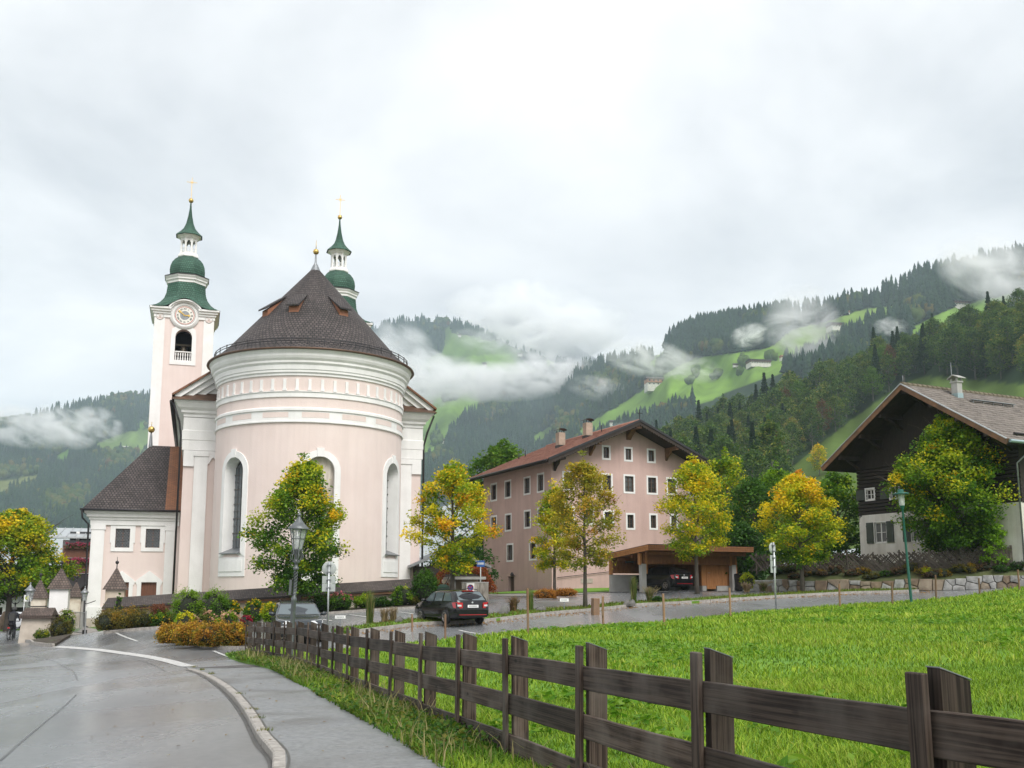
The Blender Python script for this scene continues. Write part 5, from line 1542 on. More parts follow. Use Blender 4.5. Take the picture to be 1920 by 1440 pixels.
tag(patch('carport_floor', [cpw(-.4, -.8).xy, cpw(CWd, -.8).xy, cpw(CWd, 4.9).xy, cpw(-.4, 4.9).xy], M['asphalt'], .03, .8), kind='structure')

# ---------------- churchyard wall with shingled coping
wl = empty('churchyard_wall', (0, 0, 0), 0, 'long low churchyard wall with dark shingled coping in front of the apse', 'wall')
nseg = 24
def wpt(t): return WALL_A.lerp(WALL_B, t)
wd_ = (WALL_B - WALL_A).normalized(); wn = Vector((wd_.y, -wd_.x, 0))       # towards the road
def ztop(t): return zat(1122 + (1085 - 1122) * t, WALL_A.y + (WALL_B.y - WALL_A.y) * t)
wm_ = MB(); wr = MB(); wp = MB()
for i in range(nseg):
 t0, t1 = i / nseg, (i + 1) / nseg
 a, b = wpt(t0), wpt(t1); za, zb_ = ztop(t0), ztop(t1)
 ga, gb = gz(a.x, a.y) - .5, gz(b.x, b.y) - .5
 for s, fl_ in ((1, 0), (-1, 1)):
  p = [(a + wn * .25 * s), (b + wn * .25 * s)]
  q = [(p[0].x, p[0].y, ga), (p[1].x, p[1].y, gb), (p[1].x, p[1].y, zb_ - .42), (p[0].x, p[0].y, za - .42)]
  wm_.quad(*(q if s > 0 else q[::-1]))
  e0, e1 = a + wn * .58 * s, b + wn * .58 * s
  L0 = (WALL_B - WALL_A).length
  q = [(e0.x, e0.y, za - .46), (e1.x, e1.y, zb_ - .46), (b.x, b.y, zb_ + .02), (a.x, a.y, za + .02)]
  uv = ((t0 * L0, 0), (t1 * L0, 0), (t1 * L0, .75), (t0 * L0, .75))
  if s < 0: q = q[::-1]; uv = uv[::-1]
  wr.quad(*q, uv=uv)
  q = [(e0.x, e0.y, za - .46), (e1.x, e1.y, zb_ - .46), (e1.x, e1.y, zb_ - .54), (e0.x, e0.y, za - .54)]
  wr.quad(*(q[::-1] if s > 0 else q))
  wr.quad((e0.x, e0.y, za - .54), (e1.x, e1.y, zb_ - .54), (b.x, b.y, zb_ - .4), (a.x, a.y, za - .4))
wm_.build('wall', M['old_plaster'], wl)
wr.build('coping', M['wall_shingle'], wl)
for i in range(6):
 a, b = wpt(i / 6), wpt((i + 1) / 6 - .002); p, q = a + wn * .5, b + wn * .5
 mb = MB(); mb.beam((p.x, p.y, ztop(i / 6) - .61), (q.x, q.y, ztop((i + 1) / 6) - .61), .04, .11); mb.build('fascia_board', M['verge_wood'], wl)

# ---------------- shingle-capped gate piers
def pier(u, Y, vb, vw, vt, wpx, label, ball='knob', rz=0.0):
 x = ray(u, 1120)[0] * Y; hw = wpx / 1888 * Y / 2
 zb_, zw_, zt_ = zat(vb, Y), zat(vw, Y), zat(vt, Y)
 o = empty('gate_pier', (x, Y, zb_), CH_ROT + rz, label, 'pier', 'shingle-capped piers at the churchyard gate')
 h = zw_ - zb_; H = zt_ - zb_
 mb = MB(); mb.box(-hw, hw, -hw, hw, -.6, h); mb.build('shaft', M['old_plaster'] if ball != 'white' else M['white_plaster'], o)
 e = hw * 1.32; mb = MB()
 lv = [(e, h - .1), (e * .78, h + (H - h) * .16), (e * .5, h + (H - h) * .48), (.05, H)]
 for (r0_, z0_), (r1_, z1_) in zip(lv[:-1], lv[1:]):
  for k in range(4):
   c_ = [(1, -1), (1, 1), (-1, 1), (-1, -1), (1, -1)]
   a, b = c_[k], c_[k + 1]
   mb.quad((a[0] * r0_, a[1] * r0_, z0_), (b[0] * r0_, b[1] * r0_, z0_), (b[0] * r1_, b[1] * r1_, z1_), (a[0] * r1_, a[1] * r1_, z1_), uv=((-r0_, z0_ * 1.2), (r0_, z0_ * 1.2), (r1_, z1_ * 1.2), (-r1_, z1_ * 1.2)))
 mb.quad((e, e, h - .1), (e, -e, h - .1), (-e, -e, h - .1), (-e, e, h - .1))
 cap = mb.build('shingle_cap', M['pier_shingle'], o)
 mb = MB(); mb.tube([(0, 0, H - .1), (0, 0, H + .28)], .03, 6); mb.lathe([(.001, H + .2), (.09, H + .28), (.09, H + .36), (.001, H + .44)], 10); mb.tube([(0, 0, H + .4), (0, 0, H + .62)], .012, 5); mb.build('finial', M['dark_metal'], cap)
pier(216, 53.0, 1172, 1102, 1066, 33, 'rendered pier with tall shingle cap at the end of the long churchyard wall')
pier(112, 56.5, 1170, 1101, 1066, 32, 'tall white pier with shingle cap behind the corner bed', 'white')
pier(74, 59.5, 1165, 1118, 1088, 25, 'squat buff pier with shingle cap behind the low wall stub')
pier(142, 63.0, 1168, 1117, 1092, 20, 'slender pier with shingle cap beside the iron gate')
st = at(70, 1203, 54.0)
stub = empty('wall_stub', st, CH_ROT - R(8), 'thick buff wall stub with shingle coping in the corner bed', 'wall')
mb = MB(); mb.add([(-.85, -.5, -.4), (.78, -.5, -.4), (.78, .5, -.4), (-.85, .5, -.4), (-.72, -.42, 1.42), (.70, -.42, 1.42), (.70, .45, 1.42), (-.72, .45, 1.42)], [(0, 3, 2, 1), (4, 5, 6, 7), (0, 1, 5, 4), (1, 2, 6, 5), (2, 3, 7, 6), (3, 0, 4, 7)]); mb.build('wall', M['base_plaster'], stub)
mb = MB()
for y0_, y1_, z0_, z1_ in ((-.62, 0.02, 1.38, 1.78), (.62, 0.02, 1.38, 1.78)):
 q = [(-.82, y0_, z0_), (.82, y0_, z0_), (.78, y1_, z1_), (-.68, y1_, z1_)]; mb.quad(*(q if y0_ < 0 else q[::-1]), uv=((0, 0), (1.6, 0), (1.6, .8), (0, .8)))
 mb.quad((-.82, y0_, z0_), (.82, y0_, z0_), (.82, y0_, z0_ - .16), (-.82, y0_, z0_ - .16))
mb.add([(-.82, -.62, 1.38), (-.82, .62, 1.38), (-.68, .02, 1.78)], [(0, 1, 2)]); mb.add([(.82, -.62, 1.38), (.82, .62, 1.38), (.78, .02, 1.78)], [(0, 1, 2)])
mb.quad((-.82, -.62, 1.24), (.82, -.62, 1.24), (.82, .62, 1.24), (-.82, .62, 1.24))
mb.build('coping', M['pier_shingle'], stub)
# white churchyard wall behind the gate
cw = empty('low_wall', (0, 0, 0), 0, 'short whitewashed wall between the slender pier and the sacristy', 'wall')
a, b = at(148, 1166, 63.3), at(166, 1166, 62.9)
mb = MB(); mb.beam((a.x, a.y, a.z + .4), (b.x, b.y, b.z + .5), .3, 1.9); mb.build('wall', M['white_plaster'], cw)
# iron gate
ga_, gb_ = at(133, 1188, 56.5), at(159, 1189, 54.0)
gt = empty('iron_gate', ga_, math.atan2(gb_.y - ga_.y, gb_.x - ga_.x), 'thin grey iron gate of upright bars standing open', 'gate')
L = (Vector((gb_.x, gb_.y, 0)) - Vector((ga_.x, ga_.y, 0))).length
mb = MB(); mb.beam((0, 0, .12), (L, 0, .12), .04, .04); mb.beam((0, 0, 1.2), (L, 0, 1.2), .04, .04); mb.beam((L, 0, 0), (L, 0, 1.3), .06, .06); mb.beam((0, 0, 0), (0, 0, 1.3), .06, .06); mb.build('frame', M['galvanised'], gt)
nb = 16
for k in range(1, nb):
 mb = MB(); mb.beam((L * k / nb, 0, .13), (L * k / nb, 0, 1.19), .018, .018); mb.build('bar', M['galvanised'], gt)
mb = MB(); mb.box(L - .14, L + .02, -.1, .1, -.02, .3); mb.build('stop', M['dark_metal'], gt)
tag(patch('gate_paving', [Q(133, 56), Q(196, 52.6), Q(185, 60), Q(160, 62)], M['paving'], .02, .8), kind='structure')

# ---------------- hotel with flowered balconies behind the sacristy
HO = at(111, 1120, 96); ho = empty('hotel', (HO.x, 96, -2), CH_ROT, 'hotel with brown timber balconies and pink flower boxes behind the sacristy', 'building')
material('balcony_wood', (0.16, 0.065, 0.035), 0.7, (0.11, 0.045, 0.025), 3, 0.3, 20, stretch=(5, 5, .5))
material('metal_roof', (0.50, 0.52, 0.53), 0.35, (0.42, 0.44, 0.45), 2, metal=0.4)
def zz(v): return zat(v, 96) + 2
HW_ = 11.0
mb = MB(); mb.box(0, HW_, 0, 10, -.5, zz(1012)); mb.build('wall', M['white_plaster'], ho)
mb = MB(); q = [(-1.0, -2.0, zz(1008)), (HW_, -2.0, zz(1008)), (HW_, 3.5, zz(986)), (-1.0, 3.5, zz(986))]
mb.add(q + [(a, b, c_ - .15) for a, b, c_ in q], [(0, 1, 2, 3), (7, 6, 5, 4), (0, 4, 5, 1), (3, 7, 4, 0), (1, 5, 6, 2), (2, 6, 7, 3)]); hr = mb.build('roof', M['metal_roof'], ho)
for k in range(16):
 x = -1 + k * .75; mb = MB(); mb.beam((x, -2.02, zz(1008) + .03), (x, 3.5, zz(986) + .03), .05, .07); mb.build('roof_seam', M['metal_roof'], hr)
mb = MB(); mb.box(2.2, 2.9, 2.5, 3.2, zz(990), zz(978)); mb.build('chimney', M['chimney_plaster'], ho)
FLW = []
for vb, vt in ((1044, 1020), (1073, 1049), (1106, 1082)):
 mb = MB(); mb.box(.6, HW_, -.05, .02, zz(vb) + .0, zz(vt) + 1.2 - .0); mb.build('glazing', M['window_glass'], ho)
 for x in (1.3, 4.2, 7.0): mb = MB(); mb.box(x - .15, x + .15, -.12, -.055, zz(vb), zz(vt) + 1.2); mb.build('pier', M['white_plaster'], ho)
 mb = MB(); mb.box(.3, HW_, -1.5, -.05, zz(vb) - .15, zz(vb) + .02); bl = mb.build('balcony', M['white_plaster'], ho)
 mb = MB(); mb.box(.25, HW_, -1.54, -1.48, zz(vb) - .1, zz(vb) + .95); mb.box(.25, .31, -1.48, -.06, zz(vb) - .1, zz(vb) + .95); mb.build('parapet', M['balcony_wood'], bl)
 mb = MB(); mb.box(.25, HW_, -1.58, -1.45, zz(vb) + .95, zz(vb) + 1.05); mb.build('hand_rail', M['balcony_wood'], bl)
 mb = MB(); mb.box(.4, HW_, -1.8, -1.58, zz(vb) + .72, zz(vb) + .98); mb.build('flower_box', M['balcony_wood'], bl)
 FLW.append((bl, zz(vb) + 1.0))
# ------------------------------------------------------------------ fences, walls, street furniture, vehicles
def grain(name, c1, c2, c3, rough=0.75):
 """weathered wood: grain runs along object X"""
 m = bpy.data.materials.new(name); MATS[name] = m; m.use_nodes = True
 t = m.node_tree; b = t.nodes['Principled BSDF']; b.inputs['Roughness'].default_value = rough; b.inputs['Specular IOR Level'].default_value = .3
 tc_ = N(t, 'ShaderNodeTexCoord'); oi = N(t, 'ShaderNodeObjectInfo')
 ad = N(t, 'ShaderNodeVectorMath', operation='ADD')
 sc1 = N(t, 'ShaderNodeVectorMath', operation='SCALE'); sc1.inputs['Scale'].default_value = 40
 cb = N(t, 'ShaderNodeCombineXYZ'); t.links.new(oi.outputs['Random'], cb.inputs[0]); t.links.new(oi.outputs['Random'], cb.inputs[1]); t.links.new(oi.outputs['Random'], cb.inputs[2])
 t.links.new(cb.outputs[0], sc1.inputs[0]); t.links.new(tc_.outputs['Object'], ad.inputs[0]); t.links.new(sc1.outputs[0], ad.inputs[1])
 mp = N(t, 'ShaderNodeMapping'); mp.inputs['Scale'].default_value = (1.0, 62, 62); t.links.new(ad.outputs[0], mp.inputs[0])
 n = N(t, 'ShaderNodeTexNoise'); n.inputs['Scale'].default_value = 1.0; n.inputs['Detail'].default_value = 6; n.inputs['Distortion'].default_value = .5; t.links.new(mp.outputs[0], n.inputs['Vector'])
 n2 = N(t, 'ShaderNodeTexNoise'); n2.inputs['Scale'].default_value = 2.2; n2.inputs['Detail'].default_value = 5; t.links.new(ad.outputs[0], n2.inputs['Vector'])
 r1 = N(t, 'ShaderNodeMapRange'); r1.inputs[1].default_value = .40; r1.inputs[2].default_value = .62; t.links.new(n.outputs['Fac'], r1.inputs[0])
 r2 = N(t, 'ShaderNodeMapRange'); r2.inputs[1].default_value = .45; r2.inputs[2].default_value = .75; t.links.new(n2.outputs['Fac'], r2.inputs[0])
 m1 = N(t, 'ShaderNodeMix', data_type='RGBA'); m1.inputs[6].default_value = (*c1, 1); m1.inputs[7].default_value = (*c2, 1); t.links.new(r1.outputs[0], m1.inputs[0])
 m2 = N(t, 'ShaderNodeMix', data_type='RGBA'); m2.inputs[7].default_value = (*c3, 1); t.links.new(m1.outputs[2], m2.inputs[6]); t.links.new(r2.outputs[0], m2.inputs[0])
 # knots
 vo = N(t, 'ShaderNodeTexVoronoi'); vo.inputs['Scale'].default_value = 1.0; mp2 = N(t, 'ShaderNodeMapping'); mp2.inputs['Scale'].default_value = (2.4, 6, 6); t.links.new(ad.outputs[0], mp2.inputs[0]); t.links.new(mp2.outputs[0], vo.inputs['Vector'])
 r3 = N(t, 'ShaderNodeMapRange'); r3.inputs[1].default_value = .06; r3.inputs[2].default_value = .14; r3.inputs[3].default_value = .25; r3.inputs[4].default_value = 1.0; t.links.new(vo.outputs['Distance'], r3.inputs[0])
 s3_ = N(t, 'ShaderNodeVectorMath', operation='SCALE'); t.links.new(m2.outputs[2], s3_.inputs[0]); t.links.new(r3.outputs[0], s3_.inputs['Scale'])
 r4 = N(t, 'ShaderNodeMapRange'); r4.inputs[3].default_value = .65; r4.inputs[4].default_value = 1.45; t.links.new(oi.outputs['Random'], r4.inputs[0])
 s4_ = N(t, 'ShaderNodeVectorMath', operation='SCALE'); t.links.new(s3_.outputs[0], s4_.inputs[0]); t.links.new(r4.outputs[0], s4_.inputs['Scale']); t.links.new(s4_.outputs[0], b.inputs['Base Color'])
 bp = N(t, 'ShaderNodeBump'); bp.inputs['Strength'].default_value = .5; bp.inputs['Distance'].default_value = .006; t.links.new(n.outputs['Fac'], bp.inputs['Height']); t.links.new(bp.outputs[0], b.inputs['Normal'])
 return m
grain('fence_wood', (0.018, 0.011, 0.008), (0.078, 0.056, 0.043), (0.11, 0.092, 0.078))
grain('lath_wood', (0.04, 0.032, 0.027), (0.11, 0.088, 0.074), (0.15, 0.13, 0.11))
grain('stake_wood', (0.16, 0.09, 0.05), (0.26, 0.16, 0.09), (0.20, 0.14, 0.10))
def bevbox(L, W, H, bev=.006, nx=1, jit=0.0):
 """box along X from 0..L, centred in Y and Z"""
 bm = bmesh.new()
 xs = [L * i / nx for i in range(nx + 1)]
 rings = []
 for x in xs:
  jy = random.uniform(-jit, jit); jz = random.uniform(-jit, jit)
  rings.append([bm.verts.new((x, sy * W / 2 + jy, sz * H / 2 + jz)) for sy, sz in ((-1, -1), (1, -1), (1, 1), (-1, 1))])
 for a, b in zip(rings[:-1], rings[1:]):
  for i in range(4): bm.faces.new((a[i], a[(i + 1) % 4], b[(i + 1) % 4], b[i]))
 bm.faces.new(rings[0][::-1]); bm.faces.new(rings[-1])
 bmesh.ops.recalc_face_normals(bm, faces=bm.faces)
 ed = [e_ for e_ in bm.edges if e_.is_manifold and len(e_.link_faces) == 2 and e_.calc_face_angle(0) > 1.0]
 bmesh.ops.bevel(bm, geom=ed, offset=bev, segments=1, affect='EDGES')
 me = bpy.data.meshes.new('board'); bm.to_mesh(me); bm.free()
 return me
def orient(o, p, xdir, zdir=(0, 0, 1)):
 x = Vector(xdir).normalized(); z = Vector(zdir); y = z.cross(x).normalized(); z = x.cross(y)
 m = Matrix((x, y, z)).transposed().to_4x4(); m.translation = Vector(p); o.matrix_local = m
# ---------------- board fence along the footpath
fe = empty('board_fence', (FENCE[2][0], FENCE[2][1], 0), 0, 'weathered dark board fence with three rails between the footpath and the meadow', 'fence')
fo = Vector((FENCE[2][0], FENCE[2][1], 0))
PT, RH, RT = 1.12, .185, .035
FPOS = [Vector((f[0], f[1], f[2])) for f in FENCE]
for i, p in enumerate(FPOS):
 d_ = (FPOS[min(i + 1, len(FPOS) - 1)] - FPOS[max(i - 1, 0)]); d_.z = 0; d_.normalize()
 n_ = Vector((-d_.y, d_.x, 0))                     # towards the footpath
 jt = random.uniform(-.015, .02)
 tilt = Vector((random.uniform(-.012, .012), random.uniform(-.012, .012), 1)).normalized()
 me = bevbox(PT + .30 + jt, .035, .105, .005, 2, .001); me.materials.append(M['fence_wood'])
 o = link('batten', me, fe); orient(o, p - fo + n_ * (RT / 2 + .022) + Vector((0, 0, -.3)), tilt, d_)
 # rear post: wide plank on edge with sloped top
 mb = MB(); w1, w2 = .075, .15
 hh = PT + .02 + jt
 prof_ = [(-.30, -w2 / 2), (hh, -w2 / 2), (hh - .055, w2 / 2), (-.30, w2 / 2)]
 mb.prism(prof_, lambda a, b, d2: (a, d2, b), -w1 / 2, w1 / 2)
 me = mb.mesh('post', M['fence_wood']); fixn(me)
 o = link('post', me, fe); orient(o, p - fo - n_ * (RT / 2 + w2 / 2 + .004) - d_ * .03, tilt, -n_)
 mb = MB(); mb.prism([(hh + .002, -w2 / 2 - .004), (hh + .007, -w2 / 2 - .004), (hh - .048, w2 / 2 + .006), (hh - .053, w2 / 2 + .006)], lambda a, b, d2: (a, d2, b), -w1 / 2 - .003, w1 / 2 + .003)
 me = mb.mesh('cap', M['grey_metal']); fixn(me); link('cap_strip', me, o)
 if i < len(FPOS) - 1:
  q = FPOS[i + 1]
  for h in (.155, .53, .905):
   a = p + Vector((0, 0, PT - h - RH / 2)); b = q + Vector((0, 0, PT - h - RH / 2))
   a = a + Vector((0, 0, random.uniform(-.012, .012))); b = b + Vector((0, 0, random.uniform(-.012, .012)))
   L = (b - a).length
   me = bevbox(L - .004, RT, RH + random.uniform(-.006, .006), .005, 6, .003); me.materials.append(M['fence_wood'])
   o = link('rail_board', me, fe); orient(o, a - fo + (b - a).normalized() * .002, b - a)
# ---------------- stone retaining wall and bank below the farmhouse
WB = [Q(1432, 59.0), Q(1500, 57.4), Q(1560, 56.4), Q(1620, 55.4), Q(1700, 54.3), Q(1790, 53.0), Q(1870, 52.0), Q(1930, 51.2), Q(2000, 50.2)]
WBL = smooth_line([Vector((*p, 0)) for p in WB], .3)
wlen = [0.0]
for a, b in zip(WBL[:-1], WBL[1:]): wlen.append(wlen[-1] + (b - a).length)
def wall_at(s):
 s = min(max(s, 0), wlen[-1]); i = min(max(np.searchsorted(wlen, s) - 1, 0), len(WBL) - 2)
 t = (s - wlen[i]) / (wlen[i + 1] - wlen[i]); p = WBL[i].lerp(WBL[i + 1], t); d_ = (WBL[i + 1] - WBL[i]).normalized()
 return p, d_
rw = empty('retaining_wall', (WBL[0].x, WBL[0].y, 0), 0, 'low dry-stone retaining wall of big grey blocks below the lath fence', 'wall')
ro = Vector((WBL[0].x, WBL[0].y, 0))
material('stone_grey', (0.40, 0.395, 0.385), .85, (0.22, 0.215, 0.205), 3.5, 1.0, 9)
material('stone_warm', (0.34, 0.28, 0.21), .85, (0.20, 0.15, 0.11), 2.2, .8, 7)
material('stone_brown', (0.26, 0.19, 0.13), .85, (0.14, 0.10, 0.07), 2.2, .8, 7)
def wtop(s): return .60 + .06 * math.sin(s * 1.7) + .05 * math.sin(s * .6 + 1)
# stones as tight-fitting cells of a random partition of the wall face
def clip_half(poly, px, pz, nx_, nz_):
 o_ = []
 for i in range(len(poly)):
  a, b = poly[i], poly[(i + 1) % len(poly)]
  da = (a[0] - px) * nx_ + (a[1] - pz) * nz_; db = (b[0] - px) * nx_ + (b[1] - pz) * nz_
  if da <= 0: o_.append(a)
  if da * db < 0:
   t = da / (da - db); o_.append((a[0] + (b[0] - a[0]) * t, a[1] + (b[1] - a[1]) * t))
 return o_
seeds = []; s = .1
while s < wlen[-1]:
 if random.random() < .3: seeds.append((s + .25, random.uniform(.25, .35))); s += random.uniform(.6, .85)
 else:
  seeds.append((s + random.uniform(0, .25), random.uniform(.08, .2))); seeds.append((s + random.uniform(.05, .35), random.uniform(.38, .55))); s += random.uniform(.38, .65)
for i, (sx_, sz_) in enumerate(seeds):
 poly = [(sx_ - 1.2, 0), (sx_ + 1.2, 0), (sx_ + 1.2, wtop(sx_)), (sx_ - 1.2, wtop(sx_))]
 for j, (ox, oz) in enumerate(seeds):
  if i == j or abs(ox - sx_) > 2.2: continue
  dx_, dz_ = ox - sx_, oz - sz_; L_ = math.hypot(dx_, dz_)
  poly = clip_half(poly, (sx_ + ox) / 2 - dx_ / L_ * .012, (sz_ + oz) / 2 - dz_ / L_ * .012, dx_ / L_, dz_ / L_)
  if len(poly) < 3: break
 if len(poly) < 3: continue
 cs = sum(p_[0] for p_ in poly) / len(poly); cz_ = sum(p_[1] for p_ in poly) / len(poly)
 p, d_ = wall_at(cs); nn = Vector((d_.y, -d_.x, 0)); g = gz(p.x, p.y); dep = random.uniform(.0, .09); n = len(poly); V = []
 tl_, tz_ = random.uniform(-.08, .08), random.uniform(-.08, .08)
 for sc, o_ in ((1.0, -.22), (1.0, dep - .05), (.9, dep)):
  for a, b in poly:
   aa, bb = cs + (a - cs) * sc, cz_ + (b - cz_) * sc; oo = o_ + (tl_ * (aa - cs) + tz_ * (bb - cz_) if o_ > -.2 else 0)
   q = p + d_ * (aa - cs) + nn * oo; V.append((q.x - ro.x, q.y - ro.y, g + bb))
 V.append(tuple(Vector(((p + nn * (dep + random.uniform(.0, .04))).x - ro.x, (p + nn * (dep + .02)).y - ro.y, g + cz_))))
 F = [(r_ * n + k, r_ * n + (k + 1) % n, (r_ + 1) * n + (k + 1) % n, (r_ + 1) * n + k) for r_ in range(2) for k in range(n)] + [(2 * n + k, 2 * n + (k + 1) % n, 3 * n) for k in range(n)]
 mb = MB(); mb.add(V, F); mb.build('stone', M[random.choice(('stone_grey', 'stone_grey', 'stone_grey', 'stone_warm', 'stone_brown'))], rw, fix=True)
mb = MB(); prev = None
for k in range(int(wlen[-1] / .5) + 1):
 s = k * .5; p, d_ = wall_at(s); nn = Vector((d_.y, -d_.x, 0)); g = gz(p.x, p.y); q = p - nn * .06
 cur = ((q.x - ro.x, q.y - ro.y, g - .2), (q.x - ro.x - nn.x * .1, q.y - ro.y - nn.y * .1, g + wtop(s) - .03))
 if prev: mb.quad(prev[0], cur[0], cur[1], prev[1])
 prev = cur
mb.build('backing', M['soil'], rw)
# bank and farmyard behind the wall
V = []; F = []; m_ = 60; offs = [(.08, 0), (.6, .28), (1.25, .60), (2.2, .85), (4.5, 1.15), (9, 1.35), (26, 1.8)]
for k in range(m_ + 1):
 s = wlen[-1] * k / m_; p, d_ = wall_at(s); nn = Vector((-d_.y, d_.x, 0)); g = gz(p.x, p.y) + wtop(s) - .05
 for o_, dz_ in offs:
  q = p + nn * o_; V.append((q.x, q.y, g + dz_ + (.06 * math.sin(q.x * 1.3) * math.sin(q.y * 1.7) if o_ > .1 else 0)))
k_ = len(offs)
for k in range(m_):
 for j in range(k_ - 1): F.append((k * k_ + j, (k + 1) * k_ + j, (k + 1) * k_ + j + 1, k * k_ + j + 1))
me = np_mesh('bank', V, F, M['bank_grass'], True)
if me.polygons[0].normal.z < 0: me.flip_normals()
tag(link('bank', me), kind='structure')
def bank_pt(s, o_):
 p, d_ = wall_at(s); nn = Vector((-d_.y, d_.x, 0)); q = p + nn * o_
 dz_ = float(np.interp(o_, [a for a, _ in offs], [b for _, b in offs])); g = gz(p.x, p.y) + wtop(s) - .05 + dz_
 return Vector((q.x, q.y, g)), d_
# crossed-lath fence on the bank
lf = empty('lath_fence', (ro.x, ro.y, 0), 0, 'grey crossed-lath fence on the bank above the stone wall', 'fence')
lme = bevbox(1.28, .018, .065, .003); lme.materials.append(M['lath_wood'])
s = -1.2
def wall_ext(s):
 if s >= 0: return bank_pt(s, 1.3)
 p, d_ = bank_pt(0, 1.3); return p + d_ * s, d_
kk = 0
while s < wlen[-1]:
 p, d_ = wall_ext(s); nn = Vector((-d_.y, d_.x, 0))
 for sg in (1, -1):
  an = R(random.uniform(40, 50))
  dirv = d_ * math.cos(an) * sg + Vector((0, 0, math.sin(an)))
  o = link('lath', lme, lf); orient(o, p - ro + nn * (.02 * sg) + Vector((0, 0, random.uniform(-.05, .05))) - d_ * (.45 * sg), dirv, Vector((0, 0, 1)))
 if kk % 14 == 0:
  mb = MB(); mb.beam((p.x - ro.x, p.y - ro.y, p.z - .2), (p.x - ro.x + random.uniform(-.1, .1), p.y - ro.y, p.z + 1.1), .07, .07); mb.build('post', M['lath_wood'], lf)
 s += .105; kk += 1
pg_ = bank_pt(wlen[np.argmin([abs(q.x - Q(1868, 53)[0]) for q in WBL])], 1.0)[0]
mb = MB()
gp = empty('gate_board', pg_, R(-25), 'weathered plank gate between two posts in the lath fence', 'gate')
for k in range(4): mb = MB(); mb.box(-.6 + k * .2, -.42 + k * .2, -.02, .02, -.1, 1.05); mb.build('plank', M['lath_wood'], gp)
for x in (-.68, .28): mb = MB(); mb.box(x - .06, x + .06, -.06, .06, -1.0, 1.15); mb.build('post', M['lath_wood'], gp)
# crow on the lath fence
cpos, _d = bank_pt(wlen[np.argmin([abs(q.x - Q(1768, 54)[0]) for q in WBL])], 1.3)
crow = empty('crow', cpos + Vector((0, 0, .93)), R(200), 'black crow perched on top of the lath fence', 'bird')
mb = MB(); mb.tube([(-.30, 0, .0), (-.16, 0, .05), (-.05, 0, .10), (.06, 0, .17), (.11, 0, .23), (.15, 0, .26), (.18, 0, .255), (.23, 0, .24)], [.012, .045, .08, .075, .045, .048, .03, .004], 10); mb.build('body', M['black_paint'], crow)
mb = MB(); mb.tube([(-.01, -.02, .06), (-.01, -.02, -.04)], .008, 5); mb.build('leg', M['black_paint'], crow)
mb = MB(); mb.tube([(-.01, .02, .06), (-.01, .02, -.04)], .008, 5); mb.build('leg', M['black_paint'], crow)

# ---------------- stakes and small posts
stakes = [(835, 1152, 1192), (990, 1103, 1189), (1131, 1118, 1177), (1246, 1113, 1173), (1370, 1102, 1158), (1575, 1095, 1140), (1673, 1092, 1133), (1755, 1078, 1123), (1837, 1084, 1115), (1912, 1068, 1107), (773, 1151, 1180)]
SL = ['wooden stake in front of the rear of the black station wagon', 'tall wooden stake in line with the russet grass tuft', 'thin wooden stake beside the square wooden bollard', 'wooden stake in line with the carport entrance', 'wooden stake in line with the carport door', 'wooden stake between the round sign back and the green lamp', 'wooden stake just before the green lamp', 'wooden stake just past the green lamp below the farmhouse tree', 'short wooden stake in line with the farmhouse tree', 'last wooden stake below the plank gate of the lath fence', 'short wooden stake at the end of the parking strip']
for (u, vt, vb), sl_ in zip(stakes, SL):
 p = hit(u, vb, .1); top = zat(vt, p.y)
 h = min(max(top - p.z, .5), 1.75)
 me = bevbox(h + .3, .065, .065, .008, 3, .004); me.materials.append(M['stake_wood'])
 o = link('stake', me); orient(o, p - Vector((0, 0, .3)), (random.uniform(-.03, .03), random.uniform(-.02, .02), 1), (1, 0.3, 0))
 tag(o, sl_, 'stake', 'stakes along the meadow edge')
p = hit(1116, 1149, .1)
me = bevbox(.85, .3, .3, .02); me.materials.append(M['stake_wood']); o = link('wooden_bollard', me); orient(o, p - Vector((0, 0, .2)), (0.02, 0, 1), (1, .4, 0)); tag(o, 'short square wooden bollard on the planted strip', 'bollard')
def plate_sign(u, v0, v1, vb, Y, w_, label, mat='white_paint', h=None):
 zb_ = zat(vb, Y); x = ray(u, v1)[0] * Y
 o = empty('small_sign', (x, Y, zb_), R(10), label, 'sign', 'small white plates on posts')
 z0_, z1_ = zat(v1, Y) - zb_, zat(v0, Y) - zb_
 mb = MB(); mb.box(-w_ / 2, w_ / 2, -.02, 0, z0_, z1_); mb.build('plate', M[mat], o)
 mb = MB(); mb.box(-.02, .02, .0, .03, -.2, z0_ + .05); mb.build('post', M['grey_metal'], o)
 mb = MB()
 for k in range(5): mb.box(-w_ * .34 + k * w_ * .14, -w_ * .24 + k * w_ * .14, -.0225, -.0205, z0_ + (z1_ - z0_) * .35, z0_ + (z1_ - z0_) * .65)
 tag(mb.build('lettering', M['grey_metal'], o), kind='stuff')
plate_sign(638, 1154, 1160, 1172, 42.5, .44, 'small cream plate on a thin post beside the tall tuft of grass')
plate_sign(1058, 1122, 1128, 1146, 47.5, .42, 'small pale plate on a thin post in front of the orange hedge')
plate_sign(1381, 1117, 1122, 1131, 55.5, .40, 'small white plate on a thin post in front of the carport door')

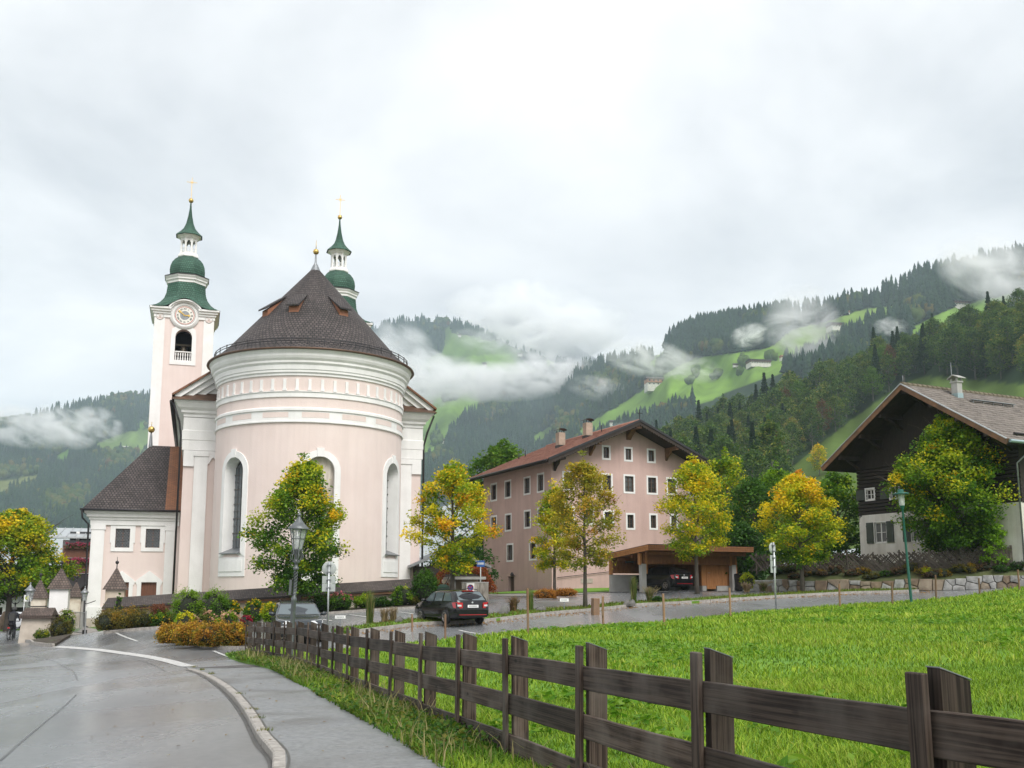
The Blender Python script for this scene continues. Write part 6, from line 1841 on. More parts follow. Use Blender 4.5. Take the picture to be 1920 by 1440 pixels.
# ---------------- backs of traffic signs
material('sign_back', (0.40, 0.43, 0.415), .55, (0.34, 0.37, 0.355), 3)
def sign_back(u, Y, vtop, vdisc, rpx, plates, label, rz, vb=None):
 x = ray(u, 1110)[0] * Y; g = gz(x, Y) + (.1 if vb else 0)
 o = empty('traffic_sign', (x, Y, g), rz, label, 'sign')
 zt_ = zat(vtop, Y) - g
 mb = MB(); mb.tube([(0, -.05, -.2), (0, -.05, zt_)], .038, 10); mb.build('pole', M['galvanised'], o)
 zc_ = zat(vdisc, Y) - g; r_ = rpx / 1888 * Y
 mb = MB(); mb.lathe([(.001, 0), (r_ - .02, 0), (r_, .015), (r_, .03), (.001, .03)], 32); mb.build('disc', M['sign_back'], o, (0, .0, zc_), (R(-90), 0, 0))
 for (va, vb_, wp) in plates:
  z0_, z1_ = zat(vb_, Y) - g, zat(va, Y) - g; hw = wp / 1888 * Y / 2
  mb = MB(); mb.box(-hw, hw, 0, .022, z0_, z1_); mb.build('plate', M['sign_back'], o)
 mb = MB()
 for z_ in [zc_ + r_ * .5, zc_ - r_ * .5] + [zat((a + b) / 2, Y) - g for a, b, c_ in plates]:
  mb.box(-.09, .09, -.1, -.001, z_ - .02, z_ + .02)
 tag(mb.build('clamp', M['grey_metal'], o), kind='stuff')
 return o

sign_back(616, 41.0, 1053, 1066, 13.2, [(1080, 1094, 24.5), (1094.6, 1109, 24.5)], 'back of a round traffic sign with two square plates beside the lamp post', R(6))
sign_back(1452, 44.0, 1017, 1028, 10.5, [(1041, 1051, 17), (1051.6, 1074, 17)], 'back of a round traffic sign with plates on the meadow edge', R(42), 1)
# no stopping sign on the concrete wall, blue street sign, walls by the lane
cwl = empty('concrete_wall', (at(893, 1128, 51.5).x, 51.5, gz(at(893, 1128, 51.5).x, 51.5)), R(8), 'stained concrete wall end carrying a no-stopping sign', 'wall')
zt_ = zat(1093, 51.5) - cwl.location.z
mb = MB(); mb.box(-.75, .62, -.12, .15, -.3, zt_); mb.box(.4, .62, .15, 3.5, -.3, zt_); mb.build('wall', M['stained_concrete'], cwl)
mb = MB(); mb.box(-.75, .62, -.14, .17, zt_, zt_ + .05); mb.build('coping', M['concrete'], cwl)
ns = empty('no_stopping_sign', (at(882, 1100, 51.2).x, 51.2, zat(1112, 51.2)), R(8), 'white panel with a round blue and red no-stopping sign', 'sign')
mb = MB(); mb.box(-.2, .2, -.02, 0, 0, .5); mb.build('panel', M['white_paint'], ns)
mb = MB(); mb.lathe([(.001, .0), (.16, .0), (.16, .005)], 28); mb.build('red_ring', M['red_paint'], ns, (0, -.027, .27), (R(90), 0, 0))
mb = MB(); mb.lathe([(.001, .0), (.125, .0), (.125, .004)], 28); mb.build('blue_field', M['blue_paint'], ns, (0, -.031, .27), (R(90), 0, 0))
for a in (45, -45):
 mb = MB(); mb.box(-.13, .13, -.001, .001, -.016, .016); mb.build('red_bar', M['red_paint'], ns, (0, -.034 - (.003 if a > 0 else 0), .27), (0, R(a), 0))
bs = empty('street_sign', (at(901, 1092, 52).x, 52, zat(1093, 52)), R(5), 'small blue street sign on a grey pole beside the pink house', 'sign')
hs = zat(1056.5, 52) - zat(1093, 52)
mb = MB(); mb.tube([(0, .02, -1.2), (0, .02, hs + .05)], .03, 8); mb.build('pole', M['galvanised'], bs)
mb = MB(); mb.box(-.2, .2, -.02, -.005, hs - .17, hs + .15); mb.build('plate', M['blue_paint'], bs)
mb = MB()
for k in range(6): mb.box(-.155 + k * .053, -.115 + k * .053, -.024, -.0205, hs - .06, hs + .05)
tag(mb.build('lettering', M['white_paint'], bs), kind='stuff')
# glass container
gc = empty('bottle_bank', (at(831, 1113, 53).x, 53, zat(1125, 53)), R(-10), 'dark green domed bottle bank beside the lane', 'container')
material('bank_green', (0.02, 0.075, 0.045), .5)
hB = zat(1095.5, 53) - zat(1125, 53)
mb = MB()
for z0_, z1_, a, b in ((-.2, hB * .62, .30, .30), (hB * .62, hB * .85, .30, .26), (hB * .85, hB, .26, .13)):
 mb.add([(-a, -a, z0_), (a, -a, z0_), (a, a, z0_), (-a, a, z0_), (-b, -b, z1_), (b, -b, z1_), (b, b, z1_), (-b, b, z1_)], [(0, 1, 5, 4), (1, 2, 6, 5), (2, 3, 7, 6), (3, 0, 4, 7), (4, 5, 6, 7)])
mb.build('body', M['bank_green'], gc)
mb = MB(); mb.lathe([(.001, 0), (.09, 0), (.1, -.02)], 16); mb.build('hole', M['dark_void'], gc, (.02, -.31, hB * .5), (R(90), 0, 0))
# creeper-covered shelter and dark shed in the lane
sh = empty('shelter', (at(872, 1095, 54.5).x, 54.5, gz(at(872, 1095, 54.5).x, 54.5)), R(12), 'small shelter with concrete roof slab on thin posts', 'shelter')
zs_ = zat(1083, 54.5) - sh.location.z
mb = MB(); mb.box(-.9, 1.1, -.3, 2.5, zs_ - .1, zs_ + .05); mb.build('roof_slab', M['concrete'], sh)
for x in (-.6,): mb = MB(); mb.tube([(x, -.15, -.2), (x, -.15, zs_ - .1)], .05, 8); mb.build('post', M['galvanised'], sh)
mb = MB(); mb.box(-.9, 1.1, 2.3, 2.5, -.2, zs_ - .1); mb.build('back_wall', M['old_plaster'], sh)
mb = MB(); mb.box(-.95, -.8, .2, 2.3, -.2, zs_ - .1); mb.build('side_wall', M['old_plaster'], sh)
dsd = empty('shed', (at(840, 1090, 66).x, 66, gz(at(840, 1090, 66).x, 66)), R(15), 'dark timber shed with shallow roof half hidden in the lane', 'shed')
zd = zat(1062, 66) - dsd.location.z
mb = MB(); mb.box(-2.2, 2.4, 0, 4, -.3, zd); mb.build('wall', M['black_plank'], dsd)
mb = MB(); mb.prism([(-2.6, zd - .1), (0, zd + 1.0), (2.8, zd - .1), (2.8, zd + .05), (0, zd + 1.18), (-2.6, zd + .05)], lambda a, b, d_: (a, d_, b), -.5, 4.5); mb.build('roof', M['grey_metal'], dsd, fix=True)
# wheelie bin by the carport door
bp_ = cpw(CWd - .35, .9)
wb = empty('wheelie_bin', (bp_.x, bp_.y, CZ), math.atan2(.4327, .9015), 'black wheelie bin beside the carport door', 'bin')
mb = MB(); mb.add([(-.24, -.26, .04), (.24, -.26, .04), (.24, .22, .04), (-.24, .22, .04), (-.28, -.34, .95), (.28, -.34, .95), (.28, .3, .95), (-.28, .3, .95)], [(0, 3, 2, 1), (4, 5, 6, 7), (0, 1, 5, 4), (1, 2, 6, 5), (2, 3, 7, 6), (3, 0, 4, 7)]); mb.build('body', M['black_paint'], wb)
mb = MB(); mb.prism([(-.37, .95), (.34, .95), (.34, 1.0), (.1, 1.06), (-.37, 1.02)], lambda a, b, d_: (d_, a, b), -.3, .3); mb.build('lid', M['black_paint'], wb, fix=True)
for x in (-.25, .25): mb = MB(); mb.lathe([(.001, -.03), (.1, -.03), (.1, .03), (.001, .03)], 12); mb.build('wheel', M['dark_metal'], wb, (x, .26, .1), (0, R(90), 0))
mb = MB(); mb.box(-.04, .16, -.345, -.338, .72, .8); mb.build('sticker', M['red_paint'], wb)

# ---------------- lamps
def lantern(parent, z0_, sc, frame='grey_metal', hang=False, glass='lamp_glass'):
 """six-sided tapering street lantern standing on z0_"""
 mb = MB(); n = 6; r0_, r1_, h = .13 * sc, .25 * sc, .62 * sc
 for k in range(n):
  a = 2 * PI * k / n; mb.beam((r0_ * math.cos(a), r0_ * math.sin(a), z0_), (r1_ * math.cos(a), r1_ * math.sin(a), z0_ + h), .025 * sc, .025 * sc)
  b = 2 * PI * (k + 1) / n
  for t in (0, .5, 1):
   rr = r0_ + (r1_ - r0_) * t; mb.beam((rr * math.cos(a), rr * math.sin(a), z0_ + h * t), (rr * math.cos(b), rr * math.sin(b), z0_ + h * t), .02 * sc, .02 * sc)
 fr = mb.build('lantern_frame', M[frame], parent)
 for k in range(n):
  a, b = 2 * PI * k / n, 2 * PI * (k + 1) / n; q = .985
  mb = MB(); mb.quad((r0_ * q * math.cos(a), r0_ * q * math.sin(a), z0_), (r0_ * q * math.cos(b), r0_ * q * math.sin(b), z0_), (r1_ * q * math.cos(b), r1_ * q * math.sin(b), z0_ + h), (r1_ * q * math.cos(a), r1_ * q * math.sin(a), z0_ + h)); mb.build('pane', M[glass], fr)
 mb = MB(); zt_ = z0_ + h
 mb.lathe([(.31 * sc, zt_ - .03 * sc), (.31 * sc, zt_), (.2 * sc, zt_ + .09 * sc), (.11 * sc, zt_ + .2 * sc), (.05 * sc, zt_ + .29 * sc), (.03 * sc, zt_ + .34 * sc)], 18); mb.lathe([(.001, zt_ + .32 * sc), (.055 * sc, zt_ + .36 * sc), (.055 * sc, zt_ + .40 * sc), (.02 * sc, zt_ + .44 * sc), (.001, zt_ + .46 * sc)], 10); mb.build('lantern_roof', M[frame], parent)
 mb = MB(); mb.tube([(0, 0, z0_), (0, 0, z0_ + .36 * sc)], [.04 * sc, .055 * sc], 8); mb.build('bulb', M['lamp_core'], parent)
 return fr
def clearglass(name, alpha=.35, col=(.75, .8, .82)):
 m = bpy.data.materials.new(name); MATS[name] = m; m.use_nodes = True
 t = m.node_tree; b = t.nodes['Principled BSDF']; b.inputs['Base Color'].default_value = (*col, 1); b.inputs['Roughness'].default_value = .12; b.inputs['Alpha'].default_value = alpha
 return m
clearglass('lamp_glass')
material('lamp_core', (.62, .62, .58), .4)
LY = 30.0
lx = ray(545, 1190)[0] * LY; lg = gz(lx, LY)
lamp = empty('street_lamp', (lx, LY, lg), 0, 'ornate grey lantern street lamp behind the board fence', 'street lamp')
lamp.rotation_euler = (0, R(2.0), 0)
zL = zat(1030, LY) - lg; SCL = .98
mb = MB(); mb.lathe([(.085, -.2), (.085, .5), (.07, .55), (.07, 1.75), (.085, 1.78), (.085, 1.86), (.045, 1.92), (.04, zL - .62), (.085, zL - .60), (.085, zL - .54), (.05, zL - .52), (.05, zL - .42), (.12, zL - .36), (.06, zL - .30)], 14); mb.build('post', M['lamp_grey'], lamp)
mb = MB()                              # twisted shaft and scrolls
for s_ in range(3):
 mb.tube([(.055 * math.cos(s_ * 2.09 + t * .5), .055 * math.sin(s_ * 2.09 + t * .5), 1.95 + (zL - 2.6) * t / 30) for t in range(31)], .014, 5)
tag(mb.build('twist', M['lamp_grey'], lamp), kind='stuff')
mb = MB()
for k in range(6):
 a = PI / 3 * k; c_, s_ = math.cos(a), math.sin(a)
 mb.tube([(c_ * .06, s_ * .06, zL - .34), (c_ * .17, s_ * .17, zL - .30), (c_ * .20, s_ * .20, zL - .18), (c_ * .13, s_ * .13, zL - .12), (c_ * .17, s_ * .17, zL - .03), (c_ * .13, s_ * .13, zL)], .016, 5)
tag(mb.build('scrollwork', M['lamp_grey'], lamp), kind='stuff')
mb = MB(); mb.lathe([(.06, zL - .32), (.09, zL - .1), (.14, zL - .02), (.14, zL)], 12); mb.build('lantern_base', M['lamp_grey'], lamp)
lantern(lamp, zL, SCL * 1.05, 'lamp_grey')
mb = MB(); mb.box(-.16, -.09, -.05, .05, 1.95, 2.4); mb.build('control_box', M['lamp_grey'], lamp)
# green lamp on the meadow
gp0 = hit(1709, 1131, .1); gl = empty('street_lamp', gp0, 0, 'slim green street lamp with flat disc hat on the meadow edge', 'street lamp')
gl.rotation_euler = (0, R(-2.2), 0)
material('lamp_green', (0.005, 0.085, 0.06), .45)
hG = zat(921, gp0.y) - gp0.z
mb = MB(); mb.lathe([(.062, -.1), (.062, 1.6), (.055, 1.65), (.045, hG - .85), (.08, hG - .78), (.11, hG - .65)], 14); mb.build('post', M['lamp_green'], gl)
mb = MB(); mb.lathe([(.12, hG - .65), (.14, hG - .12)], 16); mb.build('glass', M['lamp_glass'], gl)
mb = MB(); mb.tube([(0, 0, hG - .65), (0, 0, hG - .2)], .05, 8); mb.build('bulb', M['lamp_core'], gl)
mb = MB(); mb.lathe([(.001, hG - .10), (.30, hG - .13), (.36, hG - .15), (.34, hG - .09), (.13, hG - .04), (.12, hG + .08), (.001, hG + .1)], 24); mb.build('hat', M['lamp_green'], gl)
# lanterns by the gate
l1 = empty('bracket_lantern', (at(55, 1128, 55).x, 55, zat(1127, 55)), 0, 'grey lantern on an iron bracket above the low wall stub', 'lantern')
lantern(l1, 0, .95)
mb = MB(); mb.tube([(0, 0, .02), (0, 0, -.25), (.1, .1, -.3), (.5, 1.0, -.3)], .03, 6); mb.build('bracket', M['dark_metal'], l1)
l2 = empty('bracket_lantern', (at(158, 1128, 60.5).x, 60.5, zat(1126, 60.5)), 0, 'grey lantern on a curled bracket beside the sacristy corner', 'lantern')
lantern(l2, 0, .8)
mb = MB(); mb.tube([(0, 0, .02), (0, 0, -.12), (.12, 0, -.2), (.3, .2, -.12), (.42, .6, -.02)], .025, 6); mb.build('bracket', M['dark_metal'], l2)
for u_, lb in ((20, 'twin'), (32, 'twin')):
 pass
tw = empty('street_lamp', (at(26, 1170, 70).x, 70, gz(at(26, 1170, 70).x, 70)), 0, 'distant street lamp with twin lanterns beside the tree', 'street lamp')
zt_ = zat(1127, 70) - tw.location.z
mb = MB(); mb.tube([(0, 0, -.2), (0, 0, zt_ - .1)], [.08, .05], 8); mb.tube([(-.26, 0, zt_), (-.2, 0, zt_ - .12), (0, 0, zt_ - .2), (.2, 0, zt_ - .12), (.26, 0, zt_)], .03, 6); mb.build('post', M['dark_metal'], tw)
for x in (-.26, .26):
 sub = MB();
 e_ = empty('lantern', (x, 0, zt_), 0, parent=tw)
 mb = MB(); mb.lathe([(.1, 0), (.2, .5)], 8); mb.build('pane', M['lamp_glass'], e_)
 mb = MB(); mb.lathe([(.26, .48), (.15, .6), (.04, .75), (.001, .85)], 8); mb.build('lantern_roof', M['dark_metal'], e_)
# bus stop sign
bst = empty('bus_stop_sign', (at(50, 1150, 64).x, 64, gz(at(50, 1150, 64).x, 64)), R(10), 'white bus stop sign with yellow and green disc', 'sign')
zs2 = zat(1128, 64) - bst.location.z
mb = MB(); mb.tube([(-.2, .03, -.2), (-.2, .03, zs2 + .4)], .03, 8); mb.build('pole', M['galvanised'], bst)
mb = MB(); mb.box(-.22, .22, -.02, 0, zs2, zs2 + .42); mb.build('panel', M['white_paint'], bst)
material('bus_yellow', (.65, .62, .02), .5); material('bus_green', (.05, .25, .05), .5)
mb = MB(); mb.lathe([(.001, 0), (.15, 0)], 24); mb.build('disc', M['bus_green'], bst, (0, -.024, zs2 + .23), (R(90), 0, 0))
mb = MB(); mb.lathe([(.001, 0), (.12, 0)], 24); mb.build('disc', M['bus_yellow'], bst, (0, -.027, zs2 + .23), (R(90), 0, 0))
o = link('letter', text_mesh('H', .17, M['bus_green']), bst, (0, -.033, zs2 + .23), (R(90), 0, 0))
# far-left arcade building
ar = empty('shop_building', (at(0, 1150, 88).x - 4, 88, gz(-42, 85) - .1), R(10), 'low white arcaded building behind the big tree', 'building')
za_ = zat(1128, 88) - ar.location.z
mb = MB(); mb.box(-6, 9, 1.5, 8, -.5, za_); mb.build('wall', M['dark_timber'], ar)
for k in range(8): mb = MB(); mb.box(-5.6 + k * 1.9, -5.1 + k * 1.9, 0, .4, -.5, za_ - .5); mb.build('column', M['white_plaster'], ar)
mb = MB(); mb.box(-6, 9, -.1, 1.5, za_ - .5, za_ + .25); mb.build('lintel', M['white_plaster'], ar)
mb = MB(); mb.prism([(-1.2, za_ + .25), (9, za_ + 3.2), (9, za_ + 3.4), (-1.2, za_ + .45)], lambda a, b, d_: (d_, a, b), -7, 10); mb.build('roof', M['church_shingle'], ar, fix=True)
tag(patch('lawn', [Q(-30, 72), Q(46, 66), Q(46, 70), Q(-30, 78)], M['lawn'], .1, 1.0, .12), kind='structure')
bl_ = at(9, 1160, 70)
mb = MB(); mb.tube([(0, 0, -.2), (.05, .1, .5), (.1, 0, 1.0), (0, 0, 1.35)], [.55, .5, .38, .15], 9); o = mb.build('boulder', M['stone_brown'], None, (bl_.x, 70, gz(bl_.x, 70))); tag(o, 'upright brown boulder on the lawn beside the road', 'boulder')

# ---------------- cars
def paint(name, col):
 return material(name, col, .16, spec=.45)
paint('car_black', (.008, .008, .010)); paint('car_dark', (.012, .013, .015)); paint('car_white', (.55, .57, .6)); paint('car_slate', (.03, .036, .042))
material('car_trim', (.012, .012, .012), .6)
material('car_glass', (.10, .125, .135), .06, spec=1.0)
material('car_glass_dark', (.012, .014, .016), .06, spec=.9)
material('tyre', (.012, .012, .012), .85)
material('rim', (.30, .28, .26), .35, metal=.8)
material('tail_red', (.42, .012, .02), .25, coat=.6)
material('lamp_clear', (.62, .63, .64), .15, coat=.6)
def car(name, pos, heading, label, paintm, kind='wagon', glass='car_glass'):
 root = empty(name, pos, heading, label, 'car')
 if kind == 'wagon':
  top = [(-2.28, .62), (-2.25, .98), (-2.02, 1.22), (-1.72, 1.43), (-1.2, 1.47), (-.3, 1.485), (.3, 1.43), (.75, 1.2), (1.12, .99), (1.6, .92), (2.05, .80), (2.24, .66), (2.30, .5)]
  sw = [[(-1.88, 1.0), (-1.05, 1.0), (-1.0, 1.36), (-1.55, 1.36)], [(-.93, 1.0), (-.12, .99), (-.12, 1.385), (-.9, 1.37)], [(-.02, .99), (.86, .985), (.42, 1.30), (.22, 1.375), (-.02, 1.385)]]
  rg, ws = ((-2.2, 1.02), (-1.78, 1.38)), ((.42, 1.36), (1.07, 1.0)); L = 2.28; wx = (-1.30, 1.32)
 elif kind == 'hatch':
  top = [(-1.98, .65), (-1.96, .98), (-1.75, 1.18), (-1.45, 1.36), (-1.0, 1.45), (-.2, 1.49), (.25, 1.43), (.8, 1.14), (1.05, 1.0), (1.5, .93), (1.85, .80), (2.0, .66), (2.05, .5)]
  sw = [[(-1.25, 1.02), (-.95, 1.0), (-.95, 1.36), (-1.1, 1.33)], [(-.9, 1.0), (-.1, .99), (-.1, 1.39), (-.88, 1.36)], [(0, .99), (.82, .985), (.36, 1.30), (.18, 1.385), (0, 1.39)]]
  rg, ws = ((-1.92, 1.03), (-1.48, 1.34)), ((.36, 1.37), (.98, 1.02)); L = 1.98; wx = (-1.22, 1.25)
 Wm = .89
 def Wd(x):
  t = abs(x) / (L + .05); return Wm * (1 - .13 * t ** 5 - (.04 * t ** 2 if x > 0 else 0.0))
 def tz(x): return float(np.interp(x, [a for a, _ in top], [b for _, b in top]))
 def gy(x, z): return Wd(x) * (.955 - .185 * max(0, (z - .97)) / .5)
 xs = sorted(set([a for a, _ in top] + [-1.9, -1.5, -.8, 0, .5, .95, 1.35, 1.85]))
 rings = []
 for x in xs:
  zt_ = tz(x); W = Wd(x); e_ = abs(x) / L; zb_ = .20 + .10 * max(0, (e_ - .75) / .25)
  zbelt = min(.93, zt_ - .02)
  half = [(0, zb_), (.78 * W, zb_), (.96 * W, zb_ + .06), (.985 * W, zb_ + .2 if zb_ + .2 < zbelt else zbelt - .06), (W, min(.62, zbelt - .03)), (.985 * W, zbelt)]
  if zt_ > 1.0: half += [(gy(x, .97), min(.97, zt_ - .01)), (gy(x, zt_ - .1), max(.975, zt_ - .09)), (gy(x, zt_) * .90, zt_ - .025), (gy(x, zt_) * .5, zt_), (0, zt_ + .008)]
  else: half += [(.955 * W, zt_ - .012), (.90 * W, zt_ - .006), (.75 * W, zt_), (.4 * W, zt_ + .005), (0, zt_ + .01)]
  full = half + [(-y, z) for y, z in half[-2:0:-1]]
  rings.append([(x, y, z) for y, z in full])
 mb = MB(); k = len(rings[0]); V = [p for r_ in rings for p in r_]; F = []
 for i in range(len(rings) - 1):
  for j in range(k): F.append((i * k + j, i * k + (j + 1) % k, (i + 1) * k + (j + 1) % k, (i + 1) * k + j))
 F.append(tuple(range(k))); F.append(tuple(range((len(rings) - 1) * k, len(rings) * k))[::-1])
 mb.add(V, F, smooth=True); body = mb.build('body', M[paintm], root, fix=True)
 for p in body.data.polygons:
  if len(p.vertices) > 4: p.use_smooth = False
 for sg in (-1, 1):
  for poly in sw:
   mb = MB(); mb.add([(x, sg * (gy(x, z) + .014), z) for x, z in poly], [tuple(range(len(poly)))[::-1 if sg > 0 else 1]]); mb.build('side_window', M[glass], body)
  for wx_ in wx:
   yw = Wd(wx_) * .985
   mb = MB(); mb.lathe([(.001, 0), (.375, 0), (.375, -.05)], 28); mb.build('wheel_arch', M['car_trim'], body, (wx_, sg * (yw + .006), .335), (R(-90) if sg > 0 else R(90), 0, 0))
   mb = MB(); mb.lathe([(.2, -.10), (.29, -.10), (.315, -.07), (.315, .07), (.29, .1), (.2, .1)], 28)
   w_ = mb.build('wheel', M['tyre'], root, (wx_, sg * (yw - .06), .315), (R(90), 0, 0))
   mb = MB(); sgn = -sg
   mb.lathe([(.205, sgn * .09), (.205, sgn * .105), (.18, sgn * .105), (.175, sgn * .07)], 24); mb.lathe([(.001, sgn * .085), (.05, sgn * .085), (.05, sgn * .06)], 12)
   for q in range(5):
    a = q * 2 * PI / 5 + .3; mb.beam((.03 * math.cos(a), .03 * math.sin(a), sgn * .08), (.19 * math.cos(a), .19 * math.sin(a), sgn * .08), .05, .03, up=(0, 0, 1))
   tag(mb.build('rim', M['rim'], w_), kind='stuff')
   mb = MB(); mb.lathe([(.001, sgn * .05), (.2, sgn * .05)], 20); mb.build('rim_back', M['car_trim'], w_)
  xm_ = .78; mb = MB(); mb.tube([(xm_, sg * (Wd(xm_) * .95), 1.0), (xm_ - .02, sg * (Wd(xm_) + .08), 1.03), (xm_ - .03, sg * (Wd(xm_) + .19), 1.04)], [.03, .085, .05], 8); mb.build('mirror', M[paintm], body)
  # lamps
  xr = -L + .0
  mb = MB(); yy = Wd(-L)
  mb.add([(-L - .015, sg * yy * .62, .70), (-L - .015, sg * yy * .62, .93), (-L + .03, sg * yy * .985, .96), (-L + .34, sg * (Wd(-L + .34) + .012), .93), (-L + .22, sg * (Wd(-L + .2) + .012), .72), (-L + .03, sg * (yy + .004), .69)], [(0, 1, 2, 5), (5, 2, 3, 4)]); mb.build('tail_light', M['tail_red'], body, fix=False)
  mb = MB(); mb.add([(-L - .02, sg * yy * .70, .77), (-L - .02, sg * yy * .70, .84), (-L + .012, sg * yy * .93, .85), (-L + .012, sg * yy * .93, .77)], [(0, 1, 2, 3)]); mb.build('reversing_light', M['lamp_clear'], body)
  xf = L
  mb = MB(); yf = Wd(L)
  mb.add([(L - .035, sg * yf * .50, .69), (L - .12, sg * yf * .50, .79), (L - .36, sg * (Wd(L - .3) * .95), .855), (L - .42, sg * (Wd(L - .4) + .012), .80), (L - .1, sg * (Wd(L - .1) + .012), .66)], [(0, 1, 2, 3, 4)]); mb.build('headlight', M['lamp_clear'], body)
  mb = MB(); mb.tube([(-1.5 if kind == 'wagon' else -1.0, sg * .60, tz(-1.4) + .045), (-.6, sg * .62, 1.545), (.15, sg * .60, tz(.15) + .04)], .018, 6); mb.build('roof_rail', M['car_trim'], body) if kind == 'wagon' else None
  mb = MB(); mb.box(-.95, .95, sg * (Wd(0) * .98) - .012, sg * (Wd(0) * .98) + .012, .28, .33); mb.build('sill_trim', M['car_trim'], body)
  for hx in (-.75, .25): mb = MB(); mb.box(hx - .1, hx + .1, sg * (Wd(hx) + .01) - .02, sg * (Wd(hx) + .01) + .012, .83, .865); mb.build('door_handle', M[paintm], body)
 (xa, za), (xb, zb_) = rg
 nx_ = Vector((-(zb_ - za), 0, (xb - xa))).normalized() * .02
 mb = MB(); mb.quad((xa + nx_.x, -gy(xa, za) * .86, za + nx_.z), (xb + nx_.x, -gy(xb, zb_) * .84, zb_ + nx_.z), (xb + nx_.x, gy(xb, zb_) * .84, zb_ + nx_.z), (xa + nx_.x, gy(xa, za) * .86, za + nx_.z)); mb.build('rear_window', M[glass], body)
 (xa, za), (xb, zb_) = ws
 nx_ = Vector(((za - zb_), 0, (xb - xa))).normalized() * .02
 mb = MB(); mb.quad((xa + nx_.x, -gy(xa, za) * .88, za + nx_.z), (xb + nx_.x, -gy(xb, zb_) * .92, zb_ + nx_.z), (xb + nx_.x, gy(xb, zb_) * .92, zb_ + nx_.z), (xa + nx_.x, gy(xa, za) * .88, za + nx_.z)); mb.build('windscreen', M[glass], body)
 mb = MB(); mb.box(-L - .035, -L + .1, -.70, .70, .30, .50); mb.build('rear_bumper', M[paintm], body)
 mb = MB(); mb.box(-L - .045, -L - .03, -.66, .66, .40, .425); mb.build('reflector', M['tail_red'], body)
 mb = MB(); mb.box(L - .08, L + .045, -.55, .55, .27, .42); mb.build('front_grille', M['car_trim'], body)
 mb = MB(); mb.box(L - .03, L + .012, -.36, .36, .55, .66); mb.build('radiator_grille', M['car_trim'], body)
 for x_, sg in ((-L - .026, -1), (L + .052, 1)):
  zc_ = .78 if sg < 0 else .42
  mb = MB(); mb.box(min(x_, x_ + .012 * sg), max(x_, x_ + .012 * sg), -.26, .26, zc_ - .06, zc_ + .055); pl_ = mb.build('number_plate', M['white_paint'], body)
  mb = MB()
  for q in range(7): mb.box(x_ + sg * .0135 - .001, x_ + sg * .0135 + .001, -.2 + q * .058, -.165 + q * .058, zc_ - .035, zc_ + .03)
  tag(mb.build('plate_marks', M['grey_metal'], pl_), kind='stuff')
 mb = MB(); mb.lathe([(.001, .0), (.045, .0), (.045, -.02)], 16); mb.build('badge', M['galvanised'], body, (-L + .012 if kind == 'wagon' else -L + .0, 0, .93), (0, R(-90), 0))
 if kind == 'wagon':
  mb = MB(); mb.box(-1.86, -1.72, -.28, .28, 1.425, 1.45); mb.build('brake_light', M['tail_red'], body)
  mb = MB(); mb.beam((-2.21, 0, 1.06), (-2.15, .42, 1.10), .03, .025); mb.build('wiper', M['car_trim'], body)
 return root
def cpos_(u, Y, off=0.0):
 x = ray(u, 1150)[0] * Y; return (x, Y, gz(x, Y) + off)
car('station_wagon', cpos_(844, 42.8), R(90 + 29), 'black station wagon parked with its rear to the meadow', 'car_black').scale = (.93, .93, .93)
car('parked_car', cpos_(556, 39.2), R(-90 + 16), 'dark station wagon facing the fence beside the lantern post', 'car_slate')
hp = cpw(2.55, 2.55)
car('hatchback', (hp.x, hp.y, CZ), R(90 + 25.6 + 10), 'black hatchback parked under the carport', 'car_dark', 'hatch', 'car_glass_dark')
wcx = at(35, 1160, 78); car('white_car', (wcx.x - .6, 78, gz(wcx.x, 78)), R(190), 'white car parked behind the big tree by the arcade', 'car_white', 'hatch', 'car_glass_dark')

# ---------------- cyclist seen from behind
cyp = hit(20, 1200); cyY = cyp.y
cyp = Vector((cyp.x, cyY, gz(cyp.x, cyY)))
cr_ = R(12)
sk = [('p', 0, 0, 1.0, .16), ('s', 0, .10, 1.22, .17), ('c', 0, .22, 1.42, .19), ('n', 0, .30, 1.57, .075), ('h', 0, .34, 1.68, .10), ('h2', 0, .35, 1.78, .09),
   ('sl', -.20, .24, 1.46, .09), ('el', -.29, .36, 1.22, .06), ('hl', -.27, .58, 1.06, .045), ('sr', .20, .24, 1.46, .09), ('er', .29, .36, 1.22, .06), ('hr', .27, .58, 1.06, .045),
   ('tl', -.10, .02, .95, .12), ('kl', -.13, .36, .72, .085), ('al', -.11, .16, .34, .055), ('ol', -.11, .32, .30, .05), ('tr', .10, .02, .95, .12), ('kr', .13, .22, .58, .085), ('ar', .11, .05, .18, .055), ('or', .11, .20, .14, .05)]
ed = [('p', 's'), ('s', 'c'), ('c', 'n'), ('n', 'h'), ('h', 'h2'), ('c', 'sl'), ('sl', 'el'), ('el', 'hl'), ('c', 'sr'), ('sr', 'er'), ('er', 'hr'), ('p', 'tl'), ('tl', 'kl'), ('kl', 'al'), ('al', 'ol'), ('p', 'tr'), ('tr', 'kr'), ('kr', 'ar'), ('ar', 'or')]
idx = {a[0]: i for i, a in enumerate(sk)}
me = bpy.data.meshes.new('person'); me.from_pydata([a[1:4] for a in sk], [(idx[a], idx[b]) for a, b in ed], [])
material('dark_clothes', (.012, .013, .018), .85); material('bag_grey', (.05, .05, .048), .8); material('skin', (.5, .3, .22), .6)
me.materials.append(M['dark_clothes'])
po = link('person', me, None, cyp, (0, 0, cr_))
sm_ = po.modifiers.new('skin', 'SKIN'); ss2 = po.modifiers.new('sub', 'SUBSURF'); ss2.levels = 2; ss2.render_levels = 2
for i, a in enumerate(sk):
 me.skin_vertices[0].data[i].radius = (a[4], a[4])
 me.skin_vertices[0].data[i].use_root = (i == 0)
tag(po, 'person in dark clothes with a backpack riding away on a bicycle', 'person')
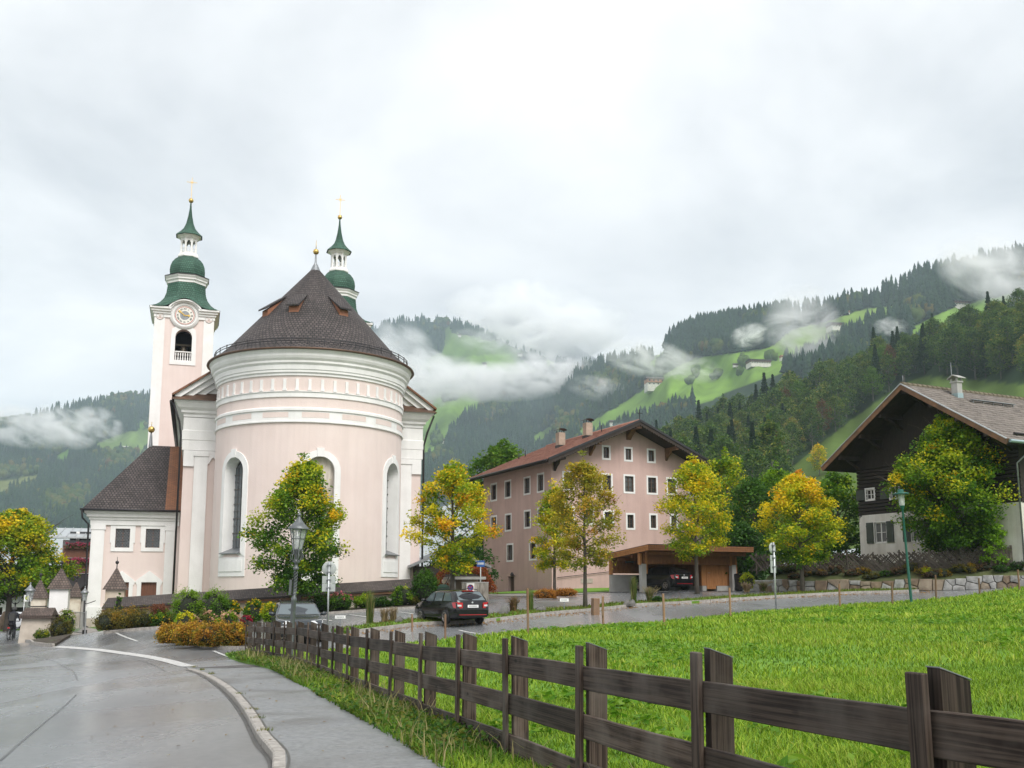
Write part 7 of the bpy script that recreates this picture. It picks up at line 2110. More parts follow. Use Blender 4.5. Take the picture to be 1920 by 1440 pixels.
mb = MB(); mb.lathe([(.13, 1.70), (.135, 1.76), (.11, 1.84), (.05, 1.88), (.001, 1.89)], 14, c=(0, .35)); mb.build('helmet', M['bag_grey'], po)
mb = MB()
for z0_, z1_, a, y0_ in ((1.08, 1.2, .13, -.16), (1.2, 1.42, .15, -.13), (1.42, 1.5, .12, -.04)):
 mb.box(-a, a, y0_, y0_ + .17, z0_, z1_ + .0)
mb.build('backpack', M['bag_grey'], po)
bk = empty('bicycle', cyp, cr_, 'dark bicycle ridden by the person with the backpack', 'bicycle')
for y in (-.5, .55):
 mb = MB(); mb.tube([(0, y + .33 * math.cos(t * PI / 14), .34 + .33 * math.sin(t * PI / 14)) for t in range(29)], .022, 6); wh_ = mb.build('wheel', M['tyre'], bk)
 mb = MB()
 for t in range(8): mb.tube([(0, y, .34), (0, y + .32 * math.cos(t * PI / 4), .34 + .32 * math.sin(t * PI / 4))], .004, 4)
 tag(mb.build('spokes', M['galvanised'], wh_), kind='stuff')
mb = MB()
for a, b in (((0, -.5, .34), (0, -.08, .30)), ((0, -.5, .34), (0, -.14, .78)), ((0, -.08, .30), (0, -.16, .86)), ((0, -.08, .30), (0, .40, .80)), ((0, -.14, .78), (0, .38, .86)), ((0, .36, .95), (0, .55, .34))): mb.tube([a, b], .02, 6)
mb.build('frame', M['black_paint'], bk)
mb = MB(); mb.tube([(-.3, .55, 1.02), (-.12, .42, 1.03), (.12, .42, 1.03), (.3, .55, 1.02)], .015, 6); mb.build('handlebar', M['black_paint'], bk)
mb = MB(); mb.box(-.08, .08, -.28, .0, .86, .91); mb.build('saddle', M['black_paint'], bk)
mb = MB(); mb.box(-.06, .06, -.62, -.58, .66, .74); mb.build('rear_light', M['tail_red'], bk)
# ------------------------------------------------------------------ vegetation
leafmat('leaf', .45); leafmat('grass_blade', .3, .6)
material('bark', (.055, .045, .036), .9, (.10, .085, .07), 4, .6, 20, stretch=(6, 6, 1))
material('pale_bark', (.16, .15, .135), .9, (.09, .08, .07), 4, .4, 20)
def lerp_pal(pal, t):
 pal = np.array(pal); n = len(pal) - 1
 t = np.clip(t, 0, .9999) * n; i = t.astype(int); f = (t - i)[:, None]
 return pal[i] * (1 - f) + pal[i + 1] * f
def leaves(P_, size, cols, rg, up=.5, aspect=.75):
 n = len(P_)
 nr = rg.normal(size=(n, 3)); nr[:, 2] = np.abs(nr[:, 2]) + up; nr /= np.linalg.norm(nr, axis=1)[:, None]
 a = np.cross(nr, rg.normal(size=(n, 3))); a /= np.linalg.norm(a, axis=1)[:, None] + 1e-9
 b = np.cross(nr, a)
 s = (size * rg.uniform(.6, 1.35, n))[:, None]
 V = np.stack([P_ - a * s * .5, P_ + b * s * .5 * aspect + nr * s * .08, P_ + a * s * .5, P_ - b * s * .5 * aspect + nr * s * .08], 1).reshape(-1, 3)
 F = np.arange(4 * n).reshape(n, 4)
 C = np.repeat(cols, 4, axis=0)
 return V, F, C
GREEN = (.030, .080, .010); GREEN2 = (.055, .135, .012); LIME = (.19, .31, .012); YEL = (.58, .47, .012); GOLD = (.62, .36, .012); ORG = (.46, .20, .015); RUST = (.22, .075, .018); OLIVE = (.11, .115, .018); DARKG = (.018, .050, .012)
PAL_MAPLE = [GREEN, (.06, .145, .012), (.12, .215, .012), (.27, .32, .012), YEL, GOLD, ORG]
def make_tree(seed, H, base, prof, spread, n_leaf, leaf, pal, t0=.2, hb=.3, ob=.2, jit=.18, clump=.34, nl=26, r0=.11, up=(4, 64), bark='bark', sparse=1.0):
 rg = np.random.default_rng(seed); rd = random.Random(seed)
 mb = MB()
 n = 9; wig = rg.normal(0, .035 * H / 8, (n, 2)); wig[0] = 0
 tp = [Vector((wig[i, 0] * i / n, wig[i, 1] * i / n, H * .93 * i / (n - 1))) for i in range(n)]
 tp[0].z = -.3
 mb.tube(tp, [r0 * (1.25 if i == 0 else 1.0) * (1 - .9 * i / (n - 1)) + .008 for i in range(n)], 8)
 def trunk(z):
  f = max(0, min(.999, z / (H * .93))) * (n - 1); i = int(f); return tp[i].lerp(tp[i + 1], f - i)
 cl = []; cw = []
 az = rd.uniform(0, 6.28)
 for i in range(nl):
  t = (i + rd.uniform(0, .8)) / nl
  z = base + (H * .9 - base) * t
  az += 2.39996 + rd.uniform(-.4, .4)
  Lm = prof(t) * spread * rd.uniform(.62, 1.12)
  el = R(up[0] + (up[1] - up[0]) * t + rd.uniform(-8, 8))
  p0 = trunk(z - Lm * math.tan(el) * .35 if z - Lm * .3 > base * .8 else z)
  d_ = Vector((math.cos(az) * math.cos(el), math.sin(az) * math.cos(el), math.sin(el)))
  Ls = Lm / max(.35, math.cos(el))
  Ls = min(Ls, max(.5, (H - p0.z) / max(.2, math.sin(el)) * .9))
  pts = [p0, p0 + d_ * Ls * .4 + Vector((0, 0, .03 * Ls)), p0 + d_ * Ls * .75 + Vector((rd.uniform(-.1, .1) * Ls, rd.uniform(-.1, .1) * Ls, .02 * Ls)), p0 + d_ * Ls + Vector((0, 0, -.02 * Ls))]
  rl = r0 * .42 * (1 - .6 * t) * min(1, Lm / spread + .25)
  mb.tube(pts, [rl, rl * .7, rl * .4, .008], 5, cap=False)
  for k in range(6):
   f = .3 + .7 * (k + rd.random()) / 6
   q = pts[1].lerp(pts[2], (f - .4) / .35) if f < .75 else pts[2].lerp(pts[3], (f - .75) / .25)
   if f < .4: q = pts[0].lerp(pts[1], f / .4)
   a2 = az + rd.choice((-1, 1)) * rd.uniform(.5, 1.2); e2 = el * .6 + rd.uniform(-.3, .5)
   l2 = Ls * rd.uniform(.18, .36)
   d2 = Vector((math.cos(a2) * math.cos(e2), math.sin(a2) * math.cos(e2), math.sin(e2)))
   e_ = q + d2 * l2
   mb.tube([q, q.lerp(e_, .5) + Vector((0, 0, .04 * l2)), e_], [rl * .3, rl * .2, .005], 4, cap=False)
   cl.append(e_); cw.append(rd.uniform(.5, 1.3)); cl.append(q.lerp(e_, .5)); cw.append(rd.uniform(.3, .8))
  cl.append(pts[3]); cw.append(1.0)
 for z in (.80, .84, .88, .91, .94, .97, 1.0): cl.append(trunk(H * .92) + Vector((rd.uniform(-.1, .1), rd.uniform(-.1, .1), H * (z - .92)))); cw.append(.7)
 C = np.array([tuple(c) for c in cl]); W = np.array(cw) * (rg.uniform(0, 1, len(cw)) < sparse); W = W / W.sum()
 env = np.array([spread * max(.12, prof(min(.99, max(0, (z - base) / (H - base))))) for z in C[:, 2]]) * 1.02
 rc_ = np.hypot(C[:, 0], C[:, 1]); k_ = np.minimum(1, env / np.maximum(rc_, 1e-3)); C[:, 0] *= k_; C[:, 1] *= k_; C[:, 2] = np.minimum(C[:, 2], H)
 ti = rg.normal(0, jit, len(C))
 pick = rg.choice(len(C), n_leaf, p=W)
 rad = (clump * rg.uniform(.6, 1.3, len(C)) * np.minimum(1, .42 + 1.3 * env / spread))[pick]
 off = rg.normal(size=(n_leaf, 3)); off /= np.linalg.norm(off, axis=1)[:, None]; off *= (rg.uniform(0, 1, n_leaf) ** .5)[:, None] * rad[:, None] * 1.5; off[:, 2] *= .75
 Pp = C[pick] + off
 hh = (Pp[:, 2] - base) / (H - base); rr = np.hypot(Pp[:, 0], Pp[:, 1]) / spread
 tt = t0 + ti[pick] + hb * (hh - .4) + ob * (rr - .5) + rg.normal(0, .035, n_leaf)
 cols = lerp_pal(pal, tt) * 1.4 * rg.uniform(.84, 1.16, n_leaf)[:, None]
 V, F, CC = leaves(Pp, leaf, cols, rg)
 tm = mb.mesh('trunk', M[bark])
 cm = np_mesh('crown', V, F, M['leaf'], False, CC)
 return tm, cm
def tree(name, pos, label, meshes, rz=0.0, group=None, sc=1.0, cat='tree'):
 o = empty(name, pos, rz, label, cat, group)
 o.scale = (sc, sc, sc)
 link('trunk', meshes[0], o); link('crown', meshes[1], o)
 return o
def egg(p=.4, s=1.0): return lambda t: (math.sin(PI * min(1, (t * .92 + .08)) ** p)) ** .8 * s if t < 1 else .1
def cone(b=.25): return lambda t: (min(1, .45 + t / b * .55) if t < b else max(.08, (1 - t) / (1 - b)) ** .8)
def tpos(u, Y, off=0.08):
 x = ray(u, 1110)[0] * Y; return Vector((x, Y, gz(x, Y) + off))
def th_(p, vt): return zat(vt, p.y) - p.z
# street trees
SG = 'young maples along the parking strip'
p = tpos(560, 48.5); H = th_(p, 855)
tree('maple_tree', p, 'dense green maple turning yellow at the tips in front of the apse', make_tree(11, H, H * .15, cone(.36), 2.6, 32000, .135, PAL_MAPLE, .26, .42, .20, .15, .38, 44, .12), group=SG)
p = tpos(848, 50.5); H = th_(p, 858)
tree('maple_tree', p, 'golden yellow maple beside the bottle bank', make_tree(12, H, H * .22, cone(.38), 2.35, 17000, .13, PAL_MAPLE, .52, .12, .25, .16, .34, 30, .13, sparse=.9), group=SG)
p = tpos(1097, 49.5); H = th_(p, 850)
tree('maple_tree', p, 'thin olive-brown maple with sparse leaves in front of the pink gable', make_tree(13, H, H * .26, cone(.36), 2.1, 15000, .115, [GREEN2, (.14, .17, .018), (.24, .23, .02), (.36, .28, .02), (.40, .22, .03), RUST], .42, .25, .15, .16, .32, 30, .10, sparse=.85), group=SG)
p = tpos(1040, 63.5); H = th_(p, 903)
tree('maple_tree', p, 'slim lime-yellow maple rising from the orange hedge', make_tree(14, H, H * .24, cone(.3), 1.75, 13000, .13, PAL_MAPLE, .52, .0, .15, .16, .34, 26, .10), group=SG)
p = tpos(1307, 56.5); H = th_(p, 858)
tree('maple_tree', p, 'bright yellow-green maple in front of the carport', make_tree(15, H, H * .26, cone(.35), 2.45, 17000, .135, PAL_MAPLE, .50, .14, .15, .13, .36, 30, .12, sparse=.9), group=SG)
p = tpos(1505, 55.5); H = th_(p, 884)
tree('maple_tree', p, 'broad maple with orange-tinged yellow crown beside the stone wall', make_tree(16, H, H * .24, cone(.36), 2.5, 21000, .14, PAL_MAPLE, .48, .40, .12, .14, .36, 30, .12), group=SG)
# big trees
bp0, _ = bank_pt(wlen[np.argmin([abs(q.x - Q(1762, 55)[0]) for q in WBL])], 1.7)
H = zat(782, bp0.y) - bp0.z
tree('lime_tree', bp0, 'full dark green tree with yellow patches in front of the farmhouse', make_tree(17, H, H * .13, cone(.36), 3.6, 60000, .15, PAL_MAPLE, .24, .30, .16, .14, .46, 60, .16))
p = tpos(18, 66, -.2); H = th_(p, 962)
tree('lime_tree', p, 'big rounded green and yellow tree beyond the gate piers', make_tree(18, H, H * .28, egg(.75), 3.7, 38000, .18, PAL_MAPLE, .34, .25, .12, .17, .5, 46, .22))
p = tpos(940, 95); H = th_(p, 828)
tree('background_tree', p, 'leafy green tree rising behind the pink house roof', make_tree(19, H, H * .2, egg(.8), 4.6, 14000, .30, [GREEN, GREEN2, (.09, .17, .015), (.16, .22, .02)], .5, .2, .2, .14, .6, 40, .25))
for i, (u, Y, vt, sp, pal, t0, lab) in enumerate(((1368, 76, 843, 2.9, PAL_MAPLE, .36, 'tall olive-green tree with golden tips behind the carport roof'), (1418, 72, 895, 2.6, [DARKG, GREEN, GREEN2, (.10, .15, .02)], .45, 'dark green tree behind the end of the lath fence'), (1335, 84, 880, 2.4, PAL_MAPLE, .30, 'green tree showing past the pink house eave'), (1578, 66, 880, 2.2, PAL_MAPLE, .12, 'dark green tree close to the left wall of the farmhouse'), (1462, 84, 868, 2.3, [GREEN, GREEN2, LIME, YEL], .40, 'slim green tree behind the orange-tinged maple'), (1390, 66, 985, 2.0, [DARKG, GREEN, GREEN2], .45, 'low dark bushy tree at the side of the carport'), (1520, 80, 905, 2.2, PAL_MAPLE, .25, 'light green tree between the maple and the farmhouse'))):
 p = tpos(u, Y); H = th_(p, vt)
 tree('background_tree', p, lab, make_tree(30 + i, H, H * .12, egg(.7), sp, 9000, .2, pal, t0, .2, .15, .13, .45, 34, .16))
p = tpos(866, 72); H = th_(p, 1010)
tree('background_tree', p, 'dark green shrubby tree behind the shelter', make_tree(40, H, .5, egg(.7), 2.6, 6000, .2, [DARKG, GREEN, GREEN2], .4, .2, .1, .13, .45, 26, .1))

# ---------------- shrubs, hedges and tufts
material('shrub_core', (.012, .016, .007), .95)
def blob(rx, ry, rz_, seed, n=60):
 """irregular closed body"""
 rd = random.Random(seed); mb = MB(); prof = []
 for i in range(9):
  a = -PI / 2 + PI * i / 8; prof.append((max(.001, math.cos(a)), math.sin(a)))
 vs_ = []
 for k in range(12):
  an = 2 * PI * k / 12
  for r_, z in prof: j = rd.uniform(.86, 1.08); vs_.append((r_ * math.cos(an) * rx * j, r_ * math.sin(an) * ry * j, (z * .5 + .5) * rz_ * j))
 f = []
 for k in range(12):
  k2 = (k + 1) % 12
  for j in range(8): f.append((k * 9 + j, k2 * 9 + j, k2 * 9 + j + 1, k * 9 + j + 1))
 mb.add(vs_, f, smooth=True)
 return mb
def shrub(u, Y, wpx, vt, label, pal, t0=.4, n=2200, leaf=.075, jit=.2, hb=.2, vb=None, name='shrub', depth=.8, flowers=None, group=None, cat='shrub', shape=.5, off=.1, lump=14, rz=0.0, pos=None):
 p = pos if pos is not None else tpos(u, Y, off)
 if vb is not None: p.z = zat(vb, p.y)
 rx = wpx / 1888 * p.y / 2; H = max(.25, zat(vt, p.y) - p.z); ry = rx * depth
 seed = int(u * 7 + Y * 13 + wpx); rg = np.random.default_rng(seed)
 o = empty(name, p, rz, label, cat, group)
 blob(rx * .78, ry * .78, H * .82, seed).build('shade_core', M['shrub_core'], o)  # solid near-black filler, shade inside the foliage put in as colour
 m_ = max(6, lump)
 # lumps spread over the surface
 th = rg.uniform(0, 2 * PI, m_ * 3); el = np.arcsin(rg.uniform(-1, 1, m_ * 3))
 C = np.c_[np.cos(th) * np.cos(el) * rx * .82, np.sin(th) * np.cos(el) * ry * .82, H * (shape + (1 - shape) * np.sin(el)) * .92]
 C[:, 2] = np.clip(C[:, 2], .05, None)
 lr = min(rx, ry, H) * .34
 pick = rg.integers(0, len(C), n)
 of = rg.normal(size=(n, 3)); of /= np.linalg.norm(of, axis=1)[:, None]; of *= (rg.uniform(.1, 1, n) ** .5)[:, None] * lr * rg.uniform(.6, 1.4, len(C))[pick][:, None]
 of *= np.where(rg.uniform(0, 1, n) < .14, 1.75, 1.0)[:, None]
 Pp = C[pick] + of; Pp[:, 2] = np.maximum(Pp[:, 2], .01)
 tt = t0 + rg.normal(0, jit, len(C))[pick] * .8 + hb * (Pp[:, 2] / H - .5) + rg.normal(0, .07, n)
 cols = lerp_pal(pal, tt) * 1.25 * rg.uniform(.75, 1.25, n)[:, None]
 V, F, CC = leaves(Pp, leaf, cols, rg, .3)
 link('foliage', np_mesh('foliage', V, F, M['leaf'], False, CC), o)
 if flowers:
  col, nf, sz = flowers
  th = rg.uniform(0, 2 * PI, nf); el = np.arcsin(rg.uniform(.05, 1, nf))
  Pf = np.c_[np.cos(th) * np.cos(el) * rx * 1.05, np.sin(th) * np.cos(el) * ry * 1.05, H * (shape + (1 - shape) * np.sin(el)) * 1.03]
  Pf = np.repeat(Pf, 7, axis=0) + rg.normal(0, sz * .5, (nf * 7, 3))
  V, F, CC = leaves(Pf, sz, np.array(col) * rg.uniform(.8, 1.2, (nf * 7, 1)), rg, .6, 1.0)
  tag(link('flowers', np_mesh('flowers', V, F, M['leaf'], False, CC), o), kind='stuff')
 return o
def grass_tuft(u, Y, wpx, vt, label, cols, n=700, lean=.35, plume=None, vb=None, group='ornamental grasses in the beds', off=.1, w_=.012, pos=None, name='grass_tuft'):
 p = pos if pos is not None else tpos(u, Y, off)
 if vb is not None: p.z = zat(vb, p.y)
 H = max(.2, zat(vt, p.y) - p.z); rx = wpx / 1888 * p.y / 2
 rg = np.random.default_rng(int(u * 3 + Y)); o = empty(name, p, 0, label, 'grass', group)
 az = rg.uniform(0, 2 * PI, n); n = int(n * .55); az = az[:n]; b = rg.normal(0, .25 * min(rx, .22), (n, 2)); h = H * rg.uniform(.3, 1.08, n); sp = rx * 1.25 * rg.uniform(0, 1, n) ** .8 * (h / H) ** 1.2
 B = np.c_[b, np.zeros(n) - .05]; T = np.c_[b[:, 0] + np.cos(az) * sp, b[:, 1] + np.sin(az) * sp, h]
 Mi = (B + T) / 2; Mi[:, 2] += h * .14; Mi[:, :2] -= .18 * np.c_[np.cos(az) * sp, np.sin(az) * sp]
 sd_ = np.c_[-np.sin(az), np.cos(az), np.zeros(n)] * w_
 V = np.stack([B - sd_, B + sd_, Mi + sd_ * .8, Mi - sd_ * .8, T], 1).reshape(-1, 3)
 i5 = np.arange(n)[:, None] * 5
 F = np.concatenate([i5 + [0, 1, 2], i5 + [0, 2, 3], i5 + [3, 2, 4]])
 c = np.array(cols); C = c[rg.integers(0, len(c), n)] * rg.uniform(.7, 1.25, (n, 1))
 link('blades', np_mesh('blades', V, F, M['grass_blade'], False, np.repeat(C, 5, axis=0)), o)
 if plume:
  k = n // 6; q = np.repeat(T[:k], 14, axis=0); d_ = np.repeat((T - Mi)[:k], 14, axis=0); q = q - d_ * rg.uniform(0, .6, (k * 14, 1)) + rg.normal(0, .015, (k * 14, 3))
  V, F, CC = leaves(q, .05, np.array(plume) * rg.uniform(.75, 1.2, (k * 14, 1)), rg, .2, .4); tag(link('plumes', np_mesh('plumes', V, F, M['leaf'], False, CC), o), kind='stuff')
 return o
PG = [GREEN, GREEN2, (.08, .17, .015), LIME]; PD = [DARKG, GREEN, GREEN2]; PO = [(.07, .05, .015), OLIVE, (.20, .15, .02), (.30, .17, .02), (.36, .20, .03)]; POL = [(.03, .045, .012), (.07, .075, .016), (.13, .11, .02), (.2, .15, .02)]
YF_ = ((.62, .46, .01), 34, .06); PF = ((.60, .36, .24), 14, .09); RF = ((.6, .16, .2), 16, .08)
# long hedge below the pier, built of touching shrubs
for i, (u, w_, vt, pal, lab) in enumerate(((210, 58, 1146, POL, 'olive-brown hedge shrub next to the wall pier'), (242, 66, 1144, PO, 'bronze hedge shrub between the pier and the round topiary'), (274, 64, 1145, POL, 'olive hedge shrub in the middle of the hedge bed'), (300, 34, 1132, [(.12, .04, .02), (.20, .08, .04), (.28, .14, .05)], 'reddish thin-leaved shrub above the hedge'), (306, 46, 1148, PG, 'green shrub with yellow flowers in the hedge bed'), (335, 34, 1152, POL, 'grey-green shrub at the right end of the hedge bed'))):
 shrub(u, 49.6 - i * .05, w_, vt, lab, pal, .45, 4200, .07, .25, flowers=YF_ if i == 4 else None, depth=.9)
grass_o = tpos(224, 50.3)
shrub(224, 50.6, 15, 1108, 'small narrow conifer in front of the wall pier', PG, .35, 1500, .07, .1, shape=.2, name='thuja')
shrub(353, 47.0, 54, 1103, 'round bright green topiary ball on the left', PG, .75, 6500, .065, .08, .55, depth=1.0, group='clipped topiary balls')
shrub(404, 47.0, 50, 1104, 'round topiary ball with lime top and darker base', PG, .55, 6500, .065, .08, .8, depth=1.0, group='clipped topiary balls')
shrub(352, 44.6, 44, 1148, 'yellow-green bushy shrub under the topiary', [GREEN2, LIME, YEL, OLIVE], .45, 2200, .08)
shrub(388, 43.6, 44, 1146, 'shrub with pale peach flower heads', [GREEN2, OLIVE, LIME], .4, 1800, .08, flowers=PF)
shrub(430, 42.5, 46, 1148, 'taller shrub with faded pink flower heads', [GREEN2, LIME, OLIVE], .45, 2000, .08, flowers=PF)
shrub(462, 41.5, 26, 1150, 'small burgundy shrub beside the fence end', [(.12, .008, .02), (.25, .015, .04), (.35, .03, .05)], .5, 1200, .07)
for i, (u, Y, w_, vt, lab) in enumerate(((330, 40.9, 66, 1172, 'low orange-bronze shrub at the tip of the junction bed'), (366, 39.4, 76, 1168, 'low bronze shrub spilling over the junction kerb'), (405, 38.4, 80, 1168, 'low orange-olive shrub in the middle of the junction bed'), (442, 38.0, 62, 1170, 'low yellow-bronze shrub near the fence end'))):
 shrub(u, Y, w_, vt, lab, [(.09, .12, .018), (.19, .15, .02), (.31, .18, .02), (.36, .16, .025), (.46, .34, .02)], .5, 6500, .07, .32, .3, depth=.7, lump=34, group='bronze ground shrubs in the junction bed')
shrub(437, 47.6, 34, 1128, 'leafy shrub dotted with yellow flowers near the round topiary', PG, .4, 2400, .08, flowers=YF_)
shrub(478, 46.6, 40, 1125, 'wide shrub with many yellow flowers behind the dark car', PG, .45, 2600, .08, flowers=YF_)
shrub(508, 45.6, 34, 1130, 'yellow-flowered shrub beside the dark car', [GREEN2, LIME, YEL], .5, 2400, .08, flowers=YF_)
for i, (u, w_, vt, pal, fl, lab) in enumerate(((602, 50, 1116, PD, None, 'dark green shrub behind the round sign back'), (640, 52, 1112, PG, RF, 'green shrub with pink roses by the churchyard wall'), (682, 40, 1116, [GREEN2, LIME, YEL], None, 'yellowing shrub below the churchyard wall'), (718, 46, 1122, PD, None, 'low dark shrub behind the tall tuft'), (755, 44, 1098, [GREEN, GREEN2, LIME, YEL], None, 'lighter taller shrub by the wall end'), (775, 26, 1118, POL, None, 'twiggy brown shrub at the wall end'))):
 shrub(u, 49.3, w_, vt, lab, pal, .4, 2600, .08, flowers=fl)
shrub(797, 49.6, 48, 1068, 'tall rounded glossy green bush at the end of the wall', [DARKG, GREEN, GREEN2, (.08, .15, .02)], .45, 5000, .08, .12, .4, depth=1.0)
# corner bed
shrub(96, 55.2, 42, 1142, 'dark red-brown shrub against the wall stub', [(.03, .015, .012), (.09, .025, .02), (.14, .05, .03)], .5, 2600, .08)
shrub(118, 54.0, 44, 1160, 'grey-green shrub at the corner kerb', POL[:3] + [GREEN2], .6, 2600, .075)
shrub(128, 55.6, 36, 1142, 'pale yellow-green flowering shrub in the corner bed', [GREEN2, LIME, (.3, .26, .1)], .5, 1800, .08, flowers=((.6, .5, .4), 18, .07))
shrub(84, 52.8, 30, 1182, 'low olive ground plant in front of the wall stub', [OLIVE, GREEN2, YEL], .4, 1400, .07)
# hedge and tufts in the parking strip
shrub(1022, 61.0, 46, 1106, 'clipped orange hedge half left of the slim maple', [(.20, .09, .02), (.34, .15, .025), (.42, .20, .03)], .5, 3200, .07, .1, depth=.9, lump=24, group='clipped orange hedge')
shrub(1062, 61.6, 48, 1105, 'clipped orange hedge half right of the slim maple', [(.20, .09, .02), (.34, .15, .025), (.42, .20, .03)], .5, 3200, .07, .1, depth=.9, lump=24, group='clipped orange hedge')
TAN = [(.30, .22, .12), (.36, .27, .15), (.22, .16, .08)]; GRN = [(.07, .14, .02), (.14, .19, .04), (.24, .22, .08)]
grass_tuft(694, 43.2, 22, 1106, 'tall upright green tuft between the parking bays', GRN, 700)
grass_tuft(722, 43.0, 26, 1140, 'brown feathery tuft beside the tall green tuft', TAN, 500, plume=(.34, .25, .16))
grass_tuft(738, 43.2, 24, 1138, 'pale straw tuft on the parking strip end', TAN, 500, plume=(.40, .32, .22))
grass_tuft(963, 46.2, 34, 1118, 'bushy russet tuft on the verge strip', [(.16, .08, .04), (.25, .15, .07), (.12, .13, .03)], 800, plume=(.3, .18, .1))
grass_tuft(995, 46.6, 16, 1103, 'slim tall tuft beside the russet one', GRN, 500)
grass_tuft(1188, 51.2, 18, 1078, 'tall green tuft in front of the concrete post', GRN, 700)
grass_tuft(1218, 52.0, 36, 1100, 'wide straw-coloured tuft by the carport entrance', TAN + GRN, 800, plume=(.38, .30, .18))
grass_tuft(1400, 56.5, 34, 1092, 'pinkish feather grass beside the stone wall', TAN, 700, plume=(.36, .27, .2))
grass_tuft(1432, 57.2, 40, 1090, 'wide straw grass at the start of the stone wall', TAN + GRN, 800, plume=(.38, .3, .2))
shrub(1403, 58.0, 28, 1074, 'rounded lime-yellow shrub beside the wheelie bin', [LIME, (.28, .34, .01), (.4, .4, .02)], .5, 2000, .07, off=.2)
shrub(1232, 51.8, 20, 1120, 'low dark plant by the carport entrance', PD, .4, 900, .07)
material('rock_grey', (.17, .165, .155), .85, (.09, .085, .08), 4, .8, 9)
def rock(u, Y, w_, h_, label):
 p = tpos(u, Y, .06); rd = random.Random(int(u)); mb = MB(); n = 7
 V = []
 for sc, z in ((1, 0), (.95, .35), (.6, .75), (.12, 1.0)):
  for k in range(n): a = 2 * PI * k / n; j = rd.uniform(.75, 1.15); V.append((math.cos(a) * sc * j * w_ / 2 + z * w_ * .15, math.sin(a) * sc * j * w_ / 2, z * h_ * rd.uniform(.9, 1.1)))
 F = [(r_ * n + k, r_ * n + (k + 1) % n, (r_ + 1) * n + (k + 1) % n, (r_ + 1) * n + k) for r_ in range(3) for k in range(n)] + [tuple(range(3 * n, 4 * n))]
 mb.add(V, F); o = mb.build('rock', M['rock_grey'], None, p, fix=True); return tag(o, label, 'rock', 'rocks on the verge strip')
rock(944, 45.0, .5, .42, 'pointed grey rock beside the russet tuft'); rock(1010, 46.6, .4, .25, 'small grey rock beside the slim tall tuft'); rock(1017, 46.7, .35, .3, 'second small grey rock close to the slim tall tuft'); rock(1174, 50.6, .45, .3, 'flat grey rock beside the tall green tuft by the carport'); rock(1184, 50.5, .4, .32, 'tilted grey rock under the tall green tuft by the carport'); rock(748, 42.9, .4, .28, 'grey rock beside the pale straw tuft')
# planting on the bank above the stone wall
BG = 'low plants on the bank below the lath fence'
rdb = random.Random(5); s = .4; kb = 0
bank_kinds = [('olive bank plant below the lath fence', POL, .4), ('heathery brown bank plant below the lath fence', [(.05, .035, .02), (.12, .075, .04), (.17, .11, .06)], .5), ('dark green bank plant below the lath fence', PD, .5), ('bronze-yellow bank plant below the lath fence', PO, .5)]
while s < wlen[-1] - .3:
 q, _d = bank_pt(s, rdb.uniform(.35, .95)); kd = bank_kinds[rdb.randrange(4)]
 hgt = rdb.uniform(.25, .5); wpx_ = rdb.uniform(.7, 1.2) / q.y * 1888
 shrub(1500 + kb * 3, q.y, wpx_, 1106 - (q.z + hgt - CAMZ) / q.y * 1888, kd[0], kd[1], kd[2], 1100, .07, .2, pos=q, group=BG, name='bank_plant', lump=8)
 s += rdb.uniform(.5, .95); kb += 1
q, _d = bank_pt(wlen[np.argmin([abs(a.x - Q(1735, 54)[0]) for a in WBL])], .45)
shrub(1735, q.y, 24, 1106 - (q.z + .42 - CAMZ) / q.y * 1888, 'vivid yellow-green shrub on the bank under the green lamp', [LIME, (.36, .4, .01), (.48, .46, .02)], .5, 1500, .065, pos=q, name='shrub')
q, _d = bank_pt(wlen[np.argmin([abs(a.x - Q(1853, 53)[0]) for a in WBL])], .8)
tree('sapling', q, 'bright green sapling climbing through the lath fence', make_tree(55, zat(985, q.y) - q.z, .3, lambda t: .9 - .5 * t, .75, 1500, .13, [(.10, .22, .015), (.16, .30, .02), (.22, .32, .03)], .5, .2, .1, .12, .22, 12, .02), cat='tree')
# climbing red creeper on the shelter
cpv_ = Vector((sh.location.x, sh.location.y, sh.location.z))
rg = np.random.default_rng(4); n = 5000
X = rg.uniform(-1.5, 1.7, n); Yc = rg.uniform(-.5, 2.2, n); Zc = zs_ + .05 + .28 * np.exp(-(X / 1.6) ** 2) + rg.uniform(-.05, .3, n) - np.where(np.abs(X) > 1.15, (np.abs(X) - 1.1) * 1.6, 0)
Pp = np.c_[X, Yc, Zc]
X2 = rg.uniform(-2.2, -.9, 1500); Pp = np.r_[Pp, np.c_[X2, rg.uniform(-.3, .3, 1500), zs_ - .3 - rg.uniform(0, .9, 1500)]]
cols = lerp_pal([(.16, .03, .015), (.30, .06, .02), (.38, .11, .03), (.20, .14, .03)], rg.uniform(0, 1, len(Pp)))
V, F, CC = leaves(Pp, .11, cols, rg)
cre = empty('red_creeper', cpv_, R(12), 'rust-red creeper hanging over the shelter roof', 'creeper'); link('foliage', np_mesh('foliage', V, F, M['leaf'], False, CC), cre)
mb = MB(); mb.tube([(-1.0, -.3, 0), (-1.1, -.32, 1.0), (-.9, -.3, zs_ + .1), (.4, .2, zs_ + .2)], .03, 5); mb.build('stem', M['bark'], cre)
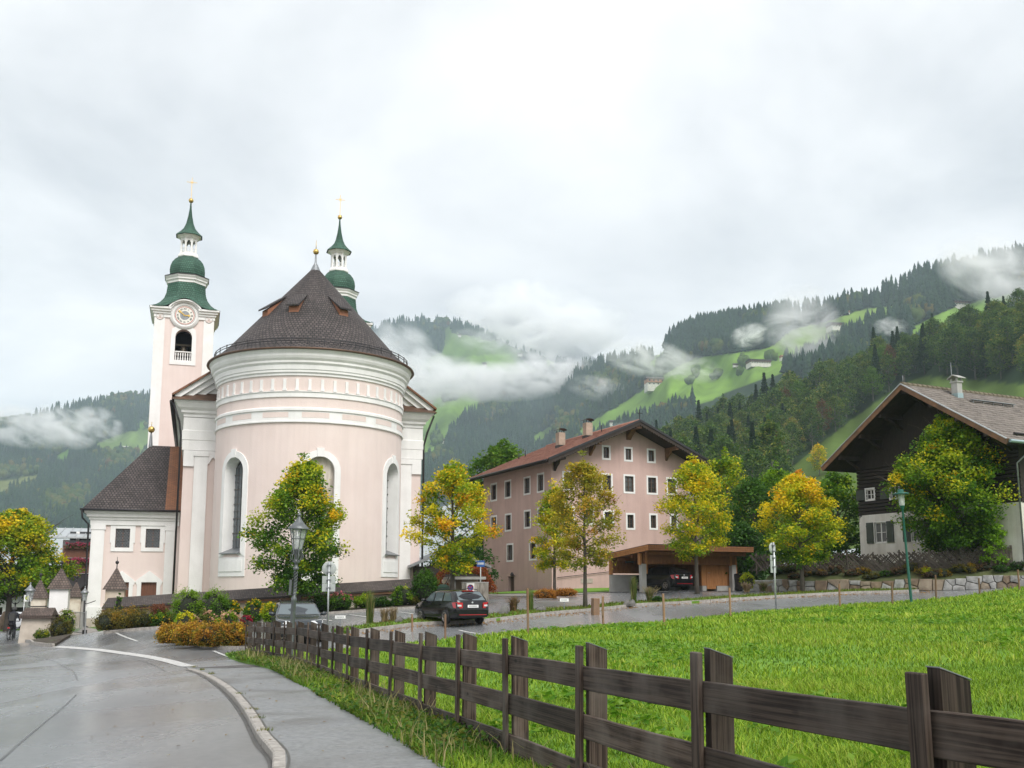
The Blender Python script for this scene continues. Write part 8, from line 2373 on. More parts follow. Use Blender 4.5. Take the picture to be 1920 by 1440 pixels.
# balcony flowers
rg = np.random.default_rng(9)
for bl, z in FLW:
 n = 3500; X = rg.uniform(.4, 10.8, n); Pp = np.c_[X, rg.uniform(-2.0, -1.55, n), z + rg.uniform(-.25, .32, n) + .08 * np.sin(X * 5)]
 t = (Pp[:, 2] - z + .25) / .6
 cols = np.where((rg.uniform(0, 1, n) < np.clip(t * 1.3 - .15, 0, .9))[:, None], np.array([.62, .10, .20]) * rg.uniform(.7, 1.3, (n, 1)), np.array([.06, .10, .02]) * rg.uniform(.6, 1.4, (n, 1)))
 V, F, CC = leaves(Pp, .13, cols, rg); tag(link('geraniums', np_mesh('geraniums', V, F, M['leaf'], False, CC), bl), kind='stuff')

# ---------------- grass of the meadow and the rough verge by the fence
def blades(P_, h, wd, cols, rg, lean=.45):
 n = len(P_); az = rg.uniform(0, 2 * PI, n); ln = rg.uniform(.1, 1, n) * lean * h
 sd_ = np.c_[-np.sin(az), np.cos(az), np.zeros(n)] * wd[:, None]
 T = P_ + np.c_[np.cos(az) * ln, np.sin(az) * ln, h]; Mi = P_ + np.c_[np.cos(az) * ln * .3, np.sin(az) * ln * .3, h * .6]
 V = np.stack([P_ - sd_, P_ + sd_, Mi + sd_ * .75, Mi - sd_ * .75, T], 1).reshape(-1, 3)
 i5 = np.arange(n)[:, None] * 5
 F = np.concatenate([i5 + [0, 1, 2], i5 + [0, 2, 3], i5 + [3, 2, 4]])
 return V, F, np.repeat(cols, 5, axis=0)
rg = np.random.default_rng(21)
Vs, Fs, Cs = [], [], []; base_i = 0
gpal = [(.065, .14, .010), (.13, .245, .014), (.20, .32, .018), (.28, .39, .03), (.36, .38, .07)]
for (ya, yb, xa, xb, n, hh, ww) in ((3.5, 9, -1, 9, 60000, .085, .004), (9, 16, -3, 15, 60000, .09, .006), (16, 28, -7, 24, 50000, .10, .011), (28, 50, -9, 40, 42000, .12, .02)):
 n2 = n * 2
 X = rg.uniform(xa, xb, n2); Y = rg.uniform(ya, yb, n2)
 k = inpoly_np(X, Y, MEADOW) & (np.abs(X / Y) < .60); X, Y = X[k][:n], Y[k][:n]
 big = np.sin(X * .31 + 2 * np.sin(Y * .23)) * np.sin(Y * .27 + X * .11 + 1)
 pat = .5 * big + np.sin(X * .9 + 1.3 * np.sin(Y * .5)) * np.sin(Y * .7 + X * .2) + .6 * np.sin(X * 2.3 + Y * 1.7)
 h = hh * rg.uniform(.45, 1.25, len(X)) * (1 + .25 * pat)
 t = .48 + .15 * pat + rg.normal(0, .22, len(X))
 V, F, C = blades(np.c_[X, Y, gz_np(X, Y) + .09], h, ww * rg.uniform(.6, 1.4, len(X)), lerp_pal(gpal, t) * rg.uniform(.7, 1.3, (len(X), 1)), rg, 1.5)
 Vs.append(V); Fs.append(F + base_i); Cs.append(C); base_i += len(V)
o = link('meadow_grass', np_mesh('meadow_grass', np.concatenate(Vs), np.concatenate(Fs), M['grass_blade'], False, np.concatenate(Cs)))
tag(o, 'lush bright green grass of the meadow behind the fence', 'grass', kind='stuff')
# dock and clover leaves in the meadow
n = 420; X = rg.uniform(-2, 24, n * 6); Y = rg.uniform(5, 40, n * 6); k = inpoly_np(X, Y, MEADOW) & (np.abs(X / Y) < .55) & (np.sin(X * .7) + np.sin(Y * .6 + X * .3) > .35); X, Y = X[k][:n], Y[k][:n]
Pp = np.repeat(np.c_[X, Y, gz_np(X, Y) + .16], 9, axis=0); Pp[:, :2] += rg.normal(0, .10, (len(Pp), 2)); Pp[:, 2] += rg.uniform(-.03, .07, len(Pp))
V, F, C = leaves(Pp, .15, lerp_pal([(.06, .18, .01), (.13, .28, .015), (.20, .33, .03)], rg.uniform(0, 1, len(Pp))), rg, 1.6, .5)
tag(link('broad_leaves', np_mesh('broad_leaves', V, F, M['leaf'], False, C)), 'patches of broad dock leaves among the meadow grass', 'weeds', kind='stuff')
# rough verge
el_ = [p for p in edge_line if -2 < p.y < 35.5]; fl_ = [p for p in fsm if -2 < p.y < 36]
Vs, Fs, Cs = [], [], []; base_i = 0
def verge_pts(n, rg, lo=0.0, hi=1.15):
 s_ = rg.uniform(0, 1, n) ** 1.3; i = (s_ * (len(fsm) - 2)).astype(int); f = s_ * (len(fsm) - 2) - i
 A = np.array([tuple(p) for p in fsm]); B = np.array([tuple(p) for p in edge_line])
 a = A[i] * (1 - f)[:, None] + A[i + 1] * f[:, None]; b = B[i] * (1 - f)[:, None] + B[i + 1] * f[:, None]
 t = rg.uniform(lo, hi, n)[:, None]; q = a * (1 - t) + b * t
 return q[:, 0], q[:, 1]
for n, hh, ww, pal, lean in ((34000, .10, .005, [(.04, .10, .008), (.07, .17, .01), (.12, .22, .015), (.2, .22, .04)], 1.2), (3600, .24, .0035, [(.12, .16, .03), (.20, .20, .06), (.32, .27, .13), (.12, .17, .03)], 1.3)):
 X, Y = verge_pts(n, rg, -.15, 1.08)
 cl_ = np.sin(X * 2.1 + Y * 1.3) * np.sin(Y * .9 - X)
 k = (cl_ + rg.uniform(-.9, .9, n)) > -.1; X, Y, cl_ = X[k], Y[k], cl_[k]
 V, F, C = blades(np.c_[X, Y, gz_np(X, Y) + .08], hh * rg.uniform(.4, 1.3, len(X)) * (1 + .4 * cl_), ww * rg.uniform(.6, 1.5, len(X)) * (1 + Y / 14), lerp_pal(pal, .45 + .2 * cl_ + rg.normal(0, .2, len(X))), rg, lean)
 Vs.append(V); Fs.append(F + base_i); Cs.append(C); base_i += len(V)
tag(link('verge_grass', np_mesh('verge_grass', np.concatenate(Vs), np.concatenate(Fs), M['grass_blade'], False, np.concatenate(Cs))), 'rough straw-tinged grass growing along the foot of the fence', 'grass', kind='stuff')
X, Y = verge_pts(22000, rg, .0, 1.12); k = np.sin(X * 1.7 + 2) * np.sin(Y * 1.2) + rg.uniform(-.6, .6, len(X)) > 0; X, Y = X[k], Y[k]
V, F, C = leaves(np.c_[X, Y, gz_np(X, Y) + .10 + rg.uniform(0, .14, len(X))], .065, lerp_pal([(.03, .09, .012), (.06, .15, .015), (.11, .19, .02), (.20, .18, .03)], rg.uniform(0, 1, len(X))), rg, .8)
tag(link('verge_weeds', np_mesh('verge_weeds', V, F, M['leaf'], False, C)), 'leafy green weeds spilling from the fence foot onto the path', 'weeds', kind='stuff')
# grass edging on the strip and fallen leaves along kerbs
xs = np.array([p[0] for p in ISL]); ys = np.array([p[1] for p in ISL])
X = rg.uniform(xs.min(), xs.max(), 60000); Y = rg.uniform(ys.min(), ys.max(), 60000); k = inpoly_np(X, Y, ISL); X, Y = X[k], Y[k]
V, F, C = blades(np.c_[X, Y, gz_np(X, Y) + .10], rg.uniform(.04, .13, len(X)), np.full(len(X), .02), lerp_pal([(.07, .11, .015), (.12, .17, .02), (.20, .17, .03)], rg.uniform(0, 1, len(X))), rg)
tag(link('strip_grass', np_mesh('strip_grass', V, F, M['grass_blade'], False, C)), 'short dull grass on the planted strip of the parking place', 'grass', kind='stuff')
A = np.array([(p.x, p.y) for p in isl]); i = rg.integers(0, len(A), 1600); q = A[i] + rg.normal(0, .35, (1600, 2)) + np.array([.1, -.35])
V, F, C = leaves(np.c_[q, gz_np(q[:, 0], q[:, 1]) + .02], .09, lerp_pal([(.30, .14, .03), (.42, .22, .04), (.25, .10, .03)], rg.uniform(0, 1, 1600)), rg, 4.0)
tag(link('fallen_leaves', np_mesh('fallen_leaves', V, F, M['leaf'], False, C)), 'brown fallen leaves scattered along the strip kerb', 'leaves', kind='stuff')

# weeds in the joints of the kerb and litter on the footpath
rg = np.random.default_rng(33)
kk_ = [p for p in kerb_sm if 6 < p.y < 30]; A = np.array([(p.x, p.y) for p in kk_]); ce = A[rg.choice(len(A), 7, replace=False)]
q = np.repeat(ce, 45, axis=0) + rg.normal(0, .05, (315, 2)) + np.array([.06, 0])
V, F, C = blades(np.c_[q, gz_np(q[:, 0], q[:, 1]) + .08], rg.uniform(.02, .07, 315), np.full(315, .005), lerp_pal([(.06, .12, .015), (.14, .18, .03), (.28, .2, .08)], rg.uniform(0, 1, 315)), rg, 1.6)
tag(link('kerb_weeds', np_mesh('kerb_weeds', V, F, M['grass_blade'], False, C)), 'small tufts of weeds in the joints of the kerb', 'weeds', kind='stuff')
n = 260; Y = rg.uniform(6, 34, n); X = -1.2 - .36 * (Y - 6) + rg.normal(0, 2.2, n)
V, F, C = leaves(np.c_[X, Y, gz_np(X, Y) + np.array([.013 if X_ < -2.3 - .3 * (Y_ - 10) else .105 for X_, Y_ in zip(X, Y)])], .05, lerp_pal([(.10, .06, .03), (.25, .14, .04), (.35, .25, .05)], rg.uniform(0, 1, n)), rg, 6.0)
tag(link('leaf_litter', np_mesh('leaf_litter', V, F, M['leaf'], False, C)), 'scattered dead leaves on the road and footpath', 'leaves', kind='stuff')
# ------------------------------------------------------------------ hills, woods, chalets, low cloud, haze
def hillmat(name):
 m = bpy.data.materials.new(name); MATS[name] = m; m.use_nodes = True
 t = m.node_tree; b = t.nodes['Principled BSDF']; b.inputs['Roughness'].default_value = .95; b.inputs['Specular IOR Level'].default_value = .1
 a = N(t, 'ShaderNodeAttribute', attribute_name='Col'); tc_ = N(t, 'ShaderNodeTexCoord')
 n = N(t, 'ShaderNodeTexNoise'); n.inputs['Scale'].default_value = .02; n.inputs['Detail'].default_value = 8; n.inputs['Roughness'].default_value = .65; t.links.new(tc_.outputs['Object'], n.inputs['Vector'])
 mr = N(t, 'ShaderNodeMapRange'); mr.inputs[1].default_value = .3; mr.inputs[2].default_value = .7; mr.inputs[3].default_value = .72; mr.inputs[4].default_value = 1.25; t.links.new(n.outputs['Fac'], mr.inputs[0])
 s = N(t, 'ShaderNodeVectorMath', operation='SCALE'); t.links.new(a.outputs['Color'], s.inputs[0]); t.links.new(mr.outputs[0], s.inputs['Scale']); t.links.new(s.outputs[0], b.inputs['Base Color'])
 return m
hillmat('hill_ground')
class Hill:
 def __init__(s, name, ridge, foot, Yf, Yr, meadows, p=1.0, nu=160, nt=70, relief=.04, seed=1, forest=(.022, .042, .018), meadow=(.10, .20, .028), rock=False):
  s.ru = np.array([a for a, _ in ridge], float); s.rv = np.array([b for _, b in ridge], float)
  s.fu = np.array([a for a, _ in foot], float); s.fv = np.array([b for _, b in foot], float)
  s.Yf, s.Yr, s.p, s.seed, s.relief = Yf, Yr, p, seed, relief
  s.meadows = meadows
  us = np.linspace(s.ru[0], s.ru[-1], nu); ts = np.linspace(0, 1, nt)
  U, T = np.meshgrid(us, ts, indexing='ij')
  X, Y, Z, VV = s.surf(U, T)
  col = np.tile(np.array(forest), (nu, nt, 1)).astype(float)
  for k, (poly, c) in enumerate(meadows):
   m = inpoly_np(U, VV, poly)
   col[m] = c if c is not None else meadow
  if rock:
   col[:] = (.12, .125, .13)
  # the far side falls away again
  ext = []; extc = []
  for f, dz in ((1.05, .96), (1.16, .8), (1.4, .45)):
   ext.append(np.stack([X[:, -1] * f, Y[:, -1] * f, CAMZ + (Z[:, -1] - CAMZ) * dz], -1)); extc.append(col[:, -1])
  V = np.concatenate([np.stack([X, Y, Z], -1), np.stack(ext, 1)], 1); C = np.concatenate([col, np.stack(extc, 1)], 1)
  n2 = nt + 3; I = np.arange(nu * n2).reshape(nu, n2)
  F = np.c_[I[:-1, :-1].ravel(), I[1:, :-1].ravel(), I[1:, 1:].ravel(), I[:-1, 1:].ravel()]
  me = np_mesh(name, V.reshape(-1, 3), F, M['hill_ground'], True, C.reshape(-1, 3))
  if me.polygons[len(F) // 2].normal.z < 0: me.flip_normals()
  s.obj = tag(link(name, me), kind='structure')
 def surf(s, U, T):
  rv = np.interp(U, s.ru, s.rv); fv = np.interp(U, s.fu, s.fv)
  Vv = fv + (rv - fv) * T
  yf = np.interp(U, [a for a, _ in s.Yf], [b for _, b in s.Yf]); yr = np.interp(U, [a for a, _ in s.Yr], [b for _, b in s.Yr])
  Y = yf + (yr - yf) * T ** s.p
  rl = np.sin(U * .021 + s.seed) * np.sin(T * 5 + U * .008 + s.seed * 2) + .6 * np.sin(U * .05 + T * 9 + s.seed * 3) + .35 * np.sin(U * .11 - T * 14)
  Y = Y * (1 + s.relief * rl)
  a, b = ray(U, Vv)
  return a * Y, Y, CAMZ + b * Y, Vv
 def at_uv(s, U, Vv):
  rv = np.interp(U, s.ru, s.rv); fv = np.interp(U, s.fu, s.fv); T = np.clip((Vv - fv) / (rv - fv), 0, 1)
  X, Y, Z, _ = s.surf(U, T); return X, Y, Z
 def is_meadow(s, U, Vv):
  m = np.zeros(U.shape, bool)
  for poly, c in s.meadows: m |= inpoly_np(U, Vv, poly)
  return m
MG = (.15, .26, .04); ML = (.18, .28, .055); MB_ = (.15, .16, .05)
h_left = Hill('hill', [(-260, 830), (-120, 805), (0, 793), (60, 782), (100, 772), (150, 762), (200, 749), (240, 742), (275, 746), (330, 735), (450, 700), (560, 690), (700, 700)], [(-260, 1010), (700, 1010)], [(-260, 1150), (700, 1250)], [(-260, 2300), (700, 2800)],
 [([(175, 835), (230, 812), (300, 798), (330, 800), (330, 850), (250, 848), (190, 850), (180, 845)], (.125, .19, .05)), ([(95, 862), (120, 847), (132, 842), (128, 868), (118, 875)], None), ([(-50, 905), (30, 897), (72, 892), (66, 912), (20, 925), (0, 935), (-50, 940)], (.15, .17, .05)), ([(68, 885), (105, 878), (104, 886), (72, 893)], None), ([(255, 795), (275, 788), (275, 800), (262, 806)], None), ([(30, 820), (60, 808), (62, 818), (35, 830)], None), ([(2, 928), (15, 922), (15, 940), (6, 945)], None)], nu=180, nt=60, seed=1)
h_peak = Hill('mountain', [(760, 700), (820, 640), (870, 606), (915, 596), (950, 586), (990, 594), (1020, 612), (1060, 634), (1085, 652), (1110, 668), (1180, 700)], [(760, 760), (1180, 760)], [(760, 3200), (1180, 3200)], [(760, 3700), (1180, 3700)], [], nu=80, nt=30, relief=.05, seed=2, rock=True)
h_mid = Hill('mountain', [(540, 680), (600, 650), (650, 632), (690, 620), (730, 610), (770, 602), (830, 604), (850, 608), (885, 618), (930, 634), (970, 655), (1010, 668), (1050, 684), (1100, 690), (1180, 700), (1300, 720)], [(540, 930), (760, 930), (1000, 900), (1100, 860), (1300, 830)], [(540, 1350), (900, 1350), (1300, 1700)], [(540, 2700), (900, 2900), (1300, 2700)],
 [([(833, 640), (838, 612), (870, 612), (900, 628), (940, 640), (985, 663), (1015, 675), (1020, 700), (990, 712), (940, 722), (860, 715), (800, 702), (775, 685), (810, 668), (832, 655)], (.10, .17, .035)), ([(880, 668), (960, 662), (1010, 668), (1022, 690), (1000, 705), (950, 700), (880, 695), (850, 690)], MG), ([(780, 745), (830, 735), (900, 732), (900, 748), (915, 762), (880, 772), (862, 790), (840, 815), (842, 830), (815, 860), (790, 872), (780, 872)], MG), ([(1030, 672), (1045, 672), (1055, 690), (1020, 690)], MG), ([(1000, 818), (1030, 800), (1045, 810), (1020, 835), (1000, 850)], MG)], nu=180, nt=80, seed=3)
h_right = Hill('hill', [(1040, 712), (1090, 692), (1130, 682), (1180, 676), (1240, 664), (1252, 642), (1290, 622), (1340, 610), (1400, 602), (1480, 588), (1560, 580), (1640, 560), (1680, 545), (1720, 525), (1800, 508), (1920, 482), (2050, 462), (2200, 440)], [(1040, 880), (1200, 850), (1350, 800), (1500, 730), (1700, 690), (2200, 660)], [(1040, 1250), (1300, 900), (1600, 760), (2200, 560)], [(1040, 2100), (1250, 1500), (1600, 1300), (2200, 1150)],
 [([(1085, 805), (1120, 785), (1190, 742), (1235, 712), (1265, 690), (1300, 672), (1360, 664), (1440, 652), (1500, 648), (1530, 642), (1560, 640), (1590, 650), (1500, 690), (1420, 715), (1380, 728), (1330, 752), (1280, 770), (1200, 795), (1140, 818), (1085, 830)], MG), ([(1360, 618), (1450, 600), (1452, 612), (1375, 624)], MG), ([(1440, 652), (1480, 620), (1560, 600), (1620, 580), (1690, 572), (1700, 588), (1640, 612), (1590, 640), (1520, 655)], ML), ([(1670, 655), (1715, 612), (1775, 582), (1850, 560), (1905, 550), (1900, 600), (1800, 640), (1720, 672), (1680, 680)], MG), ([(1605, 562), (1640, 552), (1660, 562), (1640, 572)], MG), ([(1230, 668), (1260, 645), (1262, 672), (1235, 690), (1215, 705), (1210, 690)], ML)], nu=220, nt=60, seed=4)
h_near = Hill('hill', [(1080, 935), (1150, 895), (1250, 862), (1350, 825), (1450, 790), (1550, 750), (1640, 706), (1720, 672), (1800, 650), (1920, 622), (2050, 590), (2250, 560)], [(1080, 1040), (1300, 1045), (1500, 1035), (2250, 990)], [(1080, 135), (1400, 110), (2250, 95)], [(1080, 420), (1400, 450), (1700, 420), (2250, 330)],
 [([(1455, 905), (1500, 862), (1560, 815), (1620, 770), (1680, 727), (1725, 708), (1760, 705), (1900, 720), (2250, 760), (2250, 1000), (1455, 1040)], (.08, .125, .028)), ([(1490, 745), (1535, 725), (1540, 738), (1500, 758)], MG)], nu=160, nt=70, relief=.03, seed=5)

# ---------------- far woods: every slope's forest is one mass
def conifer_proto(rg, sides=7, tiers=5):
 V = []; F = []
 for k in range(tiers):
  z0 = .06 + .86 * k / tiers; z1 = min(1.0, z0 + .42 * (1 - .35 * k / tiers)); r = .19 * (1 - .80 * k / tiers)
  b = len(V)
  for s in range(sides):
   a = 2 * PI * s / sides + k * .5 + rg.uniform(-.15, .15); rr = r * rg.uniform(.7, 1.2); V.append((rr * math.cos(a), rr * math.sin(a), z0 + rg.uniform(-.02, .03)))
  V.append((0, 0, z1))
  F += [(b + s, b + (s + 1) % sides, b + sides) for s in range(sides)]
 return np.array(V), np.array(F)
def broad_proto(rg, n=3):
 V = []; F = []
 for k in range(n):
  cx_, cy__, cz_ = (rg.uniform(-.18, .18), rg.uniform(-.18, .18), rg.uniform(.42, .68)) if k else (0, 0, .52)
  r = rg.uniform(.24, .32) if k else .36
  b = len(V); rows, cols = 4, 7
  for i in range(rows + 1):
   el = -PI / 2 + PI * i / rows
   for j in range(cols):
    a = 2 * PI * j / cols + i * .4; q = r * rg.uniform(.8, 1.15); V.append((cx_ + q * math.cos(el) * math.cos(a), cy__ + q * math.cos(el) * math.sin(a), cz_ + q * 1.15 * math.sin(el)))
  for i in range(rows):
   for j in range(cols): F += [(b + i * cols + j, b + i * cols + (j + 1) % cols, b + (i + 1) * cols + (j + 1) % cols), (b + i * cols + j, b + (i + 1) * cols + (j + 1) % cols, b + (i + 1) * cols + j)]
 return np.array(V), np.array(F)
leafmat('far_leaf', .12, .9)
rgp = np.random.default_rng(77)
CONI = [conifer_proto(rgp) for _ in range(6)]; BROAD = [broad_proto(rgp) for _ in range(6)]
def scatter(pts, kinds, hs, cols, name, label):
 Vs, Fs, Cs = [], [], []; b = 0; rg = np.random.default_rng(len(pts))
 protos = CONI + BROAD
 pid = np.where(kinds == 0, rg.integers(0, 6, len(pts)), 6 + rg.integers(0, 6, len(pts)))
 for k, (pv, pf_) in enumerate(protos):
  i = np.where(pid == k)[0]
  if not len(i): continue
  n = len(i); a = rg.uniform(0, 2 * PI, n); c, s = np.cos(a), np.sin(a)
  x = pv[None, :, 0] * c[:, None] - pv[None, :, 1] * s[:, None]; y = pv[None, :, 0] * s[:, None] + pv[None, :, 1] * c[:, None]; z = np.repeat(pv[None, :, 2], n, 0)
  wsc = rg.uniform(.85, 1.2, n)[:, None]
  V = np.stack([x * wsc, y * wsc, z], -1) * hs[i][:, None, None] + pts[i][:, None, :]
  Fs.append((pf_[None] + (np.arange(n) * len(pv))[:, None, None]).reshape(-1, 3) + b); Vs.append(V.reshape(-1, 3))
  Cs.append((np.repeat(cols[i][:, None, :], len(pv), 1) * rg.uniform(.8, 1.2, (n, len(pv), 1))).reshape(-1, 3)); b += n * len(pv)
 o = link(name, np_mesh(name, np.concatenate(Vs), np.concatenate(Fs), M['far_leaf'], False, np.concatenate(Cs)))
 return tag(o, label, 'forest', kind='stuff')
def forest(hill, n, region, hm, bfrac, label, seed, extra=None, avoid=None, vis=None):
 rg = np.random.default_rng(seed); (u0, u1, v0, v1) = region
 U = rg.uniform(u0, u1, n * 3); Vv = rg.uniform(v0, v1, n * 3)
 rv = np.interp(U, hill.ru, hill.rv); fv = np.interp(U, hill.fu, hill.fv)
 k = (Vv > rv - 1) & (Vv < fv) & ~hill.is_meadow(U, Vv)
 if extra is not None:
  m = np.zeros(len(U), bool)
  for poly in extra: m |= inpoly_np(U, Vv, poly)
  k &= m
 U, Vv = U[k][:n], Vv[k][:n]
 # trees standing on the crest
 X, Y, Z = hill.at_uv(U, Vv)
 cl_ = np.sin(U * .03 + seed) * np.sin(Vv * .05 + U * .011) + rg.normal(0, .35, len(U))
 kinds = np.where(cl_ > np.quantile(cl_, 1 - bfrac), 1, 0) if bfrac > 0 else np.zeros(len(U), int)
 hs = np.where(kinds == 0, hm * rg.uniform(.7, 1.2, len(U)), hm * .68 * rg.uniform(.7, 1.2, len(U)))
 ci = lerp_pal([(.010, .028, .020), (.016, .040, .024), (.024, .052, .024)], rg.uniform(0, 1, len(U))); cb = lerp_pal([(.025, .06, .014), (.05, .085, .018), (.085, .10, .02), (.12, .085, .02), (.10, .055, .025)], np.clip(rg.normal(.35, .25, len(U)), 0, 1))
 cols = np.where(kinds[:, None] == 0, ci, cb)
 return scatter(np.c_[X, Y, Z - hs * .04], kinds, hs, cols, 'forest', label)
forest(h_left, 5200, (-80, 330, 735, 1000), 24, .30, 'misty dark forest on the hillside beyond the sacristy', 1)
forest(h_mid, 5200, (640, 1290, 600, 905), 25, .12, 'blue-green spruce forest below the mountain meadow', 2)
# single groves standing inside the meadows
def grove(hill, polys, n, hm, bf, label, seed):
 rg = np.random.default_rng(seed); P_ = []
 for poly in polys:
  us = [a for a, _ in poly]; vs_ = [b for _, b in poly]; U = rg.uniform(min(us), max(us), n * 3); Vv = rg.uniform(min(vs_), max(vs_), n * 3); k = inpoly_np(U, Vv, poly); U, Vv = U[k][:n], Vv[k][:n]
  P_.append(np.stack(hill.at_uv(U, Vv), -1))
 P_ = np.concatenate(P_); m = len(P_); kinds = (rg.uniform(0, 1, m) < bf).astype(int); hs = hm * rg.uniform(.7, 1.2, m) * np.where(kinds == 1, .7, 1)
 ci = lerp_pal([(.012, .030, .018), (.026, .055, .020)], rg.uniform(0, 1, m)); cb = lerp_pal([(.05, .10, .02), (.09, .14, .03)], rg.uniform(0, 1, m))
 return scatter(np.c_[P_[:, 0], P_[:, 1], P_[:, 2] - hs * .04], kinds, hs, np.where(kinds[:, None] == 0, ci, cb), 'grove', label)
grove(h_mid, [[(845, 616), (862, 612), (900, 625), (930, 637), (928, 645), (890, 632), (848, 625)], [(760, 655), (800, 645), (832, 645), (830, 660), (790, 680), (760, 690)]], 130, 26, 0, 'spruce groves on the crest of the mountain meadow', 5)
grove(h_mid, [[(828, 742), (852, 735), (854, 752), (832, 755)], [(810, 822), (822, 815), (826, 838), (812, 838)]], 26, 25, .8, 'small leafy groves in the lower mountain meadow', 6)
grove(h_mid, [[(970, 668), (1010, 670), (1022, 690), (1020, 700), (985, 680)], [(1043, 682), (1063, 678), (1063, 692), (1045, 694)]], 90, 26, 0, 'spruce strip on the shoulder of the mountain meadow', 7)
forest(h_right, 1700, (1040, 1300, 660, 880), 23, .25, 'spruce forest dropping from the ridge behind the pink house', 8)
forest(h_right, 2300, (1240, 1480, 585, 700), 24, .05, 'dark spruce forest along the crest above the steep meadow', 9)
forest(h_right, 3400, (1480, 2050, 440, 720), 24, .10, 'spruce forest under the high ridge above the farmhouse', 10)
grove(h_right, [[(1383, 700), (1393, 697), (1393, 712), (1384, 712)]], 3, 17, 1, 'lone rounded tree low on the steep meadow', 11)
grove(h_right, [[(1300, 700), (1318, 697), (1318, 712), (1302, 712)]], 3, 17, 1, 'rounded tree in the middle of the steep meadow', 12)
grove(h_right, [[(1330, 700), (1352, 704), (1352, 716), (1334, 716)]], 5, 18, 1, 'pair of rounded trees side by side on the steep meadow', 13)
grove(h_right, [[(1285, 716), (1298, 712), (1298, 724), (1286, 726)]], 3, 16, 1, 'slim tree beside the chalet on the steep meadow', 14)
grove(h_right, [[(1386, 672), (1405, 670), (1405, 695), (1390, 695)], [(1437, 672), (1455, 670), (1455, 680), (1438, 680)]], 6, 18, 1, 'leafy trees around the upper farm', 15)

# ---------------- wood on the near slope: single trees
def spruce_mesh(seed, H=20.0, col=((.012, .034, .016), (.028, .066, .024), (.05, .095, .03)), n=2600, wd=.23):
 rg = np.random.default_rng(seed); mb = MB(); mb.tube([(0, 0, -1), (0, 0, H * .5), (0, 0, H * .97)], [H * .016, H * .009, .02], 6)
 t = rg.uniform(.02, 1, n) ** .8; nb = 26
 az = rg.integers(0, 40, n) * .61 + rg.normal(0, .10, n); r = (1 - t) * wd * H * (.55 + .45 * np.sin(t * nb * 2) ** 2) * rg.uniform(.25, 1.08, n)
 Pp = np.c_[np.cos(az) * r, np.sin(az) * r, H * (.05 + .94 * t) - r * .32]
 cols = lerp_pal(col, np.clip(.35 + .4 * (r / (wd * H)) + rg.normal(0, .2, n), 0, 1))
 V, F, C = leaves(Pp, H * .052, cols, rg, .5, .45)
 return mb.mesh('trunk', M['bark']), np_mesh('crown', V, F, M['leaf'], False, C)
def broad_mesh(seed, H, sp, pal, t0, n=3200, leaf=.5, pr=None, sparse=1.0):
 return make_tree(seed, H, H * .18, pr or egg(.65), sp, n, leaf, pal, t0, .2, .12, .16, sp * .20, 30, H * .014, (20, 66), 'pale_bark', sparse)
PN = [(.018, .046, .014), (.04, .09, .018), (.08, .135, .022), (.14, .175, .028), (.21, .19, .032), (.27, .17, .04)]
KINDS = [('spruce_tree', 'dark spruce in the wood on the slope behind the houses', spruce_mesh(101)), ('spruce_tree', 'slender dark spruce in the wood on the slope behind the houses', spruce_mesh(102, 22, wd=.17)),
   ('leafy_tree', 'deep green leafy tree in the wood on the slope', broad_mesh(103, 15, 5.2, PN, .18)), ('leafy_tree', 'mid green leafy tree in the wood on the slope', broad_mesh(104, 14, 4.6, PN, .35)),
   ('leafy_tree', 'olive autumn tree in the wood on the slope', broad_mesh(105, 13, 4.2, PN, .58)), ('leafy_tree', 'narrow green tree in the wood on the slope', broad_mesh(106, 16, 3.2, PN, .28)),
   ('leafy_tree', 'light green tree in the wood on the slope', broad_mesh(107, 14, 4.2, [GREEN, (.06, .13, .015), (.11, .19, .02)], .6)), ('leafy_tree', 'russet thin tree in the wood on the slope', broad_mesh(108, 14, 3.4, [(.06, .03, .015), (.11, .055, .025), (.14, .08, .03)], .5, 1400, .45, None, .6))]
rg = np.random.default_rng(314); placed = []
def near_tree(u, v, k, sc, lab=None):
 X, Y, Z = h_near.at_uv(np.array([float(u)]), np.array([float(v)])); nm, lb, ms = KINDS[k]
 zone = 'behind the pink house roof' if u < 1330 else 'behind the carport' if u < 1480 else 'above the steep pasture' if u < 1700 else 'above the farmhouse roof'
 lb = lb.split(' in the wood')[0] + ' in the wood ' + zone
 tree(nm, (X[0], Y[0], Z[0] - .3), lab or lb, ms, rg.uniform(0, 6.28), 'trees of the wood on the near slope', sc)
cand = 0
while len(placed) < 250 and cand < 20000:
 cand += 1
 u = rg.uniform(1110, 2010); rv = np.interp(u, h_near.ru, h_near.rv); fv = np.interp(u, h_near.fu, h_near.fv); v = rv + (min(fv, 985) - rv) * rg.uniform(0, 1) ** 1.25
 if h_near.is_meadow(np.array([u]), np.array([v]))[0]: continue
 Y = h_near.at_uv(np.array([u]), np.array([v]))[1][0]
 md = 9.0 / Y * 1888
 if any(abs(u - a) < md * .38 and abs(v - b) < md * .17 for a, b in placed): continue
 placed.append((u, v))
 left = u < 1420
 r_ = rg.uniform();
 k = (0 if r_ < .16 else 1 if r_ < .26 else 2 if r_ < .50 else 3 if r_ < .78 else 4 if r_ < .87 else 5 if r_ < .95 else 6) if left else (0 if r_ < .07 else 2 if r_ < .42 else 3 if r_ < .68 else 4 if r_ < .80 else 5 if r_ < .91 else 6 if r_ < .96 else 7)
 near_tree(u, v, k, rg.uniform(.75, 1.15) * (.95 if k < 2 else 1.2))
